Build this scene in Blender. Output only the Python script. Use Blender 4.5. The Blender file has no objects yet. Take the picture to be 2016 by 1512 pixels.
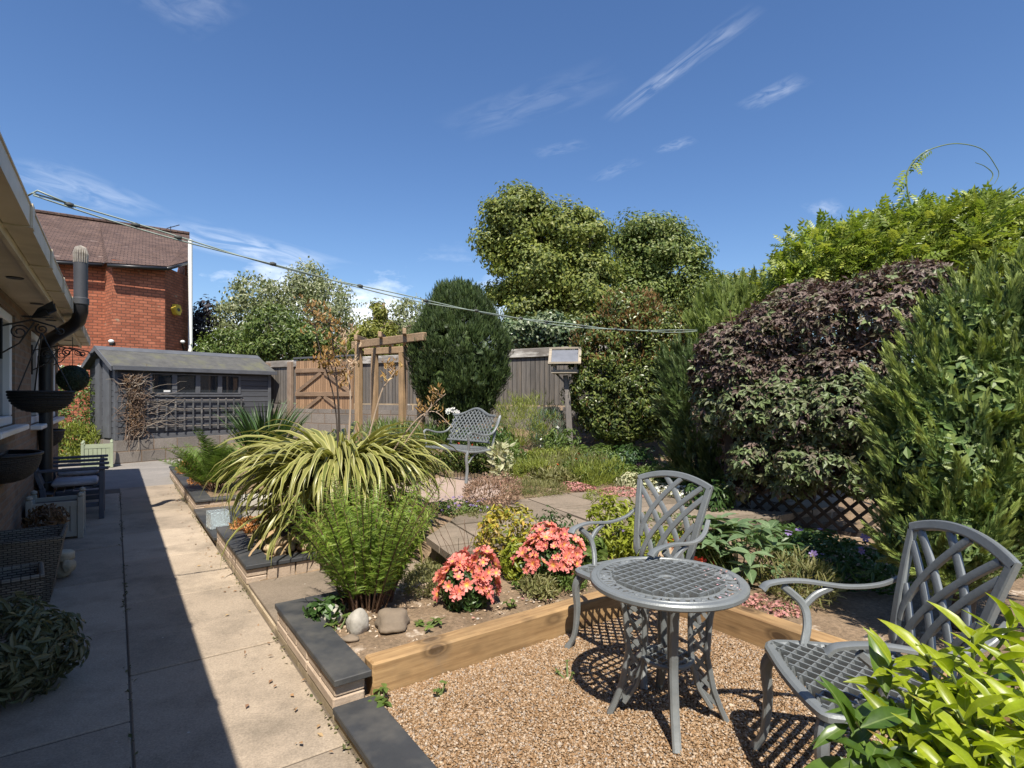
import bpy, math, random
import numpy as np
from mathutils import Vector, Matrix, Quaternion
random.seed(11)
rng = np.random.default_rng(11)
H = 1.66                      # eye height over the path
F = 1100.0
COL = bpy.context.scene.collection
pi = math.pi

def at(px, py, y):            # a point of the place that lies y metres ahead
    return Vector(((px-1008)/F*y, y, H-(py-780)/F*y))
def on(px, py, z):            # the point of the level z seen there
    y = (H-z)*F/(py-780)
    return Vector(((px-1008)/F*y, y, z))
UX, UY = -.579, .815          # along the path; across it is (.815,.579)
def W(s, t, z=0.0):
    return Vector((UX*s+UY*t, UY*s-UX*t, z))
def st(x, y):
    return UX*x+UY*y, UY*x-UX*y
PATH_ROT = Matrix.Rotation(math.atan2(.579, .815), 3, 'Z')   # local x across, local y along

def sm(x, a, b):
    k = np.clip((np.asarray(x, dtype=float)-a)/(b-a), 0, 1)
    return k*k*(3-2*k)

def tag(o, label=None, cat=None, group=None, kind=None):
    if label: o['label'] = label
    if cat: o['category'] = cat
    if group: o['group'] = group
    if kind: o['kind'] = kind
    return o

def empty(name, loc, rz=0, label=None, cat=None, group=None):
    o = bpy.data.objects.new(name, None)
    COL.objects.link(o)
    o.location = loc
    o.rotation_euler = (0, 0, rz)
    o.empty_display_size = .1
    return tag(o, label, cat, group)

def copy_tree(o, parent=None):
    c = o.copy()
    COL.objects.link(c)
    if parent is not None: c.parent = parent
    for ch in list(o.children): copy_tree(ch, c)
    return c

# ---------------------------------------------------------------- meshes
def raw_mesh(name, V, lens, idx, mat, parent=None, smooth=False, uv=None):
    me = bpy.data.meshes.new(name)
    V = np.asarray(V, dtype=np.float32)
    idx = np.asarray(idx, dtype=np.int32); lens = np.asarray(lens, dtype=np.int32)
    me.vertices.add(len(V)); me.vertices.foreach_set('co', V.ravel())
    me.loops.add(len(idx)); me.loops.foreach_set('vertex_index', idx)
    me.polygons.add(len(lens))
    st_ = np.zeros(len(lens), dtype=np.int32); st_[1:] = np.cumsum(lens)[:-1]
    me.polygons.foreach_set('loop_start', st_)
    me.update(calc_edges=True)
    me.polygons.foreach_set('use_smooth', np.full(len(lens), bool(smooth)))
    if uv is not None:
        l = me.uv_layers.new(name='UVMap')
        l.data.foreach_set('uv', np.asarray(uv, dtype=np.float32).ravel())
    if mat: me.materials.append(mat)
    o = bpy.data.objects.new(name, me)
    COL.objects.link(o)
    if parent is not None: o.parent = parent
    return o

def sect(n, sq):
    out = []
    for k in range(n):
        a = 2*pi*(k+.5)/n
        c, s = math.cos(a), math.sin(a)
        e = 2/sq
        out.append((math.copysign(abs(c)**e, c), math.copysign(abs(s)**e, s)))
    return out

class MB:
    def __init__(self): self.v = []; self.f = []
    def add(self, vs, fs, M=None, o=None):
        b = len(self.v)
        for p in vs:
            p = Vector(p)
            if M is not None: p = M @ p
            if o is not None: p = p+Vector(o)
            self.v.append(p)
        self.f += [[b+i for i in f] for f in fs]
        return self
    def box(self, c, d, M=None, bev=0.0):
        hx, hy, hz = d[0]/2, d[1]/2, d[2]/2
        if bev <= 0:
            vs = [(x*hx, y*hy, z*hz) for z in (-1, 1) for x, y in ((-1,-1),(1,-1),(1,1),(-1,1))]
            fs = [[3,2,1,0],[4,5,6,7],[0,1,5,4],[1,2,6,5],[2,3,7,6],[3,0,4,7]]
        else:
            b = min(bev, hx*.9, hy*.9, hz*.9)
            vs = []; key = {}
            for sx in (-1,1):
                for sy in (-1,1):
                    for sz in (-1,1):
                        for ax in range(3):
                            p = [sx*(hx-b), sy*(hy-b), sz*(hz-b)]
                            p[ax] = (sx*hx, sy*hy, sz*hz)[ax]
                            key[(sx,sy,sz,ax)] = len(vs); vs.append(tuple(p))
            fs = []
            def K(s, ax): return key[(s[0],s[1],s[2],ax)]
            for ax in range(3):
                a, c_ = [(1,2),(2,0),(0,1)][ax]
                for sg in (-1,1):
                    q = []
                    for (u, w) in ((-1,-1),(1,-1),(1,1),(-1,1)):
                        s = [0,0,0]; s[ax] = sg; s[a] = u; s[c_] = w
                        q.append(K(s, ax))
                    fs.append(q if sg > 0 else q[::-1])
                for u in (-1,1):                       # edges along ax
                    for w in (-1,1):
                        s0 = [0,0,0]; s0[ax] = -1; s0[a] = u; s0[c_] = w
                        s1 = list(s0); s1[ax] = 1
                        q = [K(s0,a), K(s1,a), K(s1,c_), K(s0,c_)]
                        fs.append(q if u*w < 0 else q[::-1])
            for sx in (-1,1):
                for sy in (-1,1):
                    for sz in (-1,1):
                        q = [key[(sx,sy,sz,k)] for k in range(3)]
                        fs.append(q if sx*sy*sz > 0 else q[::-1])
        return self.add(vs, fs, M, c)
    def bar(self, a, b, w, h, up=(0,0,1), bev=0.0):     # a straight bar from a to b
        a, b = Vector(a), Vector(b)
        y = (b-a); L = y.length; y.normalize()
        x = y.cross(Vector(up))
        if x.length < 1e-4: x = y.cross(Vector((1,0,0)))
        x.normalize(); z = x.cross(y)
        M = Matrix((x, y, z)).transposed()
        return self.box((a+b)/2, (w, L, h), M, bev)
    def sweep(self, pts, w, h=None, up=(0,0,1), n=8, sq=2.0, cap=True, closed=False):
        pts = [Vector(p) for p in pts]; m = len(pts)
        W_ = w if hasattr(w, '__len__') else [w]*m
        H_ = W_ if h is None else (h if hasattr(h, '__len__') else [h]*m)
        sc = sect(n, sq); b = len(self.v); upv = Vector(up); ps = None
        for i, p in enumerate(pts):
            if closed: t = pts[(i+1)%m]-pts[i-1]
            else: t = pts[min(i+1,m-1)]-pts[max(i-1,0)]
            t.normalize()
            s = t.cross(upv)
            if s.length < .05: s = ps.copy() if ps is not None else t.cross(Vector((.3,1,.1)))
            s.normalize(); nn = s.cross(t); ps = s
            for (cx, cy) in sc: self.v.append(p+s*(cx*W_[i]/2)+nn*(cy*H_[i]/2))
        R = m if closed else m-1
        for i in range(R):
            for k in range(n):
                k2 = (k+1) % n; j = (i+1) % m
                self.f.append([b+i*n+k, b+i*n+k2, b+j*n+k2, b+j*n+k])
        if cap and not closed:
            self.f.append([b+k for k in range(n)][::-1])
            self.f.append([b+(m-1)*n+k for k in range(n)])
        return self
    def lathe(self, prof, c=(0,0,0), n=24, M=None, cap=True):
        vs = []; fs = []
        for (r, z) in prof:
            for k in range(n):
                a = 2*pi*k/n; vs.append((r*math.cos(a), r*math.sin(a), z))
        for i in range(len(prof)-1):
            for k in range(n):
                k2 = (k+1) % n
                fs.append([i*n+k, i*n+k2, (i+1)*n+k2, (i+1)*n+k])
        if cap:
            fs.append([k for k in range(n)][::-1]); fs.append([(len(prof)-1)*n+k for k in range(n)])
        return self.add(vs, fs, M, c)
    def prism(self, poly, z0, z1):                     # horizontal polygon pushed upward
        n = len(poly)
        vs = [(p[0], p[1], z0) for p in poly]+[(p[0], p[1], z1) for p in poly]
        fs = [list(range(n))[::-1], [n+i for i in range(n)]]+[[i, (i+1)%n, n+(i+1)%n, n+i] for i in range(n)]
        return self.add(vs, fs)
    def slab(self, poly3, th):                         # any planar polygon with a thickness
        P = [Vector(p) for p in poly3]; n = len(P)
        nn = Vector((0,0,0))
        for i in range(n): nn += (P[i]-P[0]).cross(P[(i+1)%n]-P[0])
        nn.normalize()
        vs = P+[p-nn*th for p in P]
        fs = [list(range(n)), [n+i for i in range(n)][::-1]]+[[(i+1)%n, i, n+i, n+(i+1)%n] for i in range(n)]
        return self.add(vs, fs)
    def rock(self, c, r, M=None, seed=0, lat=11, lon=16, rough=.18):
        R = random.Random(seed)
        ph = [R.uniform(0,6.28) for _ in range(6)]; fr = [R.uniform(1,3) for _ in range(6)]
        vs = []; fs = []
        for i in range(lat+1):
            th = pi*i/lat
            for k in range(lon):
                a = 2*pi*k/lon
                d = Vector((math.sin(th)*math.cos(a), math.sin(th)*math.sin(a), math.cos(th)))
                w = 1+rough*(math.sin(fr[0]*d.x*2+ph[0])+math.sin(fr[1]*d.y*2+ph[1])+math.sin(fr[2]*d.z*2+ph[2])+.5*math.sin(fr[3]*3*d.x+fr[4]*3*d.y+ph[3])+.4*math.sin(fr[5]*5*d.z+5*d.x+ph[4]))/2
                vs.append((d.x*r[0]*w, d.y*r[1]*w, d.z*r[2]*w))
        for i in range(lat):
            for k in range(lon):
                k2 = (k+1)%lon
                fs.append([i*lon+k, (i+1)*lon+k, (i+1)*lon+k2, i*lon+k2])
        return self.add(vs, fs, M, c)
    def build(self, name, mat, parent=None, smooth=False, auto=None):
        V = [tuple(p) for p in self.v]
        lens = [len(f) for f in self.f]; idx = [i for f in self.f for i in f]
        uv = []
        up = Vector((0,0,1))
        for f in self.f:
            a = self.v[f[0]]; nn = Vector((0,0,0))
            for i in range(1, len(f)-1): nn += (self.v[f[i]]-a).cross(self.v[f[i+1]]-a)
            if nn.length > 1e-12: nn.normalize()
            t = up.cross(nn)
            if t.length < .05: t = Vector((1,0,0))
            t.normalize(); q = nn.cross(t)
            for i in f: uv += [self.v[i].dot(t), self.v[i].dot(q)]
        o = raw_mesh(name, V, lens, idx, mat, parent, smooth, uv)
        if smooth and auto is not None:
            o.data.set_sharp_from_angle(angle=math.radians(auto))
        return o

def pb(mb, name, mat, parent, **kw):                      # build in world space under a parent that stands at its base
    o = mb.build(name, mat, None, **kw); o.parent = parent
    l = Vector(parent.location); pp = parent.parent
    r = parent.rotation_euler.z
    M = Matrix.Translation(l) @ Matrix.Rotation(r, 4, 'Z')
    if parent.type == 'MESH': return o
    while pp is not None:
        M = (Matrix.Translation(pp.location) @ Matrix.Rotation(pp.rotation_euler.z, 4, 'Z')) @ M; pp = pp.parent
    o.matrix_parent_inverse = M.inverted()
    return o

# ---------------------------------------------------------------- leaves
def T(vs, fs):
    return np.array(vs, dtype=float), fs
T_LEAF = T([(0,0,0),(.28,-.42,.07),(.28,0,-.02),(.28,.42,.07),(.65,-.36,.04),(.65,0,-.05),(.65,.36,.04),(1,0,-.13)],
           [[0,2,1],[0,3,2],[1,2,5,4],[2,3,6,5],[4,5,7],[5,6,7]])
T_QUAD = T([(0,0,0),(.5,-.5,.09),(1,0,-.05),(.5,.5,.09)], [[0,2,1],[0,3,2]])
T_BLADE = T([(0,-.5,0),(0,.5,0),(.4,-.42,.05),(.4,.42,.05),(.75,-.28,.0),(.75,.28,.0),(1,0,-.12)],
            [[0,1,3,2],[2,3,5,4],[4,5,6]])
def lance():
    st_ = ((0,0,0),(.12,.2,-.0),(.3,.44,-.02),(.5,.5,-.06),(.68,.4,-.13),(.85,.2,-.22),(1,0,-.33))
    vs = []; 
    for (x, w, z) in st_:
        if w == 0: vs.append((x,0,z))
        else: vs += [(x,-w,z+.12*w),(x,0,z-.02),(x,w,z+.12*w)]
    fs = [[0,2,1],[0,3,2]]
    for i in range(4):
        a = 1+3*i; b = a+3; fs += [[a,a+1,b+1,b],[a+1,a+2,b+2,b+1]]
    fs += [[13,14,16],[14,15,16]]
    return T(vs, fs)
T_LANCE = lance()
def feather(n, taper=1.0, lean=.5):
    vs = [(i/n, 0, -.12*(i/n)**2) for i in range(n+1)]; fs = []
    for i in range(n):
        x = (i+.4)/n
        w = .5*(1-x)**.8*taper+.06 if i else .42
        for s in (-1, 1):
            vs.append((min(i/n+lean/n+.25*w, 1.02), s*w, .05*w-.12*x*x))
            k = len(vs)-1
            fs.append([i, i+1, k] if s > 0 else [i, k, i+1])
    return T(vs, fs)
T_FEATHER = feather(6)
T_PINNA = feather(8, .8)
def flower(k, yc=.35):
    vs = [(0,0,0)]; fs = []
    for i in range(k):
        a = 2*pi*i/k; da = pi/k*.95
        for (r, an, z) in ((.55, a-da, .26), (.97, a-da*.5, .38), (.97, a+da*.5, .38), (.55, a+da, .26)):
            vs.append((r*math.cos(an), r*math.sin(an), z))
        b = 1+4*i; fs += [[0, b, b+1, b+2], [0, b+2, b+3]]
    return T(vs, fs)
T_FLOWER = flower(6)
def trifol():
    vs = [(0,0,0)]; fs = []
    for an, l in ((0,1.0),(1.15,.8),(-1.15,.8)):
        c, s = math.cos(an), math.sin(an)
        b = len(vs)
        for (x, y, z) in ((.3,-.02,-.02),(.5,-.23,.05),(.55,0,-.04),(.5,.23,.05),(1.05,0,-.16)):
            vs.append(((x*c-y*s)*l, (x*s+y*c)*l, z*l))
        fs += [[0, b+2, b+1], [0, b+3, b+2], [b+1, b+2, b+4], [b+2, b+3, b+4]]
    return T(vs, fs)
T_TRI = trifol()
def pinnate(n=5):
    vs = [(i/n, 0, -.3*(i/n)**2) for i in range(n+1)]; fs = []
    for i in range(1, n+1):
        for s in (-1, 1):
            a = 1.0; l = .4*(1-.35*i/n); w = .08
            bx, bz = i/n, -.3*(i/n)**2
            c, q = math.cos(a), s*math.sin(a)
            b = len(vs)
            vs += [(bx+.45*l*c+w*q, .45*l*q-w*c*s*0-w*c, bz-.06), (bx+l*c, l*q, bz-.2*l-.05), (bx+.45*l*c-w*q, .45*l*q+w*c, bz-.06)]
            fs.append([i, b, b+1, b+2] if s > 0 else [i, b, b+1, b+2])
    b = len(vs); vs += [(1.15,-.06,-.35),(1.38,0,-.5),(1.15,.06,-.35)]; fs.append([n, b, b+1, b+2])
    for i in range(n):
        b = len(vs); vs += [(i/n,.012,-.3*(i/n)**2),((i+1)/n,.012,-.3*((i+1)/n)**2)]
        fs.append([i, i+1, b+1, b])
    return T(vs, fs)
T_PINNATE = pinnate()

def nz(a):
    return a/np.maximum(np.linalg.norm(a, axis=-1, keepdims=True), 1e-9)
Z = np.array([0,0,1.0])

def emit(name, tm, P, A, N, L, wd, mat, parent=None, smooth=False):
    tv, tf = tm
    n = len(P)
    A = nz(A); N = N-A*np.sum(N*A, axis=1, keepdims=True); N = nz(N)
    B = np.cross(N, A)
    L = np.broadcast_to(np.asarray(L, dtype=float), (n,)); wd = np.broadcast_to(np.asarray(wd, dtype=float), (n,))
    V = P[:,None,:]+L[:,None,None]*(tv[None,:,0:1]*A[:,None,:]+(tv[None,:,1:2]*wd[:,None,None])*B[:,None,:]+tv[None,:,2:3]*N[:,None,:])
    fl = np.array([i for f in tf for i in f]); ln = np.array([len(f) for f in tf])
    idx = (np.arange(n)[:,None]*len(tv)+fl[None,:]).ravel()
    lens = np.tile(ln, n)
    uv = np.tile(np.stack([tv[fl,0], tv[fl,1]+.5], axis=1), (n,1))
    return raw_mesh(name, V.reshape(-1,3), lens, idx, mat, parent, smooth, uv)

def sph(n):
    return nz(rng.normal(size=(n,3)))

def shell(blobs, n, inner=.8, cull=.72, half=False):
    b = np.array(blobs, dtype=float)                   # cx cy cz rx ry rz
    area = (b[:,3]*b[:,4]+b[:,3]*b[:,5]+b[:,4]*b[:,5]); pr = area/area.sum()
    Ps = []; Ns = []; got = 0
    while got < n:
        m = int((n-got)*1.5)+16
        k = rng.choice(len(b), m, p=pr); d = sph(m)
        r = inner+(1-inner)*rng.random(m)**.6
        P = b[k,:3]+d*b[k,3:]*r[:,None]
        N = nz(d/b[k,3:])
        ok = np.ones(m, dtype=bool)
        for j in range(len(b)):
            q = np.linalg.norm((P-b[j,:3])/b[j,3:], axis=1)
            ok &= (q > cull) | (k == j)
        if half: ok &= (N[:,1] < .45)
        Ps.append(P[ok]); Ns.append(N[ok]); got += ok.sum()
    return np.concatenate(Ps)[:n], np.concatenate(Ns)[:n]

def clumps(blobs, nc, per, cr, inner=.78, cull=.7, flat=.7, half=False):
    C, N = shell(blobs, nc, inner, cull, half)
    cr = cr*(.6+.8*rng.random(nc))
    d = sph(nc*per).reshape(nc, per, 3)
    r = rng.random((nc, per))**.45
    off = d*r[:,:,None]*cr[:,None,None]
    off[:,:,2] *= flat
    P = (C[:,None,:]+off).reshape(-1,3)
    NN = nz(.75*d+.55*N[:,None,:]+.2*Z).reshape(-1,3)
    return P, NN, C, N

def tang(N, droop=.3, rand=1.0):
    A = np.cross(N, sph(len(N))); A = nz(A)*rand-droop*Z
    return A
def jit(N, k=.5, up=.3):
    return nz(N+k*rng.normal(size=N.shape)*.6+up*Z)
def size(n, a, b):
    return a+(b-a)*rng.random(n)

def blob(px, py, y, rpx, rpz, ry):                     # an ellipsoid seen there
    p = at(px, py, y)
    return (p.x, p.y, p.z, rpx/F*y, ry, rpz/F*y)

# ---------------------------------------------------------------- materials
MATS = {}
def nodes(name):
    m = bpy.data.materials.new(name); m.use_nodes = True
    nt = m.node_tree; nt.nodes.clear()
    out = nt.nodes.new('ShaderNodeOutputMaterial')
    MATS[name] = m
    return m, nt, out
def nd(nt, typ, **kw):
    n = nt.nodes.new('ShaderNode'+typ)
    for k, v in kw.items():
        if k in n.inputs.keys(): n.inputs[k].default_value = v
        else: setattr(n, k, v)
    return n
def ramp(nt, stops, fac, interp='LINEAR'):
    r = nt.nodes.new('ShaderNodeValToRGB')
    r.color_ramp.interpolation = interp
    while len(r.color_ramp.elements) < len(stops): r.color_ramp.elements.new(.5)
    for e, (p, c) in zip(r.color_ramp.elements, stops):
        e.position = p; e.color = (*c, 1)
    nt.links.new(fac, r.inputs['Fac'])
    return r
def mixc(nt, a, b, fac, mode='MIX'):
    m = nt.nodes.new('ShaderNodeMix'); m.data_type = 'RGBA'; m.blend_type = mode
    if hasattr(fac, 'is_linked') or hasattr(fac, 'node'): nt.links.new(fac, m.inputs[0])
    else: m.inputs[0].default_value = fac
    for i, x in ((6, a), (7, b)):
        if hasattr(x, 'node'): nt.links.new(x, m.inputs[i])
        else: m.inputs[i].default_value = (*x, 1)
    return m.outputs[2]
def bump(nt, h, strength=.3, dist=.01, prev=None):
    b = nd(nt, 'Bump', Strength=strength, Distance=dist)
    nt.links.new(h, b.inputs['Height'])
    if prev is not None: nt.links.new(prev, b.inputs['Normal'])
    return b.outputs['Normal']
def noise_t(nt, vec, scale, detail=4, rough=.55):
    n = nd(nt, 'TexNoise', Scale=scale, Detail=detail, Roughness=rough)
    if vec is not None: nt.links.new(vec, n.inputs['Vector'])
    return n
def coord(nt, which='Object', scale=None, rot=None):
    c = nt.nodes.new('ShaderNodeTexCoord'); o = c.outputs[which]
    if scale is not None or rot is not None:
        m = nt.nodes.new('ShaderNodeMapping')
        if scale is not None: m.inputs['Scale'].default_value = scale
        if rot is not None: m.inputs['Rotation'].default_value = rot
        nt.links.new(o, m.inputs['Vector']); o = m.outputs['Vector']
    return o
def finish(nt, out, col, rough=.6, nrm=None, metal=0, spec=.5):
    p = nd(nt, 'BsdfPrincipled')
    if hasattr(col, 'node'): nt.links.new(col, p.inputs['Base Color'])
    else: p.inputs['Base Color'].default_value = (*col, 1)
    if hasattr(rough, 'node'): nt.links.new(rough, p.inputs['Roughness'])
    else: p.inputs['Roughness'].default_value = rough
    p.inputs['Metallic'].default_value = metal
    p.inputs['Specular IOR Level'].default_value = spec
    if nrm is not None: nt.links.new(nrm, p.inputs['Normal'])
    nt.links.new(p.outputs[0], out.inputs['Surface'])
    return p

def m_plain(name, a, b=None, rough=.6, sc=6, bs=.15, bsc=40, metal=0, spec=.5, stretch=None, dirt=None):
    m, nt, out = nodes(name)
    v = coord(nt, 'Object', stretch)
    b = b or tuple(x*.75 for x in a)
    n1 = noise_t(nt, v, sc, 6, .62)
    c = ramp(nt, [(.3, b), (.7, a)], n1.outputs['Fac']).outputs['Color']
    if dirt:
        n3 = noise_t(nt, v, sc*.35, 5, .7)
        r = ramp(nt, [(.5, (0,0,0)), (.68, (1,1,1))], n3.outputs['Fac'])
        c = mixc(nt, c, dirt, r.outputs['Color'])
    n2 = noise_t(nt, v, bsc, 5, .6)
    finish(nt, out, c, rough, bump(nt, n2.outputs['Fac'], bs, .01), metal, spec)
    return m

def nd_half(nt, o):
    m = nd(nt, 'Math', operation='MULTIPLY'); m.inputs[1].default_value = .66; nt.links.new(o, m.inputs[0]); return m.outputs[0]
def m_leaf(name, cols, trans=.3, rough=.45, tcol=None, big=1.2, bigamt=.35, spec=.4, rib=None, vein=None):
    m, nt, out = nodes(name)
    g = nt.nodes.new('ShaderNodeNewGeometry')
    n = len(cols)
    c = ramp(nt, [(i/max(n-1,1), cols[i]) for i in range(n)], g.outputs['Random Per Island']).outputs['Color']
    v = coord(nt, 'Object')
    nb = noise_t(nt, v, big, 3)
    hsv = nt.nodes.new('ShaderNodeHueSaturation')
    mr = nd(nt, 'MapRange'); mr.inputs[1].default_value = .3; mr.inputs[2].default_value = .7
    mr.inputs[3].default_value = 1-bigamt; mr.inputs[4].default_value = 1+bigamt
    nt.links.new(nb.outputs['Fac'], mr.inputs[0]); nt.links.new(mr.outputs[0], hsv.inputs['Value'])
    nt.links.new(c, hsv.inputs['Color']); c = hsv.outputs['Color']
    if rib is not None:                                # margins or ribs of another colour
        uvn = nt.nodes.new('ShaderNodeUVMap'); sx = nt.nodes.new('ShaderNodeSeparateXYZ')
        nt.links.new(uvn.outputs[0], sx.inputs[0])
        a1 = nd(nt, 'Math', operation='SUBTRACT'); a1.inputs[1].default_value = .5
        nt.links.new(sx.outputs['Y'], a1.inputs[0])
        a2 = nd(nt, 'Math', operation='ABSOLUTE'); nt.links.new(a1.outputs[0], a2.inputs[0])
        r = ramp(nt, [(rib[1], (0,0,0)), (rib[2], (1,1,1))], a2.outputs[0])
        c = mixc(nt, c, rib[0], r.outputs['Color'])
    if vein is not None:                               # pale midrib, mottling and a brown tip on some leaves
        uvn = nt.nodes.new('ShaderNodeUVMap'); sx = nt.nodes.new('ShaderNodeSeparateXYZ'); nt.links.new(uvn.outputs[0], sx.inputs[0])
        a1 = nd(nt, 'Math', operation='SUBTRACT'); a1.inputs[1].default_value = .5; nt.links.new(sx.outputs['Y'], a1.inputs[0])
        a2 = nd(nt, 'Math', operation='ABSOLUTE'); nt.links.new(a1.outputs[0], a2.inputs[0])
        c = mixc(nt, c, vein, ramp(nt, [(.01,(.8,.8,.8)),(.05,(0,0,0))], a2.outputs[0]).outputs['Color'])
        nm = noise_t(nt, v, 55, 5, .65)
        c = mixc(nt, c, ramp(nt, [(.3,(.72,.74,.7)),(.7,(1.12,1.12,1.1))], nm.outputs['Fac']).outputs['Color'], 1.0, 'MULTIPLY')
        a3 = nd(nt, 'Math', operation='ADD'); nt.links.new(sx.outputs['X'], a3.inputs[0]); nt.links.new(nm.outputs['Fac'], a3.inputs[1])
        a4 = nd(nt, 'Math', operation='MULTIPLY'); nt.links.new(a3.outputs[0], a4.inputs[0])
        gr = ramp(nt, [(.55,(0,0,0)),(.6,(1,1,1))], g.outputs['Random Per Island']); nt.links.new(gr.outputs['Color'], a4.inputs[1])
        c = mixc(nt, c, (.2,.11,.03), ramp(nt, [(.0,(0,0,0)),(.96,(0,0,0)),(1.0,(.8,.8,.8))], nd_half(nt, a4.outputs[0])).outputs['Color'])
    p = nd(nt, 'BsdfPrincipled', Roughness=rough)
    p.inputs['Specular IOR Level'].default_value = spec
    nt.links.new(c, p.inputs['Base Color'])
    t = nt.nodes.new('ShaderNodeBsdfTranslucent')
    tc = mixc(nt, c, tcol or (1.0,1.0,.25), .6, 'MULTIPLY')
    gm = nt.nodes.new('ShaderNodeHueSaturation'); gm.inputs['Value'].default_value = 1.5
    nt.links.new(tc, gm.inputs['Color']); nt.links.new(gm.outputs[0], t.inputs['Color'])
    mx = nt.nodes.new('ShaderNodeMixShader'); mx.inputs[0].default_value = trans
    nt.links.new(p.outputs[0], mx.inputs[1]); nt.links.new(t.outputs[0], mx.inputs[2])
    nt.links.new(mx.outputs[0], out.inputs['Surface'])
    return m

def m_wood(name, a, b, axis='X', sc=1.0, rough=.75, knots=False, bs=.25):
    m, nt, out = nodes(name)
    s = {'X': (.9,14,14), 'Y': (14,.9,14), 'Z': (14,14,.9)}[axis]
    v = coord(nt, 'Object', tuple(q*sc for q in s))
    n1 = noise_t(nt, v, 3.0, 8, .65)
    n2 = noise_t(nt, coord(nt, 'Object'), 2.2*sc, 4, .6)
    c = ramp(nt, [(.28, b), (.5, tuple((x+y)/2 for x, y in zip(a,b))), (.72, a)], n1.outputs['Fac']).outputs['Color']
    r2 = ramp(nt, [(.35, (.72,.72,.72)), (.65, (1.08,1.06,1.04))], n2.outputs['Fac'])
    c = mixc(nt, c, r2.outputs['Color'], 1.0, 'MULTIPLY')
    h = n1.outputs['Fac']
    if knots:
        vo = nd(nt, 'TexVoronoi', Scale=1.0); vv = coord(nt, 'Object', tuple((3.0 if q < 2 else 6.0)*sc for q in s))
        nt.links.new(vv, vo.inputs['Vector'])
        rk = ramp(nt, [(.13, (1,1,1)), (.18, (.35,.35,.35)), (.22, (.7,.7,.7)), (.33, (0,0,0))], vo.outputs['Distance'])
        c = mixc(nt, c, tuple(x*.4 for x in b), rk.outputs['Color'])
        nck = noise_t(nt, coord(nt, 'Object', tuple(q*2.4*sc for q in s)), 2.0, 4, .6)
        c = mixc(nt, c, tuple(x*.3 for x in b), ramp(nt, [(.66,(0,0,0)),(.72,(.7,.7,.7))], nck.outputs['Fac']).outputs['Color'])
        nst = noise_t(nt, coord(nt, 'Object'), 3.5, 6, .7)
        c = mixc(nt, c, (.2,.15,.1), ramp(nt, [(.58,(0,0,0)),(.75,(.6,.6,.6))], nst.outputs['Fac']).outputs['Color'])
    finish(nt, out, c, rough, bump(nt, h, bs, .004))
    return m
# ================================================================ light, air, camera
sc = bpy.context.scene
SUN = Vector((-.074, .632, -1.0)).normalized()
sun = bpy.data.lights.new('sun', 'SUN'); sun.energy = 5.0; sun.angle = math.radians(.5); sun.color = (1.0,.93,.82)
so = bpy.data.objects.new('sun', sun); COL.objects.link(so); so.location = (2,-6,12)
so.rotation_euler = SUN.to_track_quat('-Z', 'Y').to_euler()
cam = bpy.data.cameras.new('camera'); co = bpy.data.objects.new('camera', cam); COL.objects.link(co)
co.location = (0,0,H); co.rotation_euler = (pi/2, 0, 0)
cam.sensor_width = 36; cam.lens = 36*F/2016; cam.shift_y = 24/2016; cam.clip_start = .05; cam.clip_end = 1500
sc.camera = co
w = bpy.data.worlds.new('World'); sc.world = w; w.use_nodes = True
nt = w.node_tree; nt.nodes.clear()
wo = nt.nodes.new('ShaderNodeOutputWorld'); bg = nt.nodes.new('ShaderNodeBackground')
sky = nt.nodes.new('ShaderNodeTexSky'); sky.sky_type = 'NISHITA'; sky.sun_disc = False
sky.sun_elevation = math.radians(57.5); sky.sun_rotation = math.atan2(.074, -.632)
sky.altitude = 0; sky.air_density = 1.0; sky.dust_density = .6; sky.ozone_density = 3.2
bg.inputs['Strength'].default_value = .092
tc = nt.nodes.new('ShaderNodeTexCoord')
sx = nt.nodes.new('ShaderNodeSeparateXYZ'); nt.links.new(tc.outputs['Generated'], sx.inputs[0])
def mth(op, a, b=None, clamp=False):
    n = nt.nodes.new('ShaderNodeMath'); n.operation = op; n.use_clamp = clamp
    for i, q in enumerate((a, b)):
        if q is None: continue
        if hasattr(q, 'node'): nt.links.new(q, n.inputs[i])
        else: n.inputs[i].default_value = q
    return n.outputs[0]
zc = mth('MAXIMUM', sx.outputs['Z'], .02)
gx = mth('DIVIDE', sx.outputs['X'], zc); gy = mth('DIVIDE', sx.outputs['Y'], zc)     # on the flat cloud layer, one unit up
def wisp(ax, ay, bx, by, wid, amt, seed):            # a streak of cirrus between two points of the layer
    L = math.hypot(bx-ax, by-ay); ux, uy = (bx-ax)/L, (by-ay)/L
    rx = mth('SUBTRACT', gx, ax); ry = mth('SUBTRACT', gy, ay)
    al = mth('ADD', mth('MULTIPLY', rx, ux), mth('MULTIPLY', ry, uy))
    ac = mth('ADD', mth('MULTIPLY', rx, -uy), mth('MULTIPLY', ry, ux))
    cv = nt.nodes.new('ShaderNodeCombineXYZ')
    nt.links.new(mth('MULTIPLY', al, 3.4/L), cv.inputs[0]); nt.links.new(mth('MULTIPLY', ac, 1.5/wid), cv.inputs[1]); cv.inputs[2].default_value = seed
    n1 = noise_t(nt, cv.outputs[0], 1.2, 6, .56); n1.inputs['Distortion'].default_value = .7
    aa = mth('MULTIPLY', mth('SUBTRACT', al, L/2), 2/L)
    ea = mth('SUBTRACT', 1.0, mth('MULTIPLY', aa, aa), True)
    cc = mth('DIVIDE', ac, wid)
    ec = mth('SUBTRACT', 1.0, mth('MULTIPLY', cc, cc), True)
    k = mth('MULTIPLY', mth('MULTIPLY', ea, ec), mth('MULTIPLY', mth('SUBTRACT', n1.outputs['Fac'], .36), 2.4, True), True)
    return mth('MULTIPLY', k, amt, True)
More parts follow.
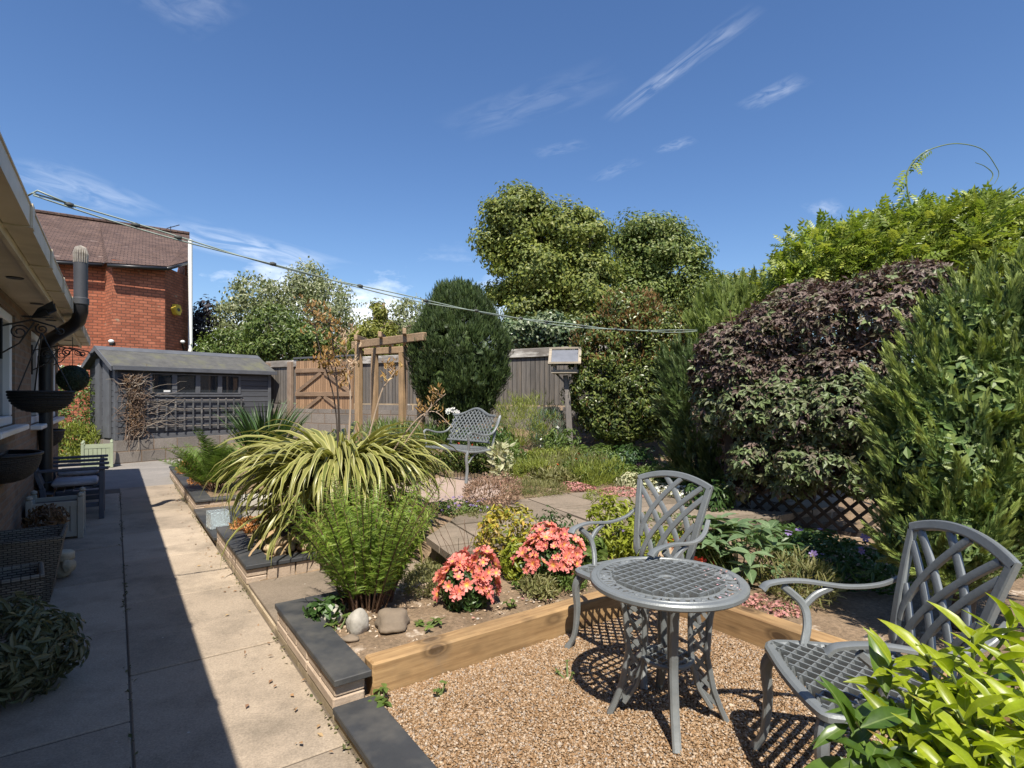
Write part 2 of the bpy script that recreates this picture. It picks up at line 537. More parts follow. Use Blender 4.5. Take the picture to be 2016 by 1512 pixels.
def lay(px, py): q = at(px, py, 1.0); q.z -= H; return q.x/q.z, 1/q.z
masks = [wisp(*lay(1195,240), *lay(1500,10), .045, .26, 1.0), wisp(*lay(880,260), *lay(1230,140), .12, .09, 4.0),
         wisp(*lay(1462,215), *lay(1590,150), .06, .2, 7.0), wisp(*lay(1290,300), *lay(1370,272), .05, .17, 9.0),
         wisp(*lay(1165,358), *lay(1260,312), .06, .1, 12.0), wisp(*lay(1590,420), *lay(1665,405), .2, .2, 15.0),
         wisp(*lay(1050,305), *lay(1160,280), .06, .1, 17.0), wisp(*lay(80,380), *lay(260,375), .4, .25, 21.0),
         wisp(*lay(430,505), *lay(570,478), .7, .5, 25.0), wisp(*lay(300,40), *lay(420,-40), .12, .12, 28.0)]
# low white cloud over the roofs
el = mth('MULTIPLY', sx.outputs['Z'], 1.0)
cn = noise_t(nt, coord(nt, 'Generated', (1.0,1.0,2.6)), 4.2, 8, .6)
band = mth('MULTIPLY', mth('SUBTRACT', .27, el), 7.5, True)
west = mth('MULTIPLY', mth('SUBTRACT', .12, sx.outputs['X']), 3.2, True)
cum = mth('MULTIPLY', band, mth('SUBTRACT', cn.outputs['Fac'], mth('SUBTRACT', .64, mth('MULTIPLY', band, .3))), True); cum = mth('MULTIPLY', cum, 9.0, True)
masks.append(mth('MULTIPLY', mth('MULTIPLY', cum, west), .85, True))
tot = masks[0]
for k in masks[1:]: tot = mth('MAXIMUM', tot, k)
sc_ = mixc(nt, sky.outputs[0], (1.0,1.0,1.0), 0.0)
gam = nt.nodes.new('ShaderNodeHueSaturation'); gam.inputs['Saturation'].default_value = 1.16; gam.inputs['Hue'].default_value = .506
nt.links.new(sky.outputs[0], gam.inputs['Color'])
skc = mixc(nt, gam.outputs[0], (9.8,10.1,10.5), tot)
nt.links.new(skc, bg.inputs['Color']); nt.links.new(bg.outputs[0], wo.inputs['Surface'])
sc.view_settings.view_transform = 'Standard'; sc.view_settings.look = 'None'
sc.view_settings.exposure = 0.75; sc.view_settings.gamma = 1.0
sc.cycles.max_bounces = 6; sc.cycles.diffuse_bounces = 2; sc.cycles.transparent_max_bounces = 8
sc.cycles.use_denoising = True

# ================================================================ ground
def mk_earth(name, a, b, stones=True):
    m, nt, out = nodes(name)
    v = coord(nt, 'Object')
    n1 = noise_t(nt, v, 2.2, 8, .65)
    c = ramp(nt, [(.3, b), (.7, a)], n1.outputs['Fac']).outputs['Color']
    n2 = noise_t(nt, v, 38, 6, .7)
    c = mixc(nt, c, ramp(nt, [(.3, (.55,.55,.55)), (.7, (1.25,1.22,1.2))], n2.outputs['Fac']).outputs['Color'], 1.0, 'MULTIPLY')
    if stones:
        vo = nd(nt, 'TexVoronoi', Scale=46.0); nt.links.new(v, vo.inputs['Vector'])
        r = ramp(nt, [(.62, (0,0,0)), (.66, (1,1,1))], noise_t(nt, v, 5, 4).outputs['Fac'])
        cc = ramp(nt, [(0, (.16,.11,.07)), (.5, (.36,.28,.2)), (1, (.5,.42,.34))], vo.outputs['Color'])
        c = mixc(nt, c, cc.outputs['Color'], r.outputs['Color'])
    finish(nt, out, c, .95, bump(nt, n2.outputs['Fac'], .8, .02), 0, .2)
    return m
M_EARTH = mk_earth('bare_soil', (.28,.205,.135), (.165,.118,.075))
M_FAR = m_plain('rough_grass', (.09,.12,.04), (.06,.08,.03), .95, .8, .3, 8)

def mk_slab(name, a, b, dirt, isl=.18, dsc=1.4, dlo=.52, dhi=.75, gr=90):
    m, nt, out = nodes(name)
    v = coord(nt, 'Object'); g = nt.nodes.new('ShaderNodeNewGeometry')
    n1 = noise_t(nt, v, 1.6, 8, .68)
    c = ramp(nt, [(.25, b), (.75, a)], n1.outputs['Fac']).outputs['Color']
    r = ramp(nt, [(0, (1-isl,)*3), (1, (1+isl,)*3)], g.outputs['Random Per Island'])
    c = mixc(nt, c, r.outputs['Color'], 1.0, 'MULTIPLY')
    n3 = noise_t(nt, v, dsc, 9, .72)
    c = mixc(nt, c, dirt, ramp(nt, [(dlo, (0,0,0)), (dhi, (.8,.8,.8))], n3.outputs['Fac']).outputs['Color'])
    n2 = noise_t(nt, v, gr, 5, .7)
    c = mixc(nt, c, ramp(nt, [(.3, (.72,.72,.72)), (.7, (1.22,1.22,1.22))], n2.outputs['Fac']).outputs['Color'], 1.0, 'MULTIPLY')
    vo = nd(nt, 'TexVoronoi', Scale=7.0); nt.links.new(v, vo.inputs['Vector'])
    c = mixc(nt, c, (.5,.48,.42), ramp(nt, [(.03, (.7,.7,.7)), (.06, (0,0,0))], vo.outputs['Distance']).outputs['Color'])
    finish(nt, out, c, .9, bump(nt, n2.outputs['Fac'], .45, .006), 0, .25)
    return m
M_SLAB = mk_slab('concrete_slab', (.40,.325,.245), (.29,.236,.178), (.125,.105,.08), .18, 1.3, .47, .72)
M_FLAG = mk_slab('grey_flagstone', (.25,.2,.15), (.17,.137,.105), (.1,.085,.06), .2, 2.2, .48, .7)
M_DIRT = m_plain('dark_joint', (.12,.095,.07), None, .95, 20, .5, 60)
M_TAR = mk_slab('grey_asphalt', (.25,.23,.21), (.17,.16,.15), (.3,.27,.24), .05, 1.2)

tag(MB().prism([(-300,-60),(300,-60),(300,600),(-300,600)], -1.0, -.14).build('ground', M_FAR), kind='structure')

def wbox(mb, s0, s1, t0, t1, z0, z1, bev=0.0):
    return mb.box(W((s0+s1)/2, (t0+t1)/2, (z0+z1)/2), (t1-t0, s1-s0, z1-z0), PATH_ROT, bev)
R = random.Random(3)
p = MB()
cuts = [-2.88,-1.5,-.12,1.26,2.64,4.02,5.4,6.78,8.16,9.54,10.92,12.3]
for i in range(len(cuts)-1):
    wbox(p, cuts[i]+.005, cuts[i+1]-.005, .071, .905, -.06, R.uniform(-.004,.004), .006)
    c0 = cuts[i]-.55
    wbox(p, c0+.005, c0+1.37, -.86, .062, -.06, R.uniform(-.004,.004), .006)
tag(p.build('path', M_SLAB), kind='structure')
p = MB(); wbox(p, -3.5, 12.3, -.87, .93, -.1, -.009)
tag(p.build('path_bedding', M_DIRT), kind='structure')
p = MB(); p.prism([W(12.3,-6), W(12.3,.93), W(13.6,.93), W(13.6,2.6), W(21,2.6), W(21,-9), W(14,-9)], -.1, -.004)
tag(p.build('yard', M_TAR), kind='structure')

def soilz(x, y):
    s, t = st(x, y)
    z = .165+sm(s,4.6,6.0)*.16*sm(t,1.3,2.2)+(sm(y,8.6,11.5)*.5+sm(y,11.5,16)*.45)*sm(x,-3.2,-1.4)
    z = z-.13*sm(s,3.98,4.12)*(1-sm(s,5.16,5.3))*(1-sm(t,2.3,2.7))
    z = z-.1*sm(s,6.85,6.95)*(1-sm(s,8.8,8.9))*(1-sm(t,1.5,1.7))
    grav = (1-sm(s,2.9,2.95))*(1-sm(t,3.34,3.4))
    z = z*(1-grav)-.05*grav
    far = sm(s,13.4,13.6)*(1-sm(t,2.5,2.7)); z = z*(1-far)-.15*far
    z = z*sm(t,.96,1.02)-.15*(1-sm(t,.96,1.02))
    return z
ss = np.arange(-3.0, 24.0, .075); tt = np.arange(.95, 15.0, .075)
S_, T_ = np.meshgrid(ss, tt, indexing='ij')
X = UX*S_+UY*T_; Y = UY*S_-UX*T_
Zs = soilz(X, Y)
nzv = sum(a*np.sin(X*f1+p1)*np.sin(Y*f2+p2) for a, f1, f2, p1, p2 in ((.014,3.1,2.7,.3,1.1),(.009,7.3,6.1,2,.5),(.006,15,17,1,2),(.004,33,29,.4,.9)))
Zs = Zs+nzv*(Zs > .1)+(rng.random(Zs.shape)-.5)*.008
V = np.stack([X, Y, Zs], axis=-1).reshape(-1,3)
n1, n2 = S_.shape
i, j = np.meshgrid(np.arange(n1-1), np.arange(n2-1), indexing='ij')
q = np.stack([i*n2+j, (i+1)*n2+j, (i+1)*n2+j+1, i*n2+j+1], axis=-1)[..., ::-1].reshape(-1,4)
tag(raw_mesh('soil', V, np.full(len(q),4), q.ravel(), M_EARTH, None, True), kind='structure')

# gravel: a bedding sheet and the pebbles lying on it
def mk_gravel():
    m, nt, out = nodes('gravel_sheet')
    v = coord(nt, 'Object')
    vo = nd(nt, 'TexVoronoi', Scale=75.0); nt.links.new(v, vo.inputs['Vector'])
    sxx = nt.nodes.new('ShaderNodeSeparateXYZ'); nt.links.new(vo.outputs['Color'], sxx.inputs[0])
    c = ramp(nt, [(0,(.2,.12,.065)),(.3,(.3,.19,.1)),(.6,(.36,.245,.15)),(.85,(.42,.32,.22)),(1,(.27,.23,.2))], sxx.outputs[0]).outputs['Color']
    c = mixc(nt, c, ramp(nt, [(.3,(1,1,1)),(.7,(.55,.5,.45))], vo.outputs['Distance']).outputs['Color'], 1.0, 'MULTIPLY')
    iv = nd(nt, 'Math', operation='SUBTRACT'); iv.inputs[0].default_value = 1; nt.links.new(vo.outputs['Distance'], iv.inputs[1])
    finish(nt, out, c, .85, bump(nt, iv.outputs[0], .9, .012), 0, .3)
    return m
p = MB(); wbox(p, -3.0, 2.9, 1.0, 3.36, -.02, .056)
tag(p.build('gravel_bed', mk_gravel()), kind='structure')
def m_island(name, stops, rough=.8, spec=.3, bs=.2, bsc=60, em=None):
    m, nt, out = nodes(name)
    g = nt.nodes.new('ShaderNodeNewGeometry')
    c = ramp(nt, stops, g.outputs['Random Per Island']).outputs['Color']
    n = noise_t(nt, coord(nt, 'Object'), bsc, 5, .6)
    c = mixc(nt, c, ramp(nt, [(.3,(.75,.75,.75)),(.7,(1.15,1.15,1.15))], n.outputs['Fac']).outputs['Color'], 1.0, 'MULTIPLY')
    finish(nt, out, c, rough, bump(nt, n.outputs['Fac'], bs, .004), 0, spec)
    return m
GSTOPS = [(0,(.13,.08,.042)),(.2,(.24,.14,.065)),(.45,(.29,.18,.095)),(.7,(.34,.24,.15)),(.9,(.45,.36,.27)),(1,(.22,.195,.175))]
M_PEB = m_island('pebbles', GSTOPS)
def stones(name, P, r, mat, flat=.65, parent=None):
    oc = np.array([(1,0,0),(0,1,0),(-1,0,0),(0,-1,0),(0,0,1),(0,0,-1)], dtype=float)
    oc = np.concatenate([oc[:4]*.98, nz(np.array([(1,1,1),(-1,1,1),(-1,-1,1),(1,-1,1)]))*1.0, oc[4:5]*.9, oc[5:6]*.6])
    fs = [[0,1,5-1],[1,2,5],[2,3,6],[3,0,7],[4,1,5],[5,2,6],[6,3,7],[7,0,4],[8,4,5],[8,5,6],[8,6,7],[8,7,4],[9,1,0],[9,2,1],[9,3,2],[9,0,3]]
    n = len(P); th = rng.random(n)*6.283
    c, s = np.cos(th), np.sin(th)
    e = np.stack([size(n,.8,1.35), size(n,.65,1.0), size(n,flat*.7,flat*1.2)], axis=1)
    tl = rng.normal(size=(n,2))*.3
    v = oc[None]*e[:,None,:]*r[:,None,None]*(1+.16*rng.normal(size=(n,10,1)))
    x = v[...,0]*c[:,None]-v[...,1]*s[:,None]; y = v[...,0]*s[:,None]+v[...,1]*c[:,None]
    z = v[...,2]+x*tl[:,:1]+y*tl[:,1:]
    V = np.stack([x,y,z], axis=-1)+P[:,None,:]
    fl = np.array([i for f in fs for i in f])
    return raw_mesh(name, V.reshape(-1,3), np.full(n*len(fs),3), (np.arange(n)[:,None]*10+fl[None]).ravel(), mat, parent, True)
n = 115000
s_ = 2.84-3.0*rng.random(n)**1.35; t_ = 1.13+2.17*rng.random(n)
r_ = size(n,.0042,.0086)
P = np.stack([UX*s_+UY*t_, UY*s_-UX*t_, .058+r_*.25+rng.random(n)*.004], axis=1)
r_ = r_*(1+.7*(rng.random(n) > .985))
tag(stones('gravel', P, r_, M_PEB), kind='stuff')

# slate copings, bricks and the low wall along the path
M_SLATE = m_plain('slate_coping', (.046,.048,.051), (.027,.029,.032), .62, 3, .12, 70, 0, .4, None, (.095,.09,.08))
def mk_brick(name, cols, mortar, sc=1.0, bw=.225, rh=.075, ms=.012, patch=None, soft=.1):
    m, nt, out = nodes(name)
    u = nt.nodes.new('ShaderNodeUVMap')
    b = nd(nt, 'TexBrick', Scale=sc); nt.links.new(u.outputs[0], b.inputs['Vector'])
    b.inputs['Brick Width'].default_value = bw; b.inputs['Row Height'].default_value = rh
    b.inputs['Mortar Size'].default_value = ms; b.inputs['Mortar Smooth'].default_value = soft
    b.inputs['Color1'].default_value = (*cols[0],1); b.inputs['Color2'].default_value = (*cols[1],1)
    b.inputs['Mortar'].default_value = (*mortar,1); b.inputs['Bias'].default_value = 0
    n1 = noise_t(nt, u.outputs[0], 1.1, 6, .65); n2 = noise_t(nt, u.outputs[0], 30, 5, .7)
    c = mixc(nt, b.outputs['Color'], ramp(nt, [(.3,(.72,.7,.68)),(.7,(1.15,1.15,1.15))], n1.outputs['Fac']).outputs['Color'], 1.0, 'MULTIPLY')
    c = mixc(nt, c, ramp(nt, [(.3,(.75,.75,.75)),(.7,(1.2,1.2,1.2))], n2.outputs['Fac']).outputs['Color'], 1.0, 'MULTIPLY')
    if patch:
        mp = nt.nodes.new('ShaderNodeMapping'); mp.inputs['Scale'].default_value = (1.7,4.6,1)
        nt.links.new(u.outputs[0], mp.inputs['Vector'])
        n3 = noise_t(nt, mp.outputs[0], 1.0, 3, .5)
        c = mixc(nt, c, patch, ramp(nt, [(.68,(0,0,0)),(.72,(.8,.8,.8))], n3.outputs['Fac']).outputs['Color'])
    iv = nd(nt, 'Math', operation='SUBTRACT'); iv.inputs[0].default_value = 1; nt.links.new(b.outputs['Fac'], iv.inputs[1])
    nn = bump(nt, iv.outputs[0], .7, .008); nn = bump(nt, n2.outputs['Fac'], .3, .006, nn)
    finish(nt, out, c, .9, nn, 0, .25)
    return m
M_WALLSTONE = mk_slab('kerb_stone', (.42,.34,.24), (.28,.22,.14), (.15,.125,.07), .25, 2.4, .45, .7)
M_BUFF = m_plain('buff_brick', (.46,.36,.27), (.34,.26,.19), .9, 6, .5, 60)
def course(mb, s0, s1, t0, t1, z0, z1, L=.46, gap=.008):
    a = s0
    while a < s1-.02:
        b = min(a+L*R.uniform(.9,1.1), s1)
        wbox(mb, a+gap/2, b-gap/2, t0+R.uniform(0,.006), t1, z0, z1, .008); a = b
wall = empty('garden_wall', W(4,.95), 0, 'low stepped stone wall edging the long concrete path beside the raised beds', 'wall')
k = MB(); course(k, -2.8, 13.45, .912, 1.06, -.06, .045, .62)
pb(k, 'kerb_course', M_WALLSTONE, wall)
k = MB()
course(k, 2.86, 4.1, .91, 1.08, .047, .108, .46); course(k, 2.86, 4.1, .913, 1.08, .11, .178, .24)
course(k, 5.2, 6.9, .91, 1.08, .047, .108, .5); course(k, 5.2, 6.9, .913, 1.08, .11, .178, .24)
course(k, 8.88, 13.4, .91, 1.08, .047, .108, .5); course(k, 8.88, 13.4, .913, 1.08, .11, .178, .24)
for s in (4.0, 5.2, 8.88):                                 # the short returns
    for a in np.arange(1.085, 1.9, .24): wbox(k, s, s+.1, a, a+.23, .047, .178, .006)
pb(k, 'brick_course', M_BUFF, wall)
def coping(label, pieces):
    k = MB()
    for (s0,s1,t0,t1,z) in pieces: wbox(k, s0, s1, t0, t1, z, z+.034, .004)
    o = k.build('slate_coping', M_SLATE)
    tag(o, label, 'coping', 'slate copings along the path')
coping('long low slate coping beside the gravel at the near end of the path wall',
       [(-2.8,-.9,.9,1.12,.046),(-.892,1.0,.9,1.12,.047),(1.008,2.84,.9,1.12,.046)])
coping('slate coping with a short return holding the big fern bed next to the timber sleeper',
       [(2.83,4.13,.906,1.105,.182),(4.0,4.13,1.108,1.45,.183)])
coping('slate coping beside the heap of cobbles, in front of the variegated spiky plant',
       [(5.18,6.92,.906,1.12,.182),(5.18,5.36,1.123,2.0,.181)])
coping('lower slate slab that the small glass cube stands on',
       [(6.93,8.84,.885,1.2,.066),(6.93,8.84,1.208,1.9,.065)])
coping('farthest slate coping round the small fern and the red sedum',
       [(8.86,13.5,.906,1.12,.182),(8.86,9.02,1.123,1.9,.183)])

# paving between the beds
k = MB()
for a, b in ((.925,1.82),(1.83,2.75),(2.76,3.6)):
    wbox(k, 4.145, 5.17, a, b, .03, .072+R.uniform(-.004,.004), .006)
tag(k.build('stepping_slabs', M_FLAG), kind='structure')
def flag_poly(pts): return [Vector((x,y,0)) for x, y in pts]
terr = [(-.80,5.22),(-.52,4.66),(-.2,4.85),(.3,5.15),(.9,5.35),(1.7,5.7),(2.7,6.0),(3.9,6.7),(4.4,7.5),(3.2,8.0),(1.9,7.95),(.8,7.6),(.0,7.0),(-.6,6.1)]
def clip(poly, a, b, keep=1):
    out = []; n = len(poly)
    f = lambda p: ((b[0]-a[0])*(p[1]-a[1])-(b[1]-a[1])*(p[0]-a[0]))*keep
    for i in range(n):
        p, q_ = poly[i], poly[(i+1)%n]; fp, fq = f(p), f(q_)
        if fp >= 0: out.append(p)
        if fp*fq < 0:
            u = fp/(fp-fq); out.append((p[0]+u*(q_[0]-p[0]), p[1]+u*(q_[1]-p[1])))
    return out
k = MB()
g = .012
for ia in range(-3, 9):
    off = R.uniform(0,.5)
    for ib in range(-4, 9):
        a0 = ia*.66; b0 = ib*.9+off
        # cell in a frame turned 24 degrees
        c_, s_q = math.cos(.45), math.sin(.45)
        def wp(a, b): return (a*c_-b*s_q+.5, a*s_q+b*c_+5.0)
        pl = list(terr)
        cs = [wp(a0+g,b0+g), wp(a0+.66-g,b0+g), wp(a0+.66-g,b0+.9-g), wp(a0+g,b0+.9-g)]
        for e in range(4):
            if len(pl) < 3: break
            pl = clip(pl, cs[e], cs[(e+1)%4])
        if len(pl) >= 3: k.prism(pl, .28, .345+R.uniform(-.006,.006))
tag(k.build('terrace', M_FLAG), kind='structure')
k = MB(); k.prism([(.8+(x-.8)*.975,6.4+(y-6.4)*.97) for x, y in terr], .1, .33)
tag(k.build('terrace_bedding', M_DIRT), kind='structure')
M_PINKG = mk_slab('pink_gravel', (.38,.29,.24), (.28,.21,.17), (.3,.22,.17), .05, 3, .5, .8, 60)
k = MB(); k.prism([(-2.3,7.6),(-1.3,7.0),(-.5,6.8),(-.1,7.5),(.0,8.6),(-.1,9.6),(-1.2,10.4),(-2.6,10.0)], .1, .35)
tag(k.build('bench_terrace', M_PINKG), kind='structure')

# timber sleepers round the gravel
M_OAK = m_wood('sleeper_timber', (.42,.275,.13), (.2,.115,.048), 'Y', 1.0, .8, True)
M_OAK2 = m_wood('sleeper_timber_across', (.42,.275,.13), (.2,.115,.048), 'X', 1.0, .8, True)
def sleeper(L, name, label, loc, rz, mat):
    o = MB().box((0,0,.09), (L,.13,.29), None, .011).build(name, mat)
    o.location = loc; o.rotation_euler = (0,0,rz)
    return tag(o, label, 'sleeper', 'timber sleepers edging the gravel')
ang = math.atan2(.579,.815)
sleeper(2.32, 'timber_sleeper', 'knotty new timber sleeper facing the gravel in front of the coral flowers', W(2.92,2.28), ang, M_OAK2)
sleeper(5.6, 'timber_sleeper', 'timber sleeper running back to the right behind the round table and right-hand chair', W(.03,3.43), ang+pi/2, M_OAK2)
# ================================================================ the bungalow on the left
M_HB = mk_brick('bungalow_brick', ((.25,.17,.115),(.17,.115,.08)), (.2,.17,.14))
M_UPVC = m_plain('white_plastic', (.74,.74,.72), (.66,.66,.63), .4, 2, .03, 20)
M_CREAM = m_plain('cream_fascia', (.62,.54,.42), (.5,.43,.32), .5, 1.5, .08, 30, 0, .4, None, (.34,.29,.21))
M_BLACK = m_plain('black_plastic', (.018,.018,.02), (.012,.012,.013), .4, 4, .05, 30)
M_GREYP = m_plain('grey_plastic', (.06,.063,.07), (.045,.047,.05), .5, 4, .08, 30)
M_IRON = m_plain('black_iron', (.015,.015,.016), None, .55, 9, .2, 50)
def m_glass(name, col=(.02,.025,.03), rough=.03):
    m, nt, out = nodes(name)
    p = finish(nt, out, col, rough, None, 0, .9)
    return m
M_PANE = m_glass('window_glass')
M_ROOFT = mk_brick('bungalow_tiles', ((.12,.07,.05),(.085,.055,.045)), (.03,.025,.02), 1, .3, .28, .012)
bung = empty('bungalow', W(6,-1.0), 0, 'brick bungalow with cream eaves and white windows along the shaded side of the path', 'bungalow')
ROT = PATH_ROT
def hb(mb, s0, s1, t0, t1, z0, z1, bev=0): return wbox(mb, s0, s1, t0, t1, z0, z1, bev)
def par(o, p): o.parent = p; o.matrix_parent_inverse = p.matrix_world.inverted(); return o
bpy.context.view_layer.update()
wins = [(6.1,7.74,1.37,2.5),(9.12,12.85,1.30,2.5)]
k = MB()
segs = [(-4.0,6.1),(7.74,9.12),(12.85,13.2)]
for a, b in segs: hb(k, a, b, -1.1, -.85, -.1, 2.64)
for a, b, z0, z1 in wins:
    hb(k, a, b, -1.1, -.85, -.1, z0); hb(k, a, b, -1.1, -.85, z1, 2.64)
hb(k, 12.95, 13.2, -7.5, -1.1, -.1, 2.64); hb(k, -4.0, -3.75, -7.5, -1.1, -.1, 2.64)
pb(k, 'wall', M_HB, bung)
k = MB(); hb(k, -4.2, 13.75, -.86, -.53, 2.65, 2.668)
so_ = pb(k, 'soffit', M_CREAM, bung)
for s in (3.0,4.6,6.2,7.8,9.4,11.0,12.6):
    k = MB(); k.lathe([(.001,2.64),(.055,2.641),(.06,2.651)], W(s,-.68), 16); pb(k, 'soffit_vent', M_BLACK, bung)
k = MB(); hb(k, -4.2, 13.75, -.555, -.53, 2.6, 2.8)
hb(k, 13.73, 13.76, -4.2, -.556, 2.62, 2.82)
pb(k, 'fascia', M_CREAM, bung)
k = MB()                                                 # box gutter and its union straps
for (t0,t1,z0,z1) in ((-.525,-.405,2.655,2.665),(-.415,-.405,2.665,2.775),(-.525,-.515,2.665,2.775),(-.43,-.398,2.776,2.786)):
    hb(k, -4.2, 13.78, t0, t1, z0, z1)
for s in np.arange(-3.2, 13.7, 1.25):
    hb(k, s, s+.09, -.53, -.393, 2.646, 2.654); hb(k, s, s+.09, -.404, -.392, 2.655, 2.79)
hb(k, 13.781, 13.79, -.53, -.395, 2.65, 2.79)
pb(k, 'gutter', M_CREAM, bung)
k = MB()
k.slab([W(-4.3,-.46,2.83), W(13.85,-.46,2.83), W(13.85,-4.3,4.35), W(-4.3,-4.3,4.35)][::-1], .06)
k.slab([W(-4.3,-4.32,4.35), W(13.85,-4.32,4.35), W(13.85,-8.1,2.83), W(-4.3,-8.1,2.83)][::-1], .06)
pb(k, 'roof', M_ROOFT, bung)
k = MB(); k.slab([W(13.19,-.86,2.64), W(13.19,-7.5,2.64), W(13.19,-4.3,4.2)], .2)
pb(k, 'gable', M_HB, bung)
for (a, b, z0, z1) in wins:
    k = MB()
    nm = 2 if b-a < 2 else 4
    for (s0,s1,q0,q1) in ((a,b,z0,z0+.09),(a,b,z1-.09,z1)): hb(k, s0, s1, -.99, -.87, q0, q1, .01)
    for i in range(nm+1):
        s = a+(b-a-.09)*i/nm
        hb(k, s, s+.09, -.988, -.872, z0+.092, z1-.092, .01)
    f = pb(k, 'window', M_UPVC, bung)
    k = MB()
    for i in range(nm):
        s0 = a+.09+(b-a-.09)*i/nm; s1 = a+(b-a-.09)*(i+1)/nm
        hb(k, s0+.002, s1-.002, -.95, -.935, z0+.092, z1-.092)
    pb(k, 'pane', M_PANE, f)
    k = MB(); hb(k, a-.06, b+.06, -.9, -.74, z0-.06, z0-.004, .01)
    pb(k, 'sill', M_UPVC, f)

# soil vent pipe with its two bends and wire cap
pw = W(9.4,-.72); yy = 7.02
top = at(159, 530, 6.75); vent = empty('vent_pipe', (top.x, top.y, 0), 0, 'black soil vent pipe that bends out past the gutter and up past the eaves', 'pipe')
wallp = Vector((at(78, 780, 7.5).x, 7.5, 0)); wallp = W(st(wallp.x, wallp.y)[0], -.76)
out_ = Vector((top.x, top.y, 0))
k = MB()
path = [wallp+Vector((0,0,z)) for z in (-.02,1.0,2.0,2.28)]
a, b = wallp+Vector((0,0,2.34)), out_+Vector((0,0,2.52))
path += [wallp.lerp(out_,.06)+Vector((0,0,2.38)), wallp.lerp(out_,.2)+Vector((0,0,2.43)), wallp.lerp(out_,.8)+Vector((0,0,2.53)), wallp.lerp(out_,.94)+Vector((0,0,2.58)), out_+Vector((0,0,2.68)), out_+Vector((0,0,2.8))]
k.sweep(path, .15, None, (0,1,0), 16)
pb(k, 'lower_pipe', M_BLACK, vent, smooth=True, auto=40)
k = MB(); k.lathe([(.07,2.76),(.083,2.77),(.083,2.84),(.07,2.85),(.07,3.3)], out_, 20)
pb(k, 'upper_pipe', M_GREYP, vent, smooth=True, auto=40)
for z in (.4, 2.1):
    k = MB(); k.lathe([(.076,z),(.088,z+.01),(.088,z+.1),(.076,z+.11)], wallp, 18); pb(k, 'collar', M_BLACK, vent, smooth=True, auto=40)
k = MB(); M_GALV = m_plain('weathered_galvanised', (.42,.38,.32), (.25,.22,.18), .6, 20, .2, 60, .5)
for i in range(18):
    a = 2*pi*i/18; c, s = math.cos(a), math.sin(a)
    k.sweep([out_+Vector((c*.066,s*.066,3.27)), out_+Vector((c*.07,s*.07,3.38)), out_+Vector((c*.05,s*.05,3.45)), out_+Vector((0,0,3.475))], .018, None, (0,1,0), 5)
pb(k, 'cap', M_GALV, vent)

# ---------------- hanging and standing things against the wall
M_WICK = None
def mk_wicker(name, a, b):
    m, nt, out = nodes(name)
    u = nt.nodes.new('ShaderNodeUVMap')
    br = nd(nt, 'TexBrick', Scale=1.0); nt.links.new(u.outputs[0], br.inputs['Vector'])
    br.inputs['Brick Width'].default_value = .05; br.inputs['Row Height'].default_value = .018
    br.inputs['Mortar Size'].default_value = .004; br.inputs['Color1'].default_value = (*a,1); br.inputs['Color2'].default_value = (*b,1)
    br.inputs['Mortar'].default_value = (*[x*.25 for x in b],1); br.inputs['Mortar Smooth'].default_value = .6
    iv = nd(nt, 'Math', operation='SUBTRACT'); iv.inputs[0].default_value = 1; nt.links.new(br.outputs['Fac'], iv.inputs[1])
    finish(nt, out, br.outputs['Color'], .75, bump(nt, iv.outputs[0], 1, .012))
    return m
M_WICKB = mk_wicker('dark_wicker', (.03,.028,.027), (.02,.019,.018))
M_WICKG = mk_wicker('pale_wicker', (.22,.19,.14), (.16,.135,.1))
def basket(c, r, name, label, depth=.75):
    t = empty(name, c, 0, label, 'basket')
    k = MB()
    for i in range(11):
        u = i/10; a = u*pi/2*.96
        rr = r*math.cos(a)**.75; z = -r*depth*math.sin(a)
        k.sweep([(rr*math.cos(q), rr*math.sin(q), z) for q in np.linspace(0,2*pi,33)[:-1]], .022, .026, (0,0,1), 6, closed=True)
    k.lathe([(r*math.cos(u*pi/2*.96)**.75*.98, -r*depth*math.sin(u*pi/2*.96)) for u in np.linspace(.97,0,9)], (0,0,0), 24, None, False)
    k.build('bowl', M_WICKB, t, smooth=True, auto=50)
    k = MB(); k.lathe([(r*.01,-.03),(r*.94,-.035)], (0,0,0), 20, None, False)
    k.build('compost', M_DIRT, t)
    return t
bc = at(82, 772, 5.1)
hbk = basket(bc, .235, 'hanging_basket', 'round black wicker hanging basket on chains beside the near window')
hook = at(84, 655, 5.1)
k = MB()
for a in (.4,2.5,4.6):
    k.sweep([(.225*math.cos(a), .225*math.sin(a), 0), (0,0,hook.z-bc.z)], .012, None, (1,0,0), 5)
k.build('chain', M_IRON, hbk)
def scroll(k, c, r, turns, a0, ax, w=.014):               # a flat iron scroll in the vertical plane that holds ax
    pts = []
    for i in range(int(18*turns)+1):
        a = a0+2*pi*i/18; rr = r*(1-.75*i/(18*turns))
        pts.append(Vector(c)+Vector(ax)*(rr*math.cos(a))+Vector((0,0,rr*math.sin(a))))
    k.sweep(pts, w, None, Vector(ax).cross(Vector((0,0,1))), 5)
perp = Vector((.815,.579,0))
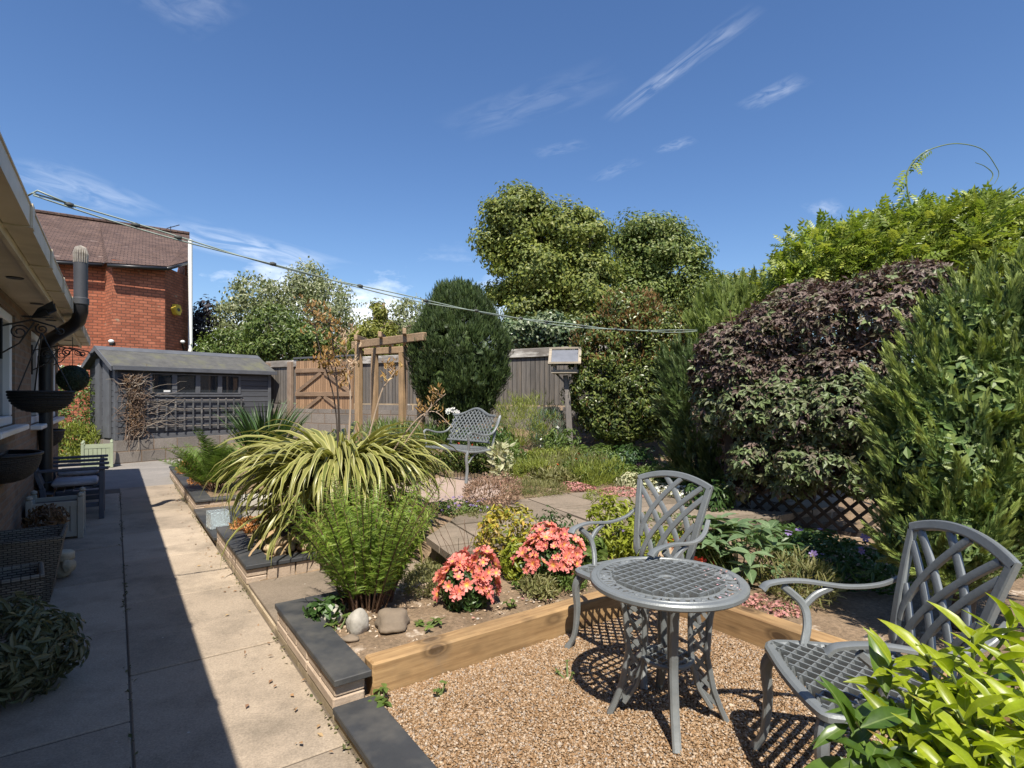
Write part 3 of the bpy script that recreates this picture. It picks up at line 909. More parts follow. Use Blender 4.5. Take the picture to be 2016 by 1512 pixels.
def bracket(px, y, z, L, label, butterfly=False):
    wl = W(st((px-1008)/F*y, y)[0], -.845, z)
    t = empty('wall_bracket', wl, 0, label, 'bracket', 'iron hanging brackets on the bungalow wall')
    k = MB()
    k.bar((0,0,-.25), (0,0,.12), .02, .012, (0,1,0))
    k.sweep([(0,0,.05), tuple(perp*L*.5+Vector((0,0,.12))), tuple(perp*L*.9+Vector((0,0,.07))), tuple(perp*L+Vector((0,0,.0)))], .016, None, (0,0,1), 6)
    k.sweep([(0,0,-.2), tuple(perp*L*.3+Vector((0,0,-.1))), tuple(perp*L*.55+Vector((0,0,.1)))], .014, None, (0,0,1), 6)
    scroll(k, perp*L*.3+Vector((0,0,.0)), .07, 1.6, .5, perp); scroll(k, perp*L*.68+Vector((0,0,.04)), .05, 1.5, 2, perp)
    scroll(k, perp*L+Vector((0,0,.03)), .035, 1.3, 3.5, perp)
    k.build('scroll_arm', M_IRON, t)
    if butterfly:
        k = MB(); c = perp*L*.5+Vector((0,0,.15)); d = Vector((UX,UY,0))
        for s in (-1,1):
            for (u0, h0, l) in ((.0,.15,.16),(-.06,.06,.11)):
                k.slab([c, c+perp*.05+Vector((0,0,h0*.5))+d*s*.06, c+perp*(l)+Vector((0,0,h0))+d*s*.1, c+perp*(l+.02)+Vector((0,0,h0*.5))+d*s*.07, c+perp*.07+Vector((0,0,.0))+d*s*.02], .006)
        k.sweep([c-perp*.07, c, c+perp*.16], [.012,.022,.008], None, (0,0,1), 6)
        k.build('butterfly', M_IRON, t)
    return t
bracket(12, 5.1, 2.25, .42, 'iron wall bracket topped with a black butterfly ornament', True)
bracket(76, 7.0, 2.18, .5, 'scrolled iron bracket on the wall between the windows, behind the vent pipe')
bracket(95, 8.6, 2.3, .55, 'farther iron bracket that carries the clipped topiary ball')
# topiary ball on its bracket
tb = at(143, 745, 8.4)
P, N = shell([(0,0,0,.2,.2,.2)], 5200, .86)
tob = empty('topiary_ball', tb, 0, 'dark artificial topiary ball hanging from a bracket near the bungalow corner', 'topiary')
M_TOPI = m_leaf('topiary_leaf', [(.014,.025,.014),(.022,.04,.02),(.03,.05,.025)], .1)
emit('foliage', T_QUAD, P, tang(N,.1), jit(N,.6,0), size(5200,.02,.04), .6, M_TOPI, tob)
k = MB(); k.sweep([(0,0,.18),(0.0,0.0,.62)], .01, None, (1,0,0), 5); k.build('chain', M_IRON, tob)
# half baskets fixed to the wall
def half_basket(s, z, r, label):
    c = W(s,-.85,z); t = empty('wall_basket', c, ang, label, 'wall planter', 'dark half-round planters on the bungalow wall')
    k = MB(); vs = []; fs = []; n = 16; m = 7
    for i in range(m+1):
        a = i/m*pi/2; rr = r*math.cos(a)**.7; zz = -.72*r*math.sin(a)
        for q in range(n+1):
            th = -pi/2+pi*q/n; vs.append((rr*math.cos(th)*.8, rr*math.sin(th), zz))
    for i in range(m):
        for q in range(n): fs.append([i*(n+1)+q, i*(n+1)+q+1, (i+1)*(n+1)+q+1, (i+1)*(n+1)+q])
    k.add(vs, fs); k.build('bowl', M_WICKB, t, smooth=True)
    k = MB()
    k.sweep([(r*.8*math.cos(th), r*math.sin(th), .005) for th in np.linspace(-pi/2,pi/2,17)], .03, None, (0,0,1), 6)
    k.bar((0,-r,.005),(0,r,.005),.02,.03); k.build('rim', M_IRON, t, smooth=True)
    vs = [(0,-r*.95,-.02)]+[(r*.76*math.cos(th), r*.95*math.sin(th), -.02) for th in np.linspace(-pi/2,pi/2,13)]
    k = MB(); k.add(vs, [list(range(1,14))]); k.build('compost', M_DIRT, t)
half_basket(6.9, 1.12, .36, 'dark half-round wall planter under the near window')
half_basket(10.2, 1.17, .33, 'dark half-round wall planter partly hidden behind the vent pipe')
# slatted armchairs
M_NAVY = m_plain('slate_blue_paint', (.07,.082,.105), (.05,.058,.075), .55, 3, .1, 40)
M_CUSH = m_plain('pale_cushion', (.42,.41,.43), (.34,.33,.35), .9, 12, .3, 90)
def garden_armchair():
    t = empty('garden_armchair', (0,0,0)); w_ = .66; d = .62
    for sx in (-1,1):
        MB().box((sx*w_/2,-d/2,.33),(.07,.06,.66),None,.006).build('leg', M_NAVY, t)
        k = MB(); k.bar((sx*w_/2,d/2-.05,0),(sx*w_/2,d/2+.0,.46),.07,.06,(0,1,0),.006); k.bar((sx*w_/2,d/2,.461),(sx*w_/2,d/2+.22,1.12),.07,.045,(0,1,0),.006)
        k.build('leg', M_NAVY, t)
        MB().box((sx*w_/2,-.02,.685),(.1,.74,.035),None,.008).build('arm', M_NAVY, t)
        MB().box((sx*(w_/2),-.02,.2),(.035,.52,.06),None,.005).build('stretcher', M_NAVY, t)
    k = MB()
    for i in range(6): k.box((0,-d/2+.05+i*.1,.44-.012*i),(w_-.08,.085,.024),None,.004)
    k.box((0,-d/2,.4),(w_-.075,.03,.09)); k.build('seat', M_NAVY, t)
    k = MB()
    for i in range(7):
        x = (i-3)*.083
        k.bar((x,d/2+.0,.5),(x,d/2+.2,1.08),.06,.02,(0,1,0),.004)
    k.bar((-w_/2,d/2+.215,1.11),(w_/2,d/2+.215,1.11),.03,.09,(0,0,1),.006); k.bar((-w_/2+.04,d/2+.03,.5),(w_/2-.04,d/2+.03,.5),.03,.07)
    k.build('backrest', M_NAVY, t)
    k = MB(); k.box((0,-.02,.49),(w_-.12,.5,.075),None,.03); c = k.build('cushion', M_CUSH, t, smooth=True)
    return t
ac = garden_armchair()
# a chair faces away from the wall: its -y side looks across the path
def face(o, s, t, z, dirv):
    o.location = W(s,t,z); o.rotation_euler = (0,0,math.atan2(dirv[1],dirv[0])+pi/2)
ac2 = copy_tree(ac)
face(ac, 9.75, -.46, 0, (.815,.579)); face(ac2, 11.0, -.48, 0, (.815,.579))
tag(ac, 'nearer slatted blue-grey wooden garden armchair with a pale cushion, in the shade of the wall', 'armchair', 'wooden armchairs in the shade of the bungalow')
tag(ac2, 'farther slatted blue-grey wooden garden armchair, partly hidden behind its twin', 'armchair', 'wooden armchairs in the shade of the bungalow')
# square planters with corner posts
def box_planter(sz, h, mat, name, label, loc, rz):
    t = empty(name, loc, rz, label, 'planter')
    for sx in (-1,1):
        for sy in (-1,1):
            k = MB(); k.box((sx*sz/2,sy*sz/2,h/2+.02),(.06,.06,h+.04),None,.006); k.lathe([(.0,h+.1),(.03,h+.085),(.034,h+.06),(.02,h+.042)], (sx*sz/2,sy*sz/2,0), 10)
            k.build('post', mat, t)
    for (c, d) in (((0,-sz/2),(sz-.06,.022)),((0,sz/2),(sz-.06,.022)),((-sz/2,0),(.022,sz-.06)),((sz/2,0),(.022,sz-.06))):
        k = MB(); n = 6; ln = max(d); st_ = ln/n
        for i in range(n):
            o = -ln/2+st_*(i+.5)
            k.box((c[0]+(o if d[0] > d[1] else 0), c[1]+(o if d[1] >= d[0] else 0), h/2), (st_-.008 if d[0] > d[1] else d[0], st_-.008 if d[1] >= d[0] else d[1], h-.12))
        dd = (d[0], d[1]+.012) if d[0] > d[1] else (d[0]+.012, d[1])
        k.box((c[0],c[1],h-.03),(*dd,.06)); k.box((c[0],c[1],.06),(*dd,.06))
        k.build('side_panel', mat, t)
    MB().box((0,0,h-.06),(sz-.05,sz-.05,.03)).build('compost', M_DIRT, t)
    return t
M_SAGE = m_plain('sage_paint', (.32,.36,.25), (.26,.3,.2), .6, 4, .1, 40)
M_OFFW = m_plain('offwhite_paint', (.36,.34,.28), (.29,.27,.22), .6, 4, .1, 40)
box_planter(.54,.52, M_SAGE, 'planter_box', 'pale green square wooden planter at the left corner of the shed', Vector((at(192,900,13.1).x,13.1,0)), .62)
box_planter(.46,.44, M_OFFW, 'planter_box', 'off-white square wooden planter in front of the nearer armchair', W(8.5,-.56), ang)
# wicker tubs
def wicker_tub(s, t, b, h, tp, label, rz=0):
    o = empty('wicker_planter', W(s,t), ang+rz, label, 'planter', 'pale square wicker planters by the wall')
    k = MB(); vs = []; 
    for (q, z) in ((b/2,0),(tp/2,h),(tp/2-.03,h),(b/2-.03,.08)): vs += [(-q,-q,z),(q,-q,z),(q,q,z),(-q,q,z)]
    fs = []
    for l in range(3):
        for e in range(4): fs.append([l*4+e, l*4+(e+1)%4, (l+1)*4+(e+1)%4, (l+1)*4+e])
    k.add(vs, fs+[[3,2,1,0]]); k.build('body', M_WICKG, o)
    k = MB()
    q = tp/2-.012
    k.sweep([(-q,-q,h),(q,-q,h),(q,q,h),(-q,q,h)], .045, None, (0,0,1), 8, closed=True)
    k.build('rim', M_WICKG, o, smooth=True)
    k = MB(); q = tp/2-.03; k.add([(-q,-q,h-.07),(q,-q,h-.07),(q,q,h-.07),(-q,q,h-.07)], [[0,1,2,3]]); k.build('liner', M_NAVY, o)
wicker_tub(6.0,-.6,.34,.52,.52,'taller pale wicker planter with a dark blue liner in the shade by the wall')
wicker_tub(5.25,-.62,.3,.4,.4,'shorter pale wicker planter in front of the taller one, above the shaded leafy plant', .1)
M_TERR = m_plain('terracotta', (.36,.14,.07), (.26,.1,.05), .8, 7, .2, 50)
def pot(loc, r, h, mat, label, name='flower_pot', grp=None):
    o = empty(name, loc, 0, label, 'pot', grp)
    k = MB(); k.lathe([(r*.68,0),(r*.9,h*.8),(r*1.0,h*.8),(r*1.04,h),(r*.92,h),(r*.86,h*.8)], (0,0,0), 26, None, False); k.build('body', mat, o, smooth=True, auto=40)
    k = MB(); k.lathe([(.001,h*.8),(r*.88,h*.8)], (0,0,0), 20, None, False); k.build('compost', M_DIRT, o)
    return o
pot(W(7.15,-.56), .12, .2, M_TERR, 'small terracotta pot between the wicker planter and the off-white box')
bp = pot(W(7.75,-.6), .15, .28, M_GREYP, 'dark pot with a dead brown plant beside the off-white planter')
M_DEAD = m_leaf('dead_leaf', [(.12,.07,.035),(.2,.12,.06),(.08,.045,.025)], .2)
P, N = shell([(0,0,.36,.2,.2,.16)], 420, .4)
emit('dead_foliage', T_LEAF, P, tang(N,.8), jit(N), size(420,.05,.09), .4, M_DEAD, bp)
# the pale carved stone ornament
M_STONEORN = m_plain('pale_carved_stone', (.5,.44,.32), (.36,.31,.22), .9, 9, .5, 40)
o = empty('stone_ornament', W(6.6,-.4), 0, 'small lumpy pale stone ornament on the paving beside the wicker planter', 'ornament')
k = MB(); k.rock((0,0,.1),(.1,.08,.11),None,3); k.rock((.05,-.03,.2),(.09,.07,.06),None,5); k.build('body', M_STONEORN, o, smooth=True)
k = MB(); k.rock((-.06,.05,.17),(.06,.05,.05),None,8); k.rock((.1,-.06,.12),(.04,.04,.06),None,9); k.build('head', M_STONEORN, o, smooth=True)
# evergreen in shade, bottom left
sp = W(4.1,-.5)
o = empty('shaded_shrub', sp, 0, 'dull green narrow-leaved shrub in the shade at the foot of the bungalow wall', 'shrub')
M_SHADEL = m_leaf('shade_shrub_leaf', [(.07,.085,.04),(.11,.12,.06),(.16,.16,.08),(.2,.18,.1)], .2)
P, N, C, _ = clumps([(0,0,.3,.27,.27,.22),(.08,.08,.22,.23,.23,.18),(-.05,-.18,.26,.23,.22,.2)], 90, 30, .08)
emit('foliage', T_LEAF, P, tang(N,.3), jit(N,.6), size(len(P),.045,.1), .32, M_SHADEL, o)
k = MB()
for c in C[::6]: k.sweep([(0,0,0), (c[0]*.5,c[1]*.5,c[2]*.5), tuple(c)], [.02,.014,.006], None, (0,1,0), 5)
k.build('stem', M_OAK, o)

# ================================================================ brick house behind the shed
M_RED = mk_brick('old_red_brick', ((.42,.15,.085),(.28,.09,.05)), (.17,.075,.05), 1, .235, .093, .012, (.34,.25,.17))
M_TILE = mk_brick('brown_roof_tiles', ((.13,.085,.07),(.085,.056,.05)), (.035,.026,.024), 1, .2, .13, .01, (.22,.17,.15))
rh = empty('brick_house', (-13,20,0), 0, 'tall red brick house with a brown tiled roof and a splayed corner behind the shed', 'house')
def pxy(px, y): return Vector(((px-1008)/F*y, y, 0))
fp = [pxy(20,16.6), pxy(206,18.0), pxy(221,17.5), pxy(325,18.5), pxy(374,20.2), Vector((-15.6,26,0)), Vector((-22,24,0)), Vector((-19,16,0))]
k = MB(); k.prism(fp, -.2, 5.95); pb(k, 'wall', M_RED, rh)
k = MB()
e = [at(20,505,16.4), at(204,517,17.75), at(214,517,17.2), at(331,524,18.25), at(376,512,20.1)]
rl, rr = at(30,412,20.6), at(373,462,23.6)
k.slab([rl, e[0], e[1], rl.lerp(rr,.45)], .1); k.slab([rl.lerp(rr,.45), e[1], e[2]], .1); k.slab([rl.lerp(rr,.45), e[2], e[3], rr], .1); k.slab([rr, e[3], e[4]], .1)
pb(k, 'roof', M_TILE, rh)
k = MB(); k.slab([rr+Vector((-.02,0,-.08)), e[4]+Vector((-.05,0,-.2)), Vector((e[4].x-.1,e[4].y+.1,5.9)), Vector((-15.6,25.8,5.9)), rr+Vector((-1.3,2,-.4))], .15); k.prism([(rl.x,rl.y+.3),(rr.x,rr.y+.1),(-15.6,26),(-22,24)], 5.9, 5.96); pb(k, 'gable', M_RED, rh)
k = MB()
for a, b in ((e[0],e[1]),(e[2],e[3]),(e[3],e[4])):
    k.sweep([a+Vector((0,-.06,-.1)), b+Vector((0,-.06,-.1))], .13, .11, (0,0,1), 8)
pb(k, 'gutter', M_BLACK, rh, smooth=True)
k = MB(); k.sweep([rl+Vector((0,0,.03)), rr+Vector((0,0,.03))], .3, .16, (0,0,1), 8); pb(k, 'ridge_tiles', M_TILE, rh)
k = MB(); q = at(336,462,23); k.sweep([q, q+Vector((0,0,.34))], .03, None, (0,1,0), 6); k.sweep([q+Vector((-.16,0,.26)), q+Vector((.36,0,.4))], .035, None, (0,0,1), 6); pb(k, 'aerial', M_BLACK, rh)
M_YEL = m_plain('yellow_plastic', (.75,.5,.05), (.6,.4,.04), .45, 3, .05, 20)
fd = (fp[4]-fp[3]).normalized(); fn = Vector((fd.y,-fd.x,0))
ab = fp[3].lerp(fp[4],.34)+fn*.07+Vector((0,0,at(0,610,19.1).z))
al = empty('alarm_box', ab, math.atan2(fd.y,fd.x), 'small yellow hexagonal alarm box high on the splayed brick corner', 'alarm box')
k = MB(); hx = [(.24*math.cos(a), 0, .2*math.sin(a)) for a in np.arange(6)*pi/3]
k.add([(x,-.08,z) for x,_,z in hx]+[(x,.06,z) for x,_,z in hx], [list(range(6))]+[[i,6+i,6+(i+1)%6,(i+1)%6] for i in range(6)]+[[6+i for i in range(6)][::-1]])
k.build('case', M_YEL, al)
k = MB(); k.add([(.11*math.cos(a), -.083, .06*math.sin(a)) for a in np.arange(14)*2*pi/14], [list(range(14))]); k.build('badge', M_GREYP, al)
lp = fp[3].lerp(fp[4],.5)+fn*.1+Vector((0,0,at(0,672,19.2).z))
o = empty('wall_lamp', lp, math.atan2(fd.y,fd.x), 'white knobbed lamp, its diagonal shadow built as a dark bar, low on the splayed brick corner', 'lamp')
k = MB(); k.rock((0,-.05,0),(.075,.075,.06),None,1,8,12,0); k.build('shade', M_UPVC, o, smooth=True)
k = MB(); k.sweep([(0,-.02,-.02),(.2,-.02,-.38),(.32,0,-.6)], .06, None, (0,1,0), 6); k.build('arm', M_BLACK, o)  # this dark bar stands in for the diagonal shadow below the knob
lp = at(219,672,17.3); o = empty('security_light', lp, 0, 'white domed light on the brick wall just above the shed ridge', 'lamp')
k = MB(); k.rock((0,0,0),(.08,.08,.06),None,2,8,12,0); k.build('shade', M_UPVC, o, smooth=True)
MB().box((-.02,.08,-.07),(.12,.16,.12),None,.02).build('bracket', M_BLACK, o)
q = at(381,600,19.95)
k = MB(); k.lathe([(.075,-.1),(.075,2.9),(.085,2.95),(.085,3.2),(.072,3.25),(.072,7.2)], (q.x,q.y-.2,0), 16)
tag(k.build('drain_pipe', M_UPVC, None, True, 40), 'tall white pipe standing at the right end of the red brick house', 'pipe')
# ================================================================ shed
def mk_boards(name, a, b, pitch=.14, vertical=False, dirt=None, bs=.8):
    m, nt, out = nodes(name)
    u = nt.nodes.new('ShaderNodeUVMap'); s = nt.nodes.new('ShaderNodeSeparateXYZ'); nt.links.new(u.outputs[0], s.inputs[0])
    d = nd(nt, 'Math', operation='DIVIDE'); d.inputs[1].default_value = pitch; nt.links.new(s.outputs['X' if vertical else 'Y'], d.inputs[0])
    fr = nd(nt, 'Math', operation='FRACT'); nt.links.new(d.outputs[0], fr.inputs[0])
    fl = nd(nt, 'Math', operation='FLOOR'); nt.links.new(d.outputs[0], fl.inputs[0])
    wn = nt.nodes.new('ShaderNodeTexWhiteNoise'); wn.noise_dimensions = '1D'; nt.links.new(fl.outputs[0], wn.inputs['W'])
    mp = nt.nodes.new('ShaderNodeMapping'); mp.inputs['Scale'].default_value = (16,1.2,1) if vertical else (1.2,16,1)
    nt.links.new(u.outputs[0], mp.inputs['Vector'])
    n1 = noise_t(nt, mp.outputs[0], 2.5, 8, .65)
    c = ramp(nt, [(.3,b),(.7,a)], n1.outputs['Fac']).outputs['Color']
    c = mixc(nt, c, ramp(nt, [(0,(.78,.78,.78)),(1,(1.2,1.2,1.2))], wn.outputs['Value']).outputs['Color'], 1.0, 'MULTIPLY')
    if dirt:
        n3 = noise_t(nt, mp.outputs[0], .5, 6, .7)
        c = mixc(nt, c, dirt, ramp(nt, [(.5,(0,0,0)),(.75,(.8,.8,.8))], n3.outputs['Fac']).outputs['Color'])
    gp = ramp(nt, [(0,(0,0,0)),(.05,(.0,.0,.0)),(.1,(1,1,1)),(.95,(.8,.8,.8)),(1,(.75,.75,.75))], fr.outputs[0])
    c = mixc(nt, c, mixc(nt, (.15,.15,.15), (1,1,1), gp.outputs['Color']), 1.0, 'MULTIPLY')
    nn = bump(nt, gp.outputs['Color'], bs, .02); nn = bump(nt, n1.outputs['Fac'], .25, .004, nn)
    finish(nt, out, c, .75, nn, 0, .3)
    return m
M_SHED = mk_boards('shed_boards', (.088,.094,.106), (.06,.064,.073), .155)
M_SHEDT = m_plain('shed_trim', (.1,.106,.118), (.068,.072,.081), .65, 4, .15, 40)
M_FELT = m_plain('roof_felt', (.105,.104,.098), (.068,.068,.066), .95, 5, .5, 120, 0, .2, None, (.12,.12,.08))
A0 = Vector((-9.76,13.8,0)); D1 = Vector((.59,.807,0)).normalized(); D2 = Vector((-.807,.59,0)).normalized()
SL, SD = 4.0, 1.85
ZB, ZE, ZR = .56, 2.42, 2.92
def S(a, b, z): return A0+D1*a+D2*b+Vector((0,0,z))
srot = math.atan2(D1.y, D1.x)
M_BLOCK = mk_brick('rough_stone_block', ((.24,.215,.19),(.17,.155,.14)), (.2,.15,.11), 1, .56, .29, .016, None, .4)
k = MB(); k.prism([S(-.05,-.12,0),S(SL+3,-.12,0),S(SL+3,.25,0),S(.2,.25,0),S(.2,SD,0),S(-.05,SD,0)], -.1, ZB)
tag(k.build('stone_plinth', M_BLOCK), 'low rough stone block wall that the grey shed stands on', 'wall')
shed = empty('garden_shed', S(0,0,ZB), srot, 'dark grey painted timber shed with a felt roof and four small windows', 'shed')
L_ = lambda a, b, z: Vector((a, b, z-ZB))                # the shed's own axes
WA, WB, WZ0, WZ1 = .72, 3.1, 1.72, 2.26
k = MB()
def sb(a0,a1,b0,b1,z0,z1,bev=0): k.box(((a0+a1)/2,(b0+b1)/2,(z0+z1)/2-ZB),(a1-a0,b1-b0,z1-z0),None,bev)
sb(0,SL,0,.03,ZB,WZ0); sb(0,WA,0,.03,WZ0,WZ1); sb(WB,SL,0,.03,WZ0,WZ1); sb(0,SL,0,.03,WZ1,ZE)
sb(0,SL,SD-.03,SD,ZB,ZE)
for a in (0,SL):
    pl = [L_(a,.031,ZB),L_(a,SD-.031,ZB),L_(a,SD-.031,ZE),L_(a,SD/2,ZR-.03),L_(a,.031,ZE)]
    if a == 0: k.slab(pl[::-1], -.03) if False else k.slab(pl[::-1], .03)
    else: k.slab(pl, .03)
k.build('wall', M_SHED, shed)
k = MB()
k.slab([L_(-.16,-.17,ZE-.03),L_(SL+.14,-.17,ZE-.03),L_(SL+.14,SD/2,ZR+.02),L_(-.16,SD/2,ZR+.02)], .03)
k.slab([L_(-.16,SD/2+.002,ZR+.02),L_(SL+.14,SD/2+.002,ZR+.02),L_(SL+.14,SD+.17,ZE-.03),L_(-.16,SD+.17,ZE-.03)], .03)
k.build('roof', M_FELT, shed)
k = MB(); k.slab([L_(-.17,SD/2-.22,ZR-.085),L_(SL+.15,SD/2-.22,ZR-.085),L_(SL+.15,SD/2,ZR+.026),L_(-.17,SD/2,ZR+.026)], .003); k.build('ridge_felt', M_SHEDT, shed)
k = MB(); k.box((SL/2,-.185,ZE-ZB-.06),(SL+.3,.022,.11),None,.004)
for s, b in ((-1,-.17),(1,SD+.17)):
    k.bar(L_(-.175,b,ZE-.075), L_(-.175,SD/2,ZR-.03), .022, .12, (1,0,0)) if False else k.slab([L_(-.165,b,ZE-.02),L_(-.165,SD/2,ZR+.03),L_(-.165,SD/2,ZR-.1),L_(-.165,b,ZE-.14)][::s], .022)
k.build('fascia', M_SHEDT, shed)
k = MB(); k.box((-.012,.04,(ZE-ZB)/2),(.07,.1,ZE-ZB-.02),None,.004); k.box((SL-.0,-.012,(ZE-ZB)/2),(.09,.03,ZE-ZB-.02),None,.004)
k.build('corner_trim', M_SHEDT, shed); k = MB()
k.box((-.025,SD*.62,(ZR-ZB)/2-.1),(.05,.3,ZR-ZB-.4)); k.box((-.03,SD*.3,(ZR-ZB)/2-.2),(.05,.42,ZR-ZB-.5),None,.004)
k.build('side_board', M_SHEDT, shed)
nW = 4; ww = (WB-WA)/nW
for i in range(nW):
    a0 = WA+ww*i; k = MB()
    k.box((a0+.03,.0,(WZ0+WZ1)/2-ZB),(.06,.06,WZ1-WZ0)); k.box((a0+ww-.03,.0,(WZ0+WZ1)/2-ZB),(.058,.058,WZ1-WZ0))
    k.box((a0+ww/2,-.002,WZ0-ZB+.02),(ww-.122,.06,.04)); k.box((a0+ww/2,-.002,WZ1-ZB-.015),(ww-.122,.06,.03))
    f = k.build('window', M_SHEDT, shed)
    k = MB(); k.box((a0+ww/2,.012,(WZ0+WZ1)/2-ZB),(ww-.12,.008,WZ1-WZ0-.07)); k.build('pane', M_PANE, f)
k = MB(); k.box((SL/2-.1,-.012,.06),(SL-.3,.03,.12),None,.004); k.box((1.9,-.022,WZ0-ZB-.05),(2.5,.05,.05),None,.004); k.build('sill_board', M_SHEDT, shed)
MB().box((WA+.42,.004,WZ0-ZB+.075),(.16,.004,.05)).build('paper_slip', M_UPVC, shed)
# trellis panel leaning on the shed, bare woody vine on its left
M_OLDW = m_wood('grey_weathered_wood', (.24,.22,.2), (.11,.1,.095), 'Z', 1, .85)
def local_thing(name, a, label, cat): return empty(name, S(a,0,ZB), srot, label, cat)
M_SHED2 = m_plain('trellis_paint', (.08,.084,.092), (.055,.058,.064), .75, 9, .3, 60, 0, .3, None, (.26,.25,.23))
tr = local_thing('trellis_panel', .55, 'grey square-grid trellis panel fixed to the front of the shed under its windows', 'trellis')
k = MB()
for i in range(12): k.box((.1+i*.222, -.075, .62),(.035,.02,.86))
k.build('upright', M_SHED2, tr)
k = MB()
for z in (.3,.52,.76,1.0): k.box((1.32,-.052,z),(2.6,.02,.032))
k.build('crossbar', M_OLDW, tr)
vn = local_thing('dead_climber', .1, 'bare tangled brown climber clinging to the left corner of the shed', 'climber')
M_TWIG = m_plain('dry_twig', (.2,.14,.1), (.1,.065,.045), .9, 12, .3, 60)
M_TWIG2 = m_plain('pale_dry_twig', (.36,.31,.25), (.22,.18,.14), .9, 12, .3, 60)
k = MB(); k2 = MB()
for i in range(170):
    x, z = R.gauss(.25,.13), R.uniform(.05,1.6); x = max(-.0, x)
    pts = [Vector((x, -.1-R.random()*.1, z))]; d = Vector((R.gauss(0,.5), R.gauss(0,.25), R.gauss(.2,.6)))
    for j in range(6):
        d = d+Vector((R.gauss(0,.5), R.gauss(0,.3), R.gauss(0,.5))); d.normalize()
        q = pts[-1]+d*R.uniform(.05,.1); q.y = min(-.04, max(-.3, q.y)); q.z = max(-.3, q.z); pts.append(q)
    (k if i % 5 else k2).sweep(pts, [.016,.015,.014,.012,.01,.008,.005], None, (.2,.3,1), 4)
for i in range(16):
    x = .55+R.random()*.9; pts = [Vector((.35,-.1,R.uniform(.3,1.3)))]
    for j in range(7):
        pts.append(pts[-1]+Vector((R.uniform(.08,.22), R.gauss(0,.02), R.gauss(0,.06)))); pts[-1].y = -.09
    k2.sweep(pts, [.014,.013,.012,.011,.01,.008,.006,.004], None, (0,0,1), 4)
for i in range(7):
    x = .02+.06*i; k.sweep([(x,-.08,-.35),(x+.05,-.1,.3),(x+R.gauss(.05,.06),-.1,.9),(x+R.gauss(.1,.1),-.12,1.5)], [.03,.026,.02,.012], None, (0,1,0), 5)
k.build('stem', M_TWIG, vn); k2.build('twig', M_TWIG2, vn)
P, N = shell([(.25,-.14,.85,.22,.1,.8),(.2,-.14,1.45,.25,.1,.25)], 900, .3)
emit('dry_leaf', T_QUAD, P, tang(N,.6), jit(N), size(900,.03,.07), .5, M_DEAD, vn)

# ================================================================ fence, gate, pergola
M_FB = mk_boards('fence_boards', (.17,.155,.14), (.1,.092,.085), .12, True, (.24,.19,.14), .9)
M_RAIL = m_plain('lichen_rail', (.27,.245,.22), (.14,.125,.11), .95, 3, .3, 50, 0, .2, (1,1,5), (.62,.6,.55))
M_POSTC = m_plain('brown_fence_post', (.27,.2,.145), (.18,.13,.095), .9, 5, .3, 50)
F0 = at(524,712,17.6); F1 = at(1106,676,12.4)
fd_ = Vector((F1.x-F0.x, F1.y-F0.y, 0)); FL = fd_.length; fd_.normalize(); fr_ = math.atan2(fd_.y, fd_.x)
fz0, fz1 = 1.46, 2.74
def fpos(px):                                           # how far along the fence the photograph's column px falls
    k = (px-1008)/F
    # F0.x + a dx = k (F0.y + a dy)
    return (k*F0.y-F0.x)/(fd_.x-k*fd_.y)
fence = empty('wooden_fence', (F0.x,F0.y,0), fr_, 'weathered grey close-boarded fence with a lichen-stained top rail along the back of the garden', 'fence')
pan = [(526,588),(697,744),(744,813),(813,1000),(1000,1105),(1105,1300)]
for i, (p0, p1) in enumerate(pan):
    a, b = fpos(p0), fpos(p1)
    MB().box(((a+b)/2,0,(fz0+fz1)/2-.08),(b-a-.006,.03,fz1-fz0-.16)).build('board_panel', M_FB, fence)
    MB().box(((a+b)/2,-.03,fz1-.09),(b-a-.02,.07,.2),None,.01).build('top_rail', M_RAIL, fence)
    MB().box(((a+b)/2,-.01,fz0-.1),(b-a-.1,.05,.13)).build('gravel_board', M_OLDW, fence)
for px in (533,577,712,742,800):
    a = fpos(px); MB().box((a,-.1,1.55),(.17,.12,2.3),None,.012).build('post', M_POSTC, fence)
k = MB(); k.prism([(fpos(524),.1),(fpos(524),-.12),(FL+3,-.12),(FL+3,.1)], .3, fz0-.17)
k2 = k.build('retaining_wall', M_BLOCK); k2.location = (F0.x,F0.y,0); k2.rotation_euler = (0,0,fr_)
tag(k2, 'low stone retaining wall under the grey fence', 'wall')
M_GATE = mk_boards('gate_boards', (.4,.25,.145), (.27,.165,.095), .1, True, None, .6)
M_GATEB = m_wood('gate_brace', (.3,.2,.125), (.17,.115,.075), 'X', 1, .85)
g0, g1 = fpos(585), fpos(700); gw = g1-g0
gate = empty('wooden_gate', (F0.x+fd_.x*g0-.1*fd_.y*-1*0, F0.y+fd_.y*g0, 0), fr_, 'tan ledged and braced wooden gate in the back fence, left of the pergola', 'gate')
gz0, gz1 = .3, 2.72
MB().box((gw/2,-.05,(gz0+gz1)/2),(gw-.06,.03,gz1-gz0)).build('board_panel', M_GATE, gate)
k = MB()
for z in (1.08,1.72,gz1-.3): k.box((gw/2,-.09,z),(gw-.08,.045,.13),None,.006)
k.build('ledge', M_GATEB, gate)
k = MB()
for (xa,za,xb,zb) in ((.12,1.79,gw*.47,2.34),(gw-.12,1.79,gw*.53,2.34),(.3,1.17,gw*.47,1.65),(gw-.3,1.17,gw*.53,1.65)):
    k.bar((xa,-.088,za),(xb,-.088,zb),.04,.11,(0,-1,0)) if False else k.bar((xa,-.088,za),(xb,-.088,zb),.1,.04,(0,-1,0))
k.build('brace', M_GATEB, gate)
k = MB(); k.box((gw/2,-.03,gz1+.08),(gw+.1,.14,.05)); k.build('capping', M_SHEDT, gate)
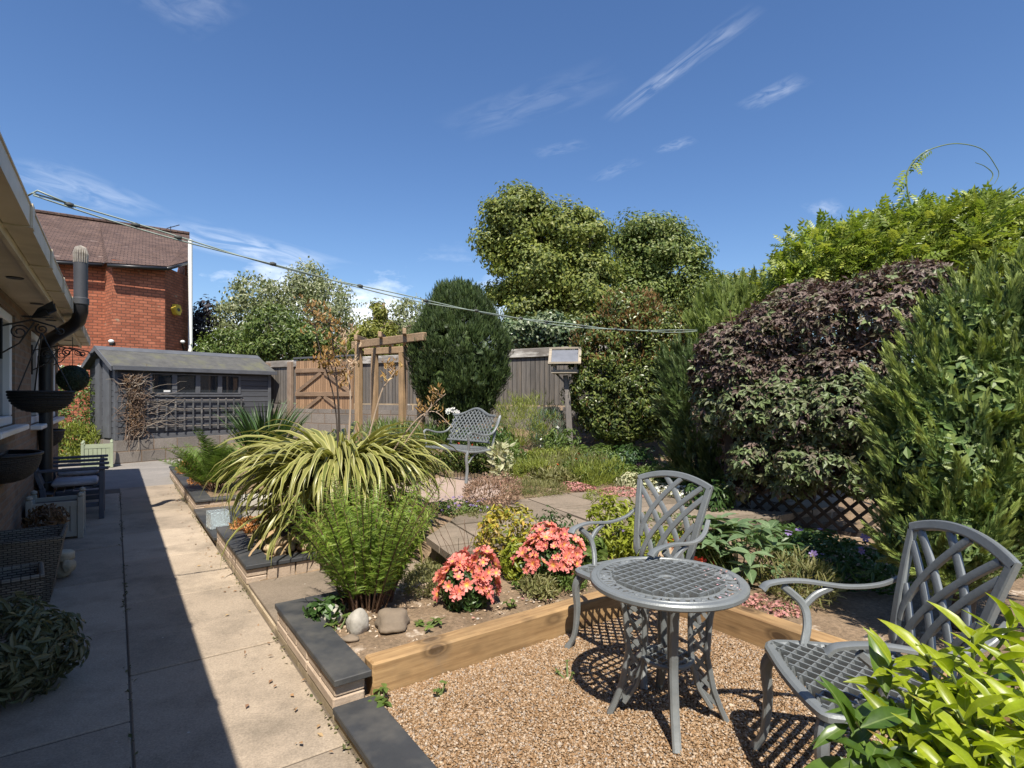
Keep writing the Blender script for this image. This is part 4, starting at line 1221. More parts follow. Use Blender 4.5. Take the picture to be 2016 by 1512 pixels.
# pergola
M_PERG = m_wood('pergola_timber', (.43,.29,.16), (.25,.165,.09), 'Z', 1, .8)
M_PERGX = m_wood('pergola_rafter', (.4,.28,.17), (.22,.15,.09), 'X', 1, .8)
pA, pB, pC, pD = at(706,780,11.6), at(738,780,12.9), at(792,780,12.0), at(829,780,10.7)
perg = empty('pergola', (pA.x,pA.y,0), 0, 'small tan timber pergola with crossed rafters in front of the back fence', 'pergola')
def pl(v, z): return Vector((v.x-pA.x, v.y-pA.y, z))
for v, z1 in ((pA,2.72),(pB,2.66),(pC,2.62),(pD,2.62)):
    k = MB(); k.box(pl(v,(z1+.3)/2),(.12,.12,z1-.3),Matrix.Rotation(-.5,3,'Z'),.008); k.build('post', M_PERG, perg)
def beam(name, a, b, z, w_, h_, ext):
    d = (b-a).normalized(); k = MB(); k.bar(pl(a-d*ext,z), pl(b+d*ext,z), w_, h_, (0,0,1), .01); k.build(name, M_PERGX, perg)
e1 = at(822,780,10.2); e2 = at(812,780,12.4)
beam('beam', pA, Vector((e1.x,e1.y,pA.z)), 2.735, .09, .15, .22); beam('beam', pB, Vector((e2.x,e2.y,pB.z)), 2.7, .09, .15, .3)
for u in (.02,.42,.8):
    a = pA.lerp(e1,u); b = pB.lerp(e2,u); a.z = b.z = 0
    beam('rafter', a, b, 2.85, .07, .11, .3)
# the bird table
bt = Vector((at(1113,780,10.2).x,10.2,0)); bz = .68
b_ = empty('bird_table', (bt.x,bt.y,bz), -.15, 'weathered bird table with a felted pitched roof on a tall leaning post', 'bird table')
k = MB(); k.bar((.1,0,-.1),(.04,0,1.02),.105,.09,(0,1,0),.006); k.build('post', M_OLDW, b_)
k = MB(); k.bar((.055,.01,.92),(.0,.01,1.36),.09,.08,(0,1,0),.006)
for s in (-1,1): k.bar((.02,0,1.2),(s*.17,0,1.4),.035,.035,(0,1,0))
k.build('upper_post', M_OLDW, b_)
M_PALEW = m_wood('pale_weathered_wood', (.42,.37,.29), (.26,.22,.17), 'X', 1, .85)
k = MB(); k.box((0,0,1.405),(.46,.4,.03)); 
for (c,d) in (((0,-.2,1.425),(.48,.02,.06)),((0,.2,1.425),(.48,.02,.06)),((-.23,0,1.425),(.02,.38,.06)),((.23,0,1.425),(.02,.38,.06))): k.box(c,d)
k.build('tray', M_PALEW, b_)
for sx in (-1,1):
    for sy in (-1,1): MB().box((sx*.19,sy*.16,1.52),(.045,.045,.19)).build('roof_post', M_PALEW, b_)
k = MB(); k.slab([(-.25,-.27,1.57),(.25,-.27,1.57),(.25,0,1.83),(-.25,0,1.83)],.02); k.slab([(-.25,.002,1.83),(.25,.002,1.83),(.25,.27,1.57),(-.25,.27,1.57)],.02)
k.build('roof', m_plain('blue_grey_felt', (.16,.17,.2), (.11,.12,.14), .9, 6, .2, 90), b_)
k = MB()
for s in (-1,1):
    for (y0,y1) in ((-.3,0),(.3,0)): k.bar((s*.265,y0,1.55),(s*.265,y1,1.85),.03,.05,(1,0,0))
k.bar((-.28,-.285,1.575),(.28,-.285,1.575),.03,.035); k.bar((-.28,0,1.86),(.28,0,1.86),.05,.03); k.build('roof_trim', M_PALEW, b_)

# ================================================================ cast metal furniture
M_CAST = m_plain('grey_cast_metal', (.205,.222,.226), (.16,.174,.177), .42, 5, .12, 70, .25, .5, None, (.25,.262,.26))
def arc(k, a, b, c, n, w_, h_, up, sq=3.2, m=8):        # a quadratic arc from a by way of b to c
    a, b, c = Vector(a), Vector(b), Vector(c); pts = []
    for i in range(n+1):
        u = i/n; pts.append(a*(1-u)**2+b*2*u*(1-u)+c*u*u)
    k.sweep(pts, w_, h_, up, m, sq); return pts
def spl(pts, n=8):                                      # a smooth line through points
    P = [Vector(p) for p in pts]; P = [P[0]*2-P[1]]+P+[P[-1]*2-P[-2]]; out = []
    for i in range(1, len(P)-2):
        for j in range(n):
            u = j/n; a, b, c, d = P[i-1], P[i], P[i+1], P[i+2]
            out.append(.5*((2*b)+(c-a)*u+(2*a-5*b+4*c-d)*u*u+(3*b-a-3*c+d)*u**3))
    out.append(P[-2]); return out
def lattice(k, inside, x0, x1, y0, y1, pitch, w_, h_, to3, ang_=.72):
    # two families of straight bars woven over and under, each cut to the outline
    diag = math.hypot(x1-x0, y1-y0); cx, cy = (x0+x1)/2, (y0+y1)/2
    for fam in (-1, 1):
        d = (math.cos(ang_), fam*math.sin(ang_)); nn_ = (-d[1], d[0])
        m = int(diag/pitch)
        for i in range(-m, m+1):
            o = (cx+nn_[0]*i*pitch, cy+nn_[1]*i*pitch); run = []
            st_ = .012; N_ = int(diag/st_)
            for j in range(-N_, N_+1):
                q = (o[0]+d[0]*j*st_, o[1]+d[1]*j*st_)
                if inside(*q): run.append(q)
                elif len(run) > 2: put(k, run, fam, pitch, to3, w_, h_, i); run = []
                else: run = []
            if len(run) > 2: put(k, run, fam, pitch, to3, w_, h_, i)
def put(k, run, fam, pitch, to3, w_, h_, i):
    keep = run[::3]+([run[-1]] if (len(run)-1) % 3 else [])
    pts = [to3(q[0], q[1], fam*.0022) for q in keep]
    nrm = (to3(0.01,0,.0)-to3(0,0,.0)).cross(to3(0,.01,.0)-to3(0,0,.0))
    k.sweep(pts, w_, h_, nrm, 6, 3)
def flat3(z): return lambda x, y, e: Vector((x, y, z+e))

def cast_chair():
    t = empty('cast_metal_chair', (0,0,0)); sz = .485
    fw, bw, d0, d1 = .29, .245, -.28, .235
    ol = spl([(-fw+.05,d0,0),(0,d0-.015,0),(fw-.05,d0,0),(fw,d0+.05,0),(.28,0,0),(bw,d1-.04,0),(bw-.05,d1,0),(0,d1+.005,0),(-bw+.05,d1,0),(-bw,d1-.04,0),(-.28,0,0),(-fw,d0+.05,0),(-fw+.05,d0,0)], 5)[:-1]
    k = MB()
    k.sweep([p+Vector((0,0,sz)) for p in ol], .05, .036, (0,0,1), 8, 3, closed=True)
    def ins(x, y):
        if not d0+.01 < y < d1-.01: return False
        u = (y-d0)/(d1-d0); return abs(x) < fw+(bw-fw)*u-.012
    lattice(k, ins, -fw, fw, d0, d1, .05, .0475, .01, flat3(sz+.006))
    k.build('seat', M_CAST, t, smooth=True, auto=28)
    for s in (-1,1):
        k = MB(); pts = spl([(s*.245,-.25,sz-.01),(s*.275,-.285,sz-.09),(s*.27,-.28,.25),(s*.28,-.295,.09),(s*.31,-.33,0)], 5); n = len(pts)
        k.sweep(pts, [.06-.028*min(1,i/n*1.5)+(.012 if i > n-3 else 0) for i in range(n)], [.055-.022*min(1,i/n*1.5) for i in range(n)], (0,1,0), 8, 3)
        k.build('leg', M_CAST, t, smooth=True, auto=28)
        k = MB(); pts = spl([(s*.225,.215,sz-.01),(s*.225,.25,.3),(s*.235,.31,.1),(s*.25,.36,0)], 5)
        k.sweep(pts, [.045-.015*i/len(pts) for i in range(len(pts))], None, (0,1,0), 8, 3); k.build('leg', M_CAST, t, smooth=True, auto=28)
        k = MB(); pts = spl([(s*.277,.315,.83),(s*.31,.22,.765),(s*.335,.08,.742),(s*.335,-.12,.762),(s*.325,-.25,.75),(s*.32,-.29,.722)], 6)
        k.sweep(pts, [.028+.026*(i/len(pts))**1.5 for i in range(len(pts))], .018, (0,0,1), 8, 4)
        k.sweep(spl([(s*.262,-.13,sz+.01),(s*.3,-.1,.58),(s*.325,-.11,.66),(s*.334,-.19,.735)],5), .036, .024, (s,0,0), 8, 3)
        k.sweep(spl([(s*.322,-.11,.645),(s*.332,-.05,.7),(s*.336,.02,.735)],5), .03, .022, (s,0,0), 8, 3)
        k.build('arm', M_CAST, t, smooth=True, auto=28)
    # the back leans; v runs up it from the seat
    ht = .6
    def bk(x, v, e=0):
        y = .205+.02*v+.125*v**1.4; z = sz+.01+v*ht*(.98)
        return Vector((x, y-.0, z))
    def hw(v): return .2+.085*v**1.2
    def top(x): return .90+.10*(1-(x/.29)**2)
    k = MB()
    fp_ = [bk(-hw(v), v) for v in np.linspace(-.02,.9,14)]+[bk(x, top(x)) for x in np.linspace(-.285,.285,21)]+[bk(hw(v), v) for v in np.linspace(.9,-.02,14)]
    k.sweep(fp_, [.05-.008*v for v in np.linspace(0,1,14)]+[.042]*21+[.042+.008*v for v in np.linspace(0,1,14)], .026, (0,-1,.35), 8, 5)
    k.build('back_frame', M_CAST, t, smooth=True, auto=28)
    k = MB()
    for s in (-1,1):
        for j, (x0, v0, g) in enumerate(((-.19,.28,.46),(-.17,-.02,.43),(-.06,-.02,.41),(.07,-.02,.42))):
            pts = []
            for v in np.linspace(v0, 1.0, 22):
                u = v-v0
                x = x0+g*1.06*u**1.75
                if x > hw(v)-.004 or v > top(x): break
                q = bk(s*x, v); q.y -= .0025*s; pts.append(q)
            if len(pts) > 3: k.sweep(pts, .034, .016, (0,-1,.35), 8, 6)
    k.build('back_lattice', M_CAST, t, smooth=True, auto=28)
    return t
ch = cast_chair(); ch2 = copy_tree(ch)
GZ = .058
ch.location = (.80,3.5,GZ); ch.rotation_euler = (0,0,math.atan2(-.6,-.8)+pi/2)
ch2.location = (1.395,2.2,GZ); ch2.rotation_euler = (0,0,math.atan2(.1,-.995)+pi/2)
tag(ch, 'grey cast metal armchair with an arched lattice back standing behind the round table', 'chair', 'cast metal armchairs at the round table')
tag(ch2, 'grey cast metal armchair in the right foreground, half hidden by the yellow-green shrub', 'chair', 'cast metal armchairs at the round table')

tb_ = empty('round_table', (.775,2.79,GZ), -.12, 'grey round cast metal bistro table with a pierced basket-weave top on the gravel', 'table')
TZ, TR = .688, .378
k = MB()
cir = lambda r, z, n=56: [(r*math.cos(2*pi*i/n), r*math.sin(2*pi*i/n), z) for i in range(n)]
k.sweep(cir(TR-.02,TZ-.008), .05, .036, (0,0,1), 10, 2.8, closed=True)
k.sweep(cir(TR-.036,TZ+.002), .02, .022, (0,0,1), 8, 2.4, closed=True)
k.sweep(cir(.275,TZ-.002,40), .02, .014, (0,0,1), 8, 3, closed=True)
k.build('rim', M_CAST, tb_, smooth=True, auto=28)
k = MB()
lattice(k, lambda x, y: .04 < math.hypot(x,y) < .275, -.3,.3,-.3,.3, .05, .044, .009, flat3(TZ+.001), pi/4)
k.sweep(cir(.034,TZ+.002,24), .026, .018, (0,0,1), 8, 3, closed=True)
for i in range(26):                                     # the pierced border: leaves, scrolls and blossoms
    a = 2*pi*i/26
    d = Vector((math.cos(a), math.sin(a), 0)); q = Vector((-d.y, d.x, 0))
    b0 = Vector((0,0,TZ))
    if i % 4 == 1:
        c = b0+d*.314
        for j in range(5):
            f = 2*pi*j/5; e = Vector((math.cos(f), math.sin(f), 0))*.024
            k.rock(c+e, (.02,.02,.007), None, j, 5, 8, 0)
        k.rock(c, (.012,.012,.012), None, 1, 5, 8, 0)
    else:
        sg = 1 if i % 2 else -1
        k.sweep([b0+d*.27, b0+d*.302+q*.018*sg, b0+d*.332+q*.005*sg, b0+d*.354-q*.018*sg], [.018,.03,.024,.014], .01, (0,0,1), 6, 3)
        k.sweep([b0+d*.283-q*.03*sg+Vector((0,0,.001)), b0+d*.314-q*.022*sg+Vector((0,0,.001)), b0+d*.356-q*.034*sg+Vector((0,0,.001))], [.01,.02,.01], .009, (0,0,1), 6, 3)
k.build('top', M_CAST, tb_, smooth=True, auto=28)
outl = spl([(.235,.655),(.205,.5),(.19,.32),(.21,.16),(.255,.05),(.295,0)], 6)if False else None
def r_out(z): return float(np.interp(z, [0,.05,.16,.32,.5,.66],[.285,.26,.22,.19,.205,.235]))
def r_in(z): return float(np.interp(z, [0,.05,.16,.32,.5,.66],[.255,.22,.15,.112,.112,.13]))
for q in range(4):
    a = q*pi/2; d = Vector((math.cos(a), math.sin(a), 0)); nn_ = Vector((-d.y, d.x, 0))
    k = MB(); zs = np.linspace(.0,.66,22)
    k.sweep([d*r_out(z)+Vector((0,0,z)) for z in zs], .042, .03, d, 8, 3)
    k.sweep([d*r_in(z)+Vector((0,0,z)) for z in zs[2:]], .034, .026, d, 8, 3)
    zz = np.arange(.07,.66,.085)
    for i, z in enumerate(zz[:-1]):
        z2 = zz[i+1]
        k.bar(d*r_in(z)+Vector((0,0,z))+nn_*.002, d*r_out(z2)+Vector((0,0,z2))+nn_*.002, .018, .016, nn_)
        k.bar(d*r_out(z)+Vector((0,0,z))-nn_*.002, d*r_in(z2)+Vector((0,0,z2))-nn_*.002, .018, .016, nn_)
    k.build('leg', M_CAST, tb_, smooth=True, auto=28)
k = MB(); k.sweep(cir(.118,.3,30), .022, .02, (0,0,1), 8, 3, closed=True)
lattice(k, lambda x, y: math.hypot(x,y) < .116, -.12,.12,-.12,.12, .044, .03, .009, flat3(.3), pi/4)
k.build('shelf', M_CAST, tb_, smooth=True, auto=28)
# fallen petals and leaf scraps on the table
M_PETAL = m_leaf('pink_petal', [(.62,.34,.4),(.7,.45,.48),(.5,.3,.2)], .2)
n = 34; a = rng.random(n)*1.7-1.1; r_ = size(n,.18,.345)
P = np.stack([.775+r_*np.cos(a), 2.79+r_*np.sin(a), np.full(n, GZ+TZ+.014)], axis=1)
o = emit('fallen_petals', T_QUAD, P, sph(n)*[1,1,.1], np.tile(Z,(n,1))+.2*sph(n), size(n,.01,.02), .7, M_PETAL)
tag(o, 'scatter of fallen pink petals on the right side of the round table top', 'petals', kind='stuff')

def cast_bench():
    t = empty('cast_metal_bench', (0,0,0)); sz = .485; hl = .51
    k = MB()
    k.sweep(spl([(-hl,-.25,sz-.015),(-hl*.5,-.28,sz),(0,-.28,sz),(hl*.5,-.28,sz),(hl,-.25,sz-.015),(hl,.0,sz-.03),(hl-.02,.25,sz),(0,.26,sz),(-hl+.02,.25,sz),(-hl,.0,sz-.03),(-hl,-.25,sz-.015)],4)[:-1], .045, .034, (0,0,1), 8, 3, closed=True)
    lattice(k, lambda x, y: abs(x) < hl-.01 and -.26 < y < .24, -hl, hl, -.28, .26, .055, .042, .01, flat3(sz))
    k.build('seat', M_CAST, t, smooth=True, auto=28)
    def top(x): return .40+.13*math.exp(-(x/.27)**2)+.02*(abs(x)/hl)**4
    def bk(x, v, e=0): return Vector((x, .25+.3*v+e-.05*(x/hl)**2, sz+.1+v*.98))
    k = MB()
    xs = np.linspace(-hl,hl,33)
    k.sweep([bk(x,top(x)) for x in xs], .04, .036, (0,-1,.3), 8, 3); k.sweep([bk(x,.0) for x in xs], .036, .03, (0,-1,.3), 8, 3)
    lattice(k, lambda x, v: abs(x) < hl-.01 and 0 < v < top(x), -hl, hl, 0, .55, .062, .03, .014, bk, pi/4)
    k.build('backrest', M_CAST, t, smooth=True, auto=28)
    for s in (-1,1):
        k = MB(); k.sweep(spl([(s*hl,-.25,sz),(s*hl,-.28,sz-.12),(s*hl,-.265,.2),(s*(hl+.01),-.3,0)],5), .045, .04, (0,1,0), 8, 3); k.build('leg', M_CAST, t, smooth=True, auto=28)
        k = MB(); k.sweep(spl([(s*hl,.44,1.0),(s*hl,.36,.85),(s*hl,.27,sz+.05),(s*hl,.27,.28),(s*(hl+.01),.33,0)],5), .042, .036, (0,1,0), 8, 3); k.build('leg', M_CAST, t, smooth=True, auto=28)
        k = MB(); k.sweep(spl([(s*(hl+.01),.43,.98),(s*(hl+.03),.33,.83),(s*(hl+.04),.2,.72),(s*(hl+.04),.0,.71),(s*(hl+.04),-.2,.76),(s*(hl+.03),-.27,.72),(s*(hl+.02),-.25,.6),(s*hl,-.24,sz)],5), .038, .03, (0,.3,1), 8, 3)
        k.sweep(spl([(s*hl,-.24,.3),(s*hl,-.1,sz-.06),(s*hl,.1,sz-.06),(s*hl,.26,.3)],5), .022, .022, (0,.1,1), 6, 3)
        k.build('arm', M_CAST, t, smooth=True, auto=28)
    return t
be = cast_bench(); tag(be, 'grey cast metal garden bench with an arched basket-weave back on the pink gravel', 'bench')
be.location = (-.86,8.95,.35); be.rotation_euler = (0,0,math.atan2(-.72,-.69)+pi/2)

# ---------------- clothes line
k = MB(); a, b = at(64,380,3.35), at(1372,650,7.6)
M_LINE = m_plain('green_line', (.3,.36,.31), (.2,.24,.21), .5, 6, .05, 40)
M_KNOT = m_plain('dark_knot', (.05,.055,.05), None, .7, 9, .1, 40)
cl = empty('clothes_line', a, 0, 'twin green-grey clothes lines slung from the gutter to the purple climber', 'clothes line')
def cat_pt(u, o=0): 
    q = (b-a)*u; q.z -= 4*.25*u*(1-u)*(1-.0*u); return q+Vector((0,0,o*math.sin(u*22)))
k = MB()
for i, o in enumerate((.01,-.01)):
    k.sweep([cat_pt(u, o)+Vector((.004*i,0,-.012*i)) for u in np.linspace(0,1,90)], .0105, None, (0,0,1), 5)
k.sweep([Vector((-.05,.02,-.01)),Vector((.03,0,.015)), cat_pt(.03,0)], .012, None, (0,0,1), 5)
k.build('line', M_LINE, cl, smooth=True)
k = MB()
for u in (.025,.075,.11,.2,.3,.39,.47,.55,.6,.68,.76,.85): 
    k = MB(); q = cat_pt(u); k.sweep([q-Vector((.02,.01,0)), q, q+Vector((.02,.01,-.003))], [.024,.032,.022], None, (0,0,1), 6); k.build('knot', M_KNOT, cl, smooth=True)
# ================================================================ plants
def gz(x, y): return float(soilz(np.array(x), np.array(y)))
def gp(px, y):
    x = (px-1008)/F*y
    return Vector((x, y, gz(x, y)))
M_BARK = m_plain('bark', (.13,.1,.075), (.07,.055,.04), .95, 8, .6, 30, 0, .2, (1,1,.3))
M_BIRCH = m_plain('birch_bark', (.5,.48,.45), (.2,.18,.16), .9, 9, .3, 30, 0, .2, (1,1,3))
M_STEM = m_plain('green_stem', (.12,.17,.05), (.08,.11,.03), .7, 8, .1, 40)
M_BSTEM = m_plain('brown_stem', (.11,.06,.03), (.07,.035,.02), .85, 8, .1, 40)

def trunk(root, base, C, r0, mat, k_=14, name='trunk', h=None):     # tapered trunk with limbs that reach into the crown
    base = Vector(base); cz = float(np.mean(C[:,2])); top = Vector((float(np.mean(C[:,0])), float(np.mean(C[:,1])), cz))
    k = MB(); pts = spl([base, base.lerp(top,.35)+Vector((.1*r0,.0,0)), base.lerp(top,.7), top], 5); n = len(pts)
    k.sweep(pts, [2*r0*(1-.75*i/n) for i in range(n)], None, (0,1,0), 8)
    for c in C[rng.choice(len(C), min(k_, len(C)), replace=False)]:
        c = Vector(c); u = R.uniform(.35,.95); s = base.lerp(top, u); m = s.lerp(c,.5)+Vector((0,0,.12*(c-s).length))
        k.sweep(spl([s, m, c], 4), list(np.linspace(r0*.7*(1.2-u)+.01, r0*.12, 9)), None, (.1,1,.1), 5)
    return k.build(name, mat, root)

def tree(name, label, blobs, base, mat, nc, per, cr, leaf, asp=.6, tm=T_QUAD, r0=.2, bark=None, droop=.25, group=None, cat='tree', fl=.75, up=.35, inner=.6, limbs=14):
    root = empty(name, (0,0,0), 0, label, cat, group)
    root.location = base
    bl = [(b[0]-base[0], b[1]-base[1], b[2]-base[2], b[3], b[4], b[5]) for b in blobs]
    P, N, C, _ = clumps(bl, nc, per, cr, inner, .62, fl)
    emit('crown', tm, P, tang(N, droop), jit(N, .6, up), size(len(P), leaf*.65, leaf*1.25), asp, mat, root)
    trunk(root, (0,0,0), C, r0, bark or M_BARK, limbs)
    return root

# --- beyond the fence
LF_BIG = m_leaf('sycamore_leaf', [(.07,.1,.018),(.12,.155,.028),(.175,.205,.04),(.235,.245,.06)], .25, .5, None, .25, .25)
LF_BIG2 = m_leaf('dark_sycamore_leaf', [(.06,.095,.02),(.1,.145,.03),(.15,.19,.042),(.2,.22,.055)], .22, .5, None, .25, .25)
LF_BIRCH = m_leaf('birch_leaf', [(.1,.13,.05),(.16,.19,.085),(.23,.25,.13),(.3,.31,.19)], .3, .4, None, .4, .2)
LF_GREEN = m_leaf('green_leaf', [(.04,.07,.015),(.07,.11,.022),(.11,.155,.035),(.16,.2,.06)], .28, .4, None, .6, .25)
LF_PLUM = m_leaf('plum_leaf', [(.018,.016,.022),(.03,.025,.032),(.045,.04,.045)], .1, .5)
LF_GOLD = m_leaf('golden_leaf', [(.12,.14,.02),(.18,.19,.03),(.24,.24,.05),(.15,.17,.04)], .3, .45, None, .6, .25)
LF_IVY = m_leaf('ivy_leaf', [(.045,.08,.03),(.08,.12,.05),(.14,.18,.09),(.28,.32,.2)], .2, .35, None, 1, .2)
Y1 = 28
tree('sycamore_tree', 'tallest broad-crowned green tree beyond the fence, nearest the conical evergreen',
     [blob(1015,440,Y1,62,62,2.0), blob(1120,470,Y1,72,62,2.2), blob(1045,540,Y1,72,62,2.4), blob(1150,570,Y1,80,70,2.6), blob(1175,520,Y1+.5,32,50,1.4), blob(1060,630,Y1,75,60,2.2), blob(1170,650,Y1,85,55,2.4), blob(980,500,Y1,30,30,1.0), blob(1025,400,Y1,34,30,1.2), blob(960,480,Y1,16,12,.6), blob(975,425,Y1,26,26,.8), blob(1150,430,Y1,30,22,.9), blob(1060,420,Y1,24,20,.8), blob(990,570,Y1,26,24,.8)],
     Vector((at(1095,700,Y1).x,Y1,0)), LF_BIG, 380, 200, .8, .2, .62, T_QUAD, .4, up=.5, limbs=40, inner=.35, fl=.6)
Y2 = 31
tree('sycamore_tree', 'domed green tree beyond the fence, right of the tallest tree',
     [blob(1265,490,Y2,62,75,2.2), blob(1310,520,Y2,75,75,2.6), blob(1255,590,Y2,70,70,2.2), blob(1350,590,Y2,85,70,2.6), blob(1400,610,Y2-2,60,60,2.0), blob(1230,640,Y2-1,70,60,2)],
     Vector((at(1300,700,Y2).x,Y2,0)), LF_BIG2, 320, 210, .9, .195, .62, T_QUAD, .4, up=.5, limbs=40, inner=.35, fl=.6)
tree('hazel_tree', 'lower yellowish-green tree beyond the fence, behind the golden conifer',
     [blob(1440,610,30,60,75,2.2), blob(1480,620,30,42,70,2), blob(1400,640,29,60,60,2)], Vector((at(1450,700,30).x,30,0)), LF_GOLD, 160, 60, .7, .25, .55, T_QUAD, .25)
YB = 23
tree('birch_tree', 'taller silvery birch with drooping airy foliage behind the fence and gate',
     [blob(605,560,YB,34,40,1), blob(590,610,YB,55,50,1.4), blob(645,610,YB,45,60,1.3), blob(620,660,YB,75,50,1.5), blob(665,640,YB,30,45,.8)],
     Vector((at(615,720,YB).x,YB,0)), LF_BIRCH, 330, 34, .5, .15, .5, T_QUAD, .12, M_BIRCH, .9, 'birches behind the fence')
tree('birch_tree', 'shorter sparse birch behind the shed, left of the taller birch',
     [blob(500,580,YB-1,38,42,1), blob(480,625,YB-1,42,45,1.2), blob(525,600,YB-1,32,50,1), blob(505,660,YB-1,60,40,1.3)],
     Vector((at(500,720,YB-1).x,YB-1,0)), LF_BIRCH, 210, 30, .48, .15, .5, T_QUAD, .1, M_BIRCH, .9, 'birches behind the fence')
tree('birch_tree', 'slender young birch against the sky just left of the conical evergreen',
     [blob(800,615,22,26,26,.6), blob(812,650,22,30,36,.7), blob(790,680,22,30,30,.7)],
     Vector((at(806,720,22).x,22,0)), LF_BIRCH, 90, 30, .4, .14, .5, T_QUAD, .08, M_BIRCH, .9, 'birches behind the fence')
tree('plum_tree', 'small dark purple-leaved tree beside the white pipe',
     [blob(400,650,22,26,38,.8), blob(412,620,22,18,26,.6), blob(395,680,22,30,26,.8)], Vector((at(402,720,22).x,22,0)), LF_PLUM, 110, 26, .38, .16, .6, T_QUAD, .08)
tree('cherry_tree', 'bright green bushy tree low behind the shed roof at its right end',
     [blob(545,650,20,55,48,1.2), blob(600,680,20,60,40,1.2), blob(560,690,20,70,30,1.2)], Vector((at(565,730,20).x,20,0)), LF_GREEN, 190, 44, .4, .14, .55, T_QUAD, .12)
tree('hedge_shrub', 'pale green bushy shrub just above the left part of the shed roof',
     [blob(460,680,20.5,52,36,1), blob(425,695,20.5,30,26,.8), blob(500,690,20.5,50,30,1)], Vector((at(455,730,20.5).x,20.5,0)), LF_GREEN, 150, 44, .36, .13, .55, T_QUAD, .08, None, .25, None, 'shrub')
tree('hedge_shrub', 'dark green shrub directly behind the tan gate',
     [blob(650,690,20.5,62,30,1), blob(700,695,20.5,40,22,.9)], Vector((at(665,730,20.5).x,20.5,0)), LF_BIG2, 130, 44, .36, .13, .55, T_QUAD, .08, None, .25, None, 'shrub')
tree('golden_cypress', 'yellow-green conical bush behind the pergola with a chimney above it',
     [blob(742,620,19,14,24,.4), blob(740,655,19,34,28,.8), blob(745,685,19,46,26,.9), blob(712,670,19,20,26,.6)], Vector((at(742,730,19).x,19,0)), LF_GOLD, 130, 44, .3, .14, .45, T_QUAD, .1)
tree('ivy_hedge', 'pale variegated ivy hedge behind the fence, right of the conical evergreen',
     [blob(1030,655,14.3,50,34,.7), blob(1085,655,14.0,46,34,.7), blob(1120,665,13.6,40,34,.7)], Vector((at(1065,760,14.2).x,14.2,.5)), LF_IVY, 230, 40, .22, .1, .75, T_LEAF, .08, None, .3, None, 'hedge')
# far roofs between the trees
M_CHIM = mk_brick('chimney_brick', ((.42,.3,.18),(.34,.22,.13)), (.3,.27,.22))
fh = empty('far_house', (at(760,700,42).x,42,0), 0, 'far house with a grey roof and a tan chimney glimpsed between the trees', 'house')
k = MB(); k.prism([(-4,-1.5),(6,-1.5),(6,5),(-4,5)], 0, 5.2); k.build('wall', M_CHIM, fh)
k = MB(); k.slab([(-4.3,-1.9,5.1),(6.3,-1.9,5.1),(4.5,1.7,7.5),(-1,1.7,7.5)], .15); k.slab([(-4.3,-1.9,5.1),(-1,1.7,7.5),(-4.3,5,5.1)], .15); k.build('roof', M_TILE, fh)
k = MB(); cx = at(746,700,42).x-at(760,700,42).x; k.box((cx,.6,7.0),(.9,.9,2.6)); k.box((cx,.6,8.2),(1.05,1.05,.16))
for d in (-.22,.22): k.lathe([(.14,8.28),(.11,8.75),(.13,8.8)], (cx+d,.6,0), 10)
k.build('chimney', M_CHIM, fh)
k = MB(); a_, b_2 = at(383,668,26), at(432,712,26); k.slab([a_, b_2, b_2+Vector((1.5,5,0)), a_+Vector((0,5,0))][::-1], .15); 
k.prism([(a_.x,26.1),(b_2.x,26.1),(b_2.x+1,30.5),(a_.x,30.5)], 0, b_2.z-.1)
tag(k.build('outbuilding', M_TILE), 'low brown roofed outbuilding partly seen behind the white pipe', 'outbuilding')

# --- evergreens and hedges of the garden
LF_YEW = m_leaf('yew_spray', [(.02,.038,.01),(.032,.056,.014),(.05,.08,.02),(.075,.11,.03)], .12, .55, None, 1.6, .25)
ye = gp(905,10.8); ye.z -= .1
root = empty('yew_tree', ye, 0, 'dense dark green conical clipped yew behind the metal bench', 'evergreen')
bl = [blob(903,690,10.8,96,88,.9), blob(905,640,10.8,72,76,.7), blob(896,600,10.8,36,36,.35), blob(930,620,10.8,36,38,.4), blob(905,740,10.8,92,60,.85), blob(905,790,10.8,66,46,.6)]
bl = [(b[0]-ye.x,b[1]-ye.y,b[2]-ye.z,b[3],b[4],b[5]) for b in bl]
P, N, C, _ = clumps(bl, 760, 60, .12, .86, .8, 1.3)
emit('crown', T_FEATHER, P, N*.55+Z*.9+.35*sph(len(P)), sph(len(P))*.8+N, size(len(P),.05,.1), .55, LF_YEW, root)
P, N = shell(bl, 5000, .5, .4)
emit('inner_foliage', T_FEATHER, P, tang(N), jit(N), size(5000,.09,.14), .9, LF_YEW, root)
trunk(root, (0,0,0), C, .1, M_BARK, 12)

LF_CYT = m_leaf('cypress_tip', [(.18,.24,.055),(.25,.31,.08),(.32,.37,.11)], .2, .5, None, 2.2, .3)
LF_PHO = m_leaf('pyracantha_leaf', [(.035,.055,.012),(.065,.095,.02),(.11,.14,.032),(.19,.22,.06)], .2, .35, None, 1.2, .3)
LF_BRN = m_leaf('russet_leaf', [(.12,.065,.02),(.17,.085,.025),(.22,.12,.04),(.13,.1,.03)], .25, .5, None, 1.2, .3)
hd = gp(1230,10.3)
root = empty('firethorn_hedge', hd, 0, 'tall glossy green hedge with russet young tips behind the bird table', 'hedge')
bl = [blob(1190,700,10.6,70,75,.7), blob(1270,670,10.6,75,80,.8), blob(1235,620,10.8,55,48,.6), blob(1180,780,10.4,62,70,.6), blob(1270,780,10.2,85,80,.8), blob(1330,730,10.3,50,90,.7), blob(1225,830,10.2,80,40,.6)]
bl = [(b[0]-hd.x,b[1]-hd.y,b[2]-hd.z,b[3],b[4],b[5]) for b in bl]
P, N, C, _ = clumps(bl, 900, 46, .17, .72, .6, .8)
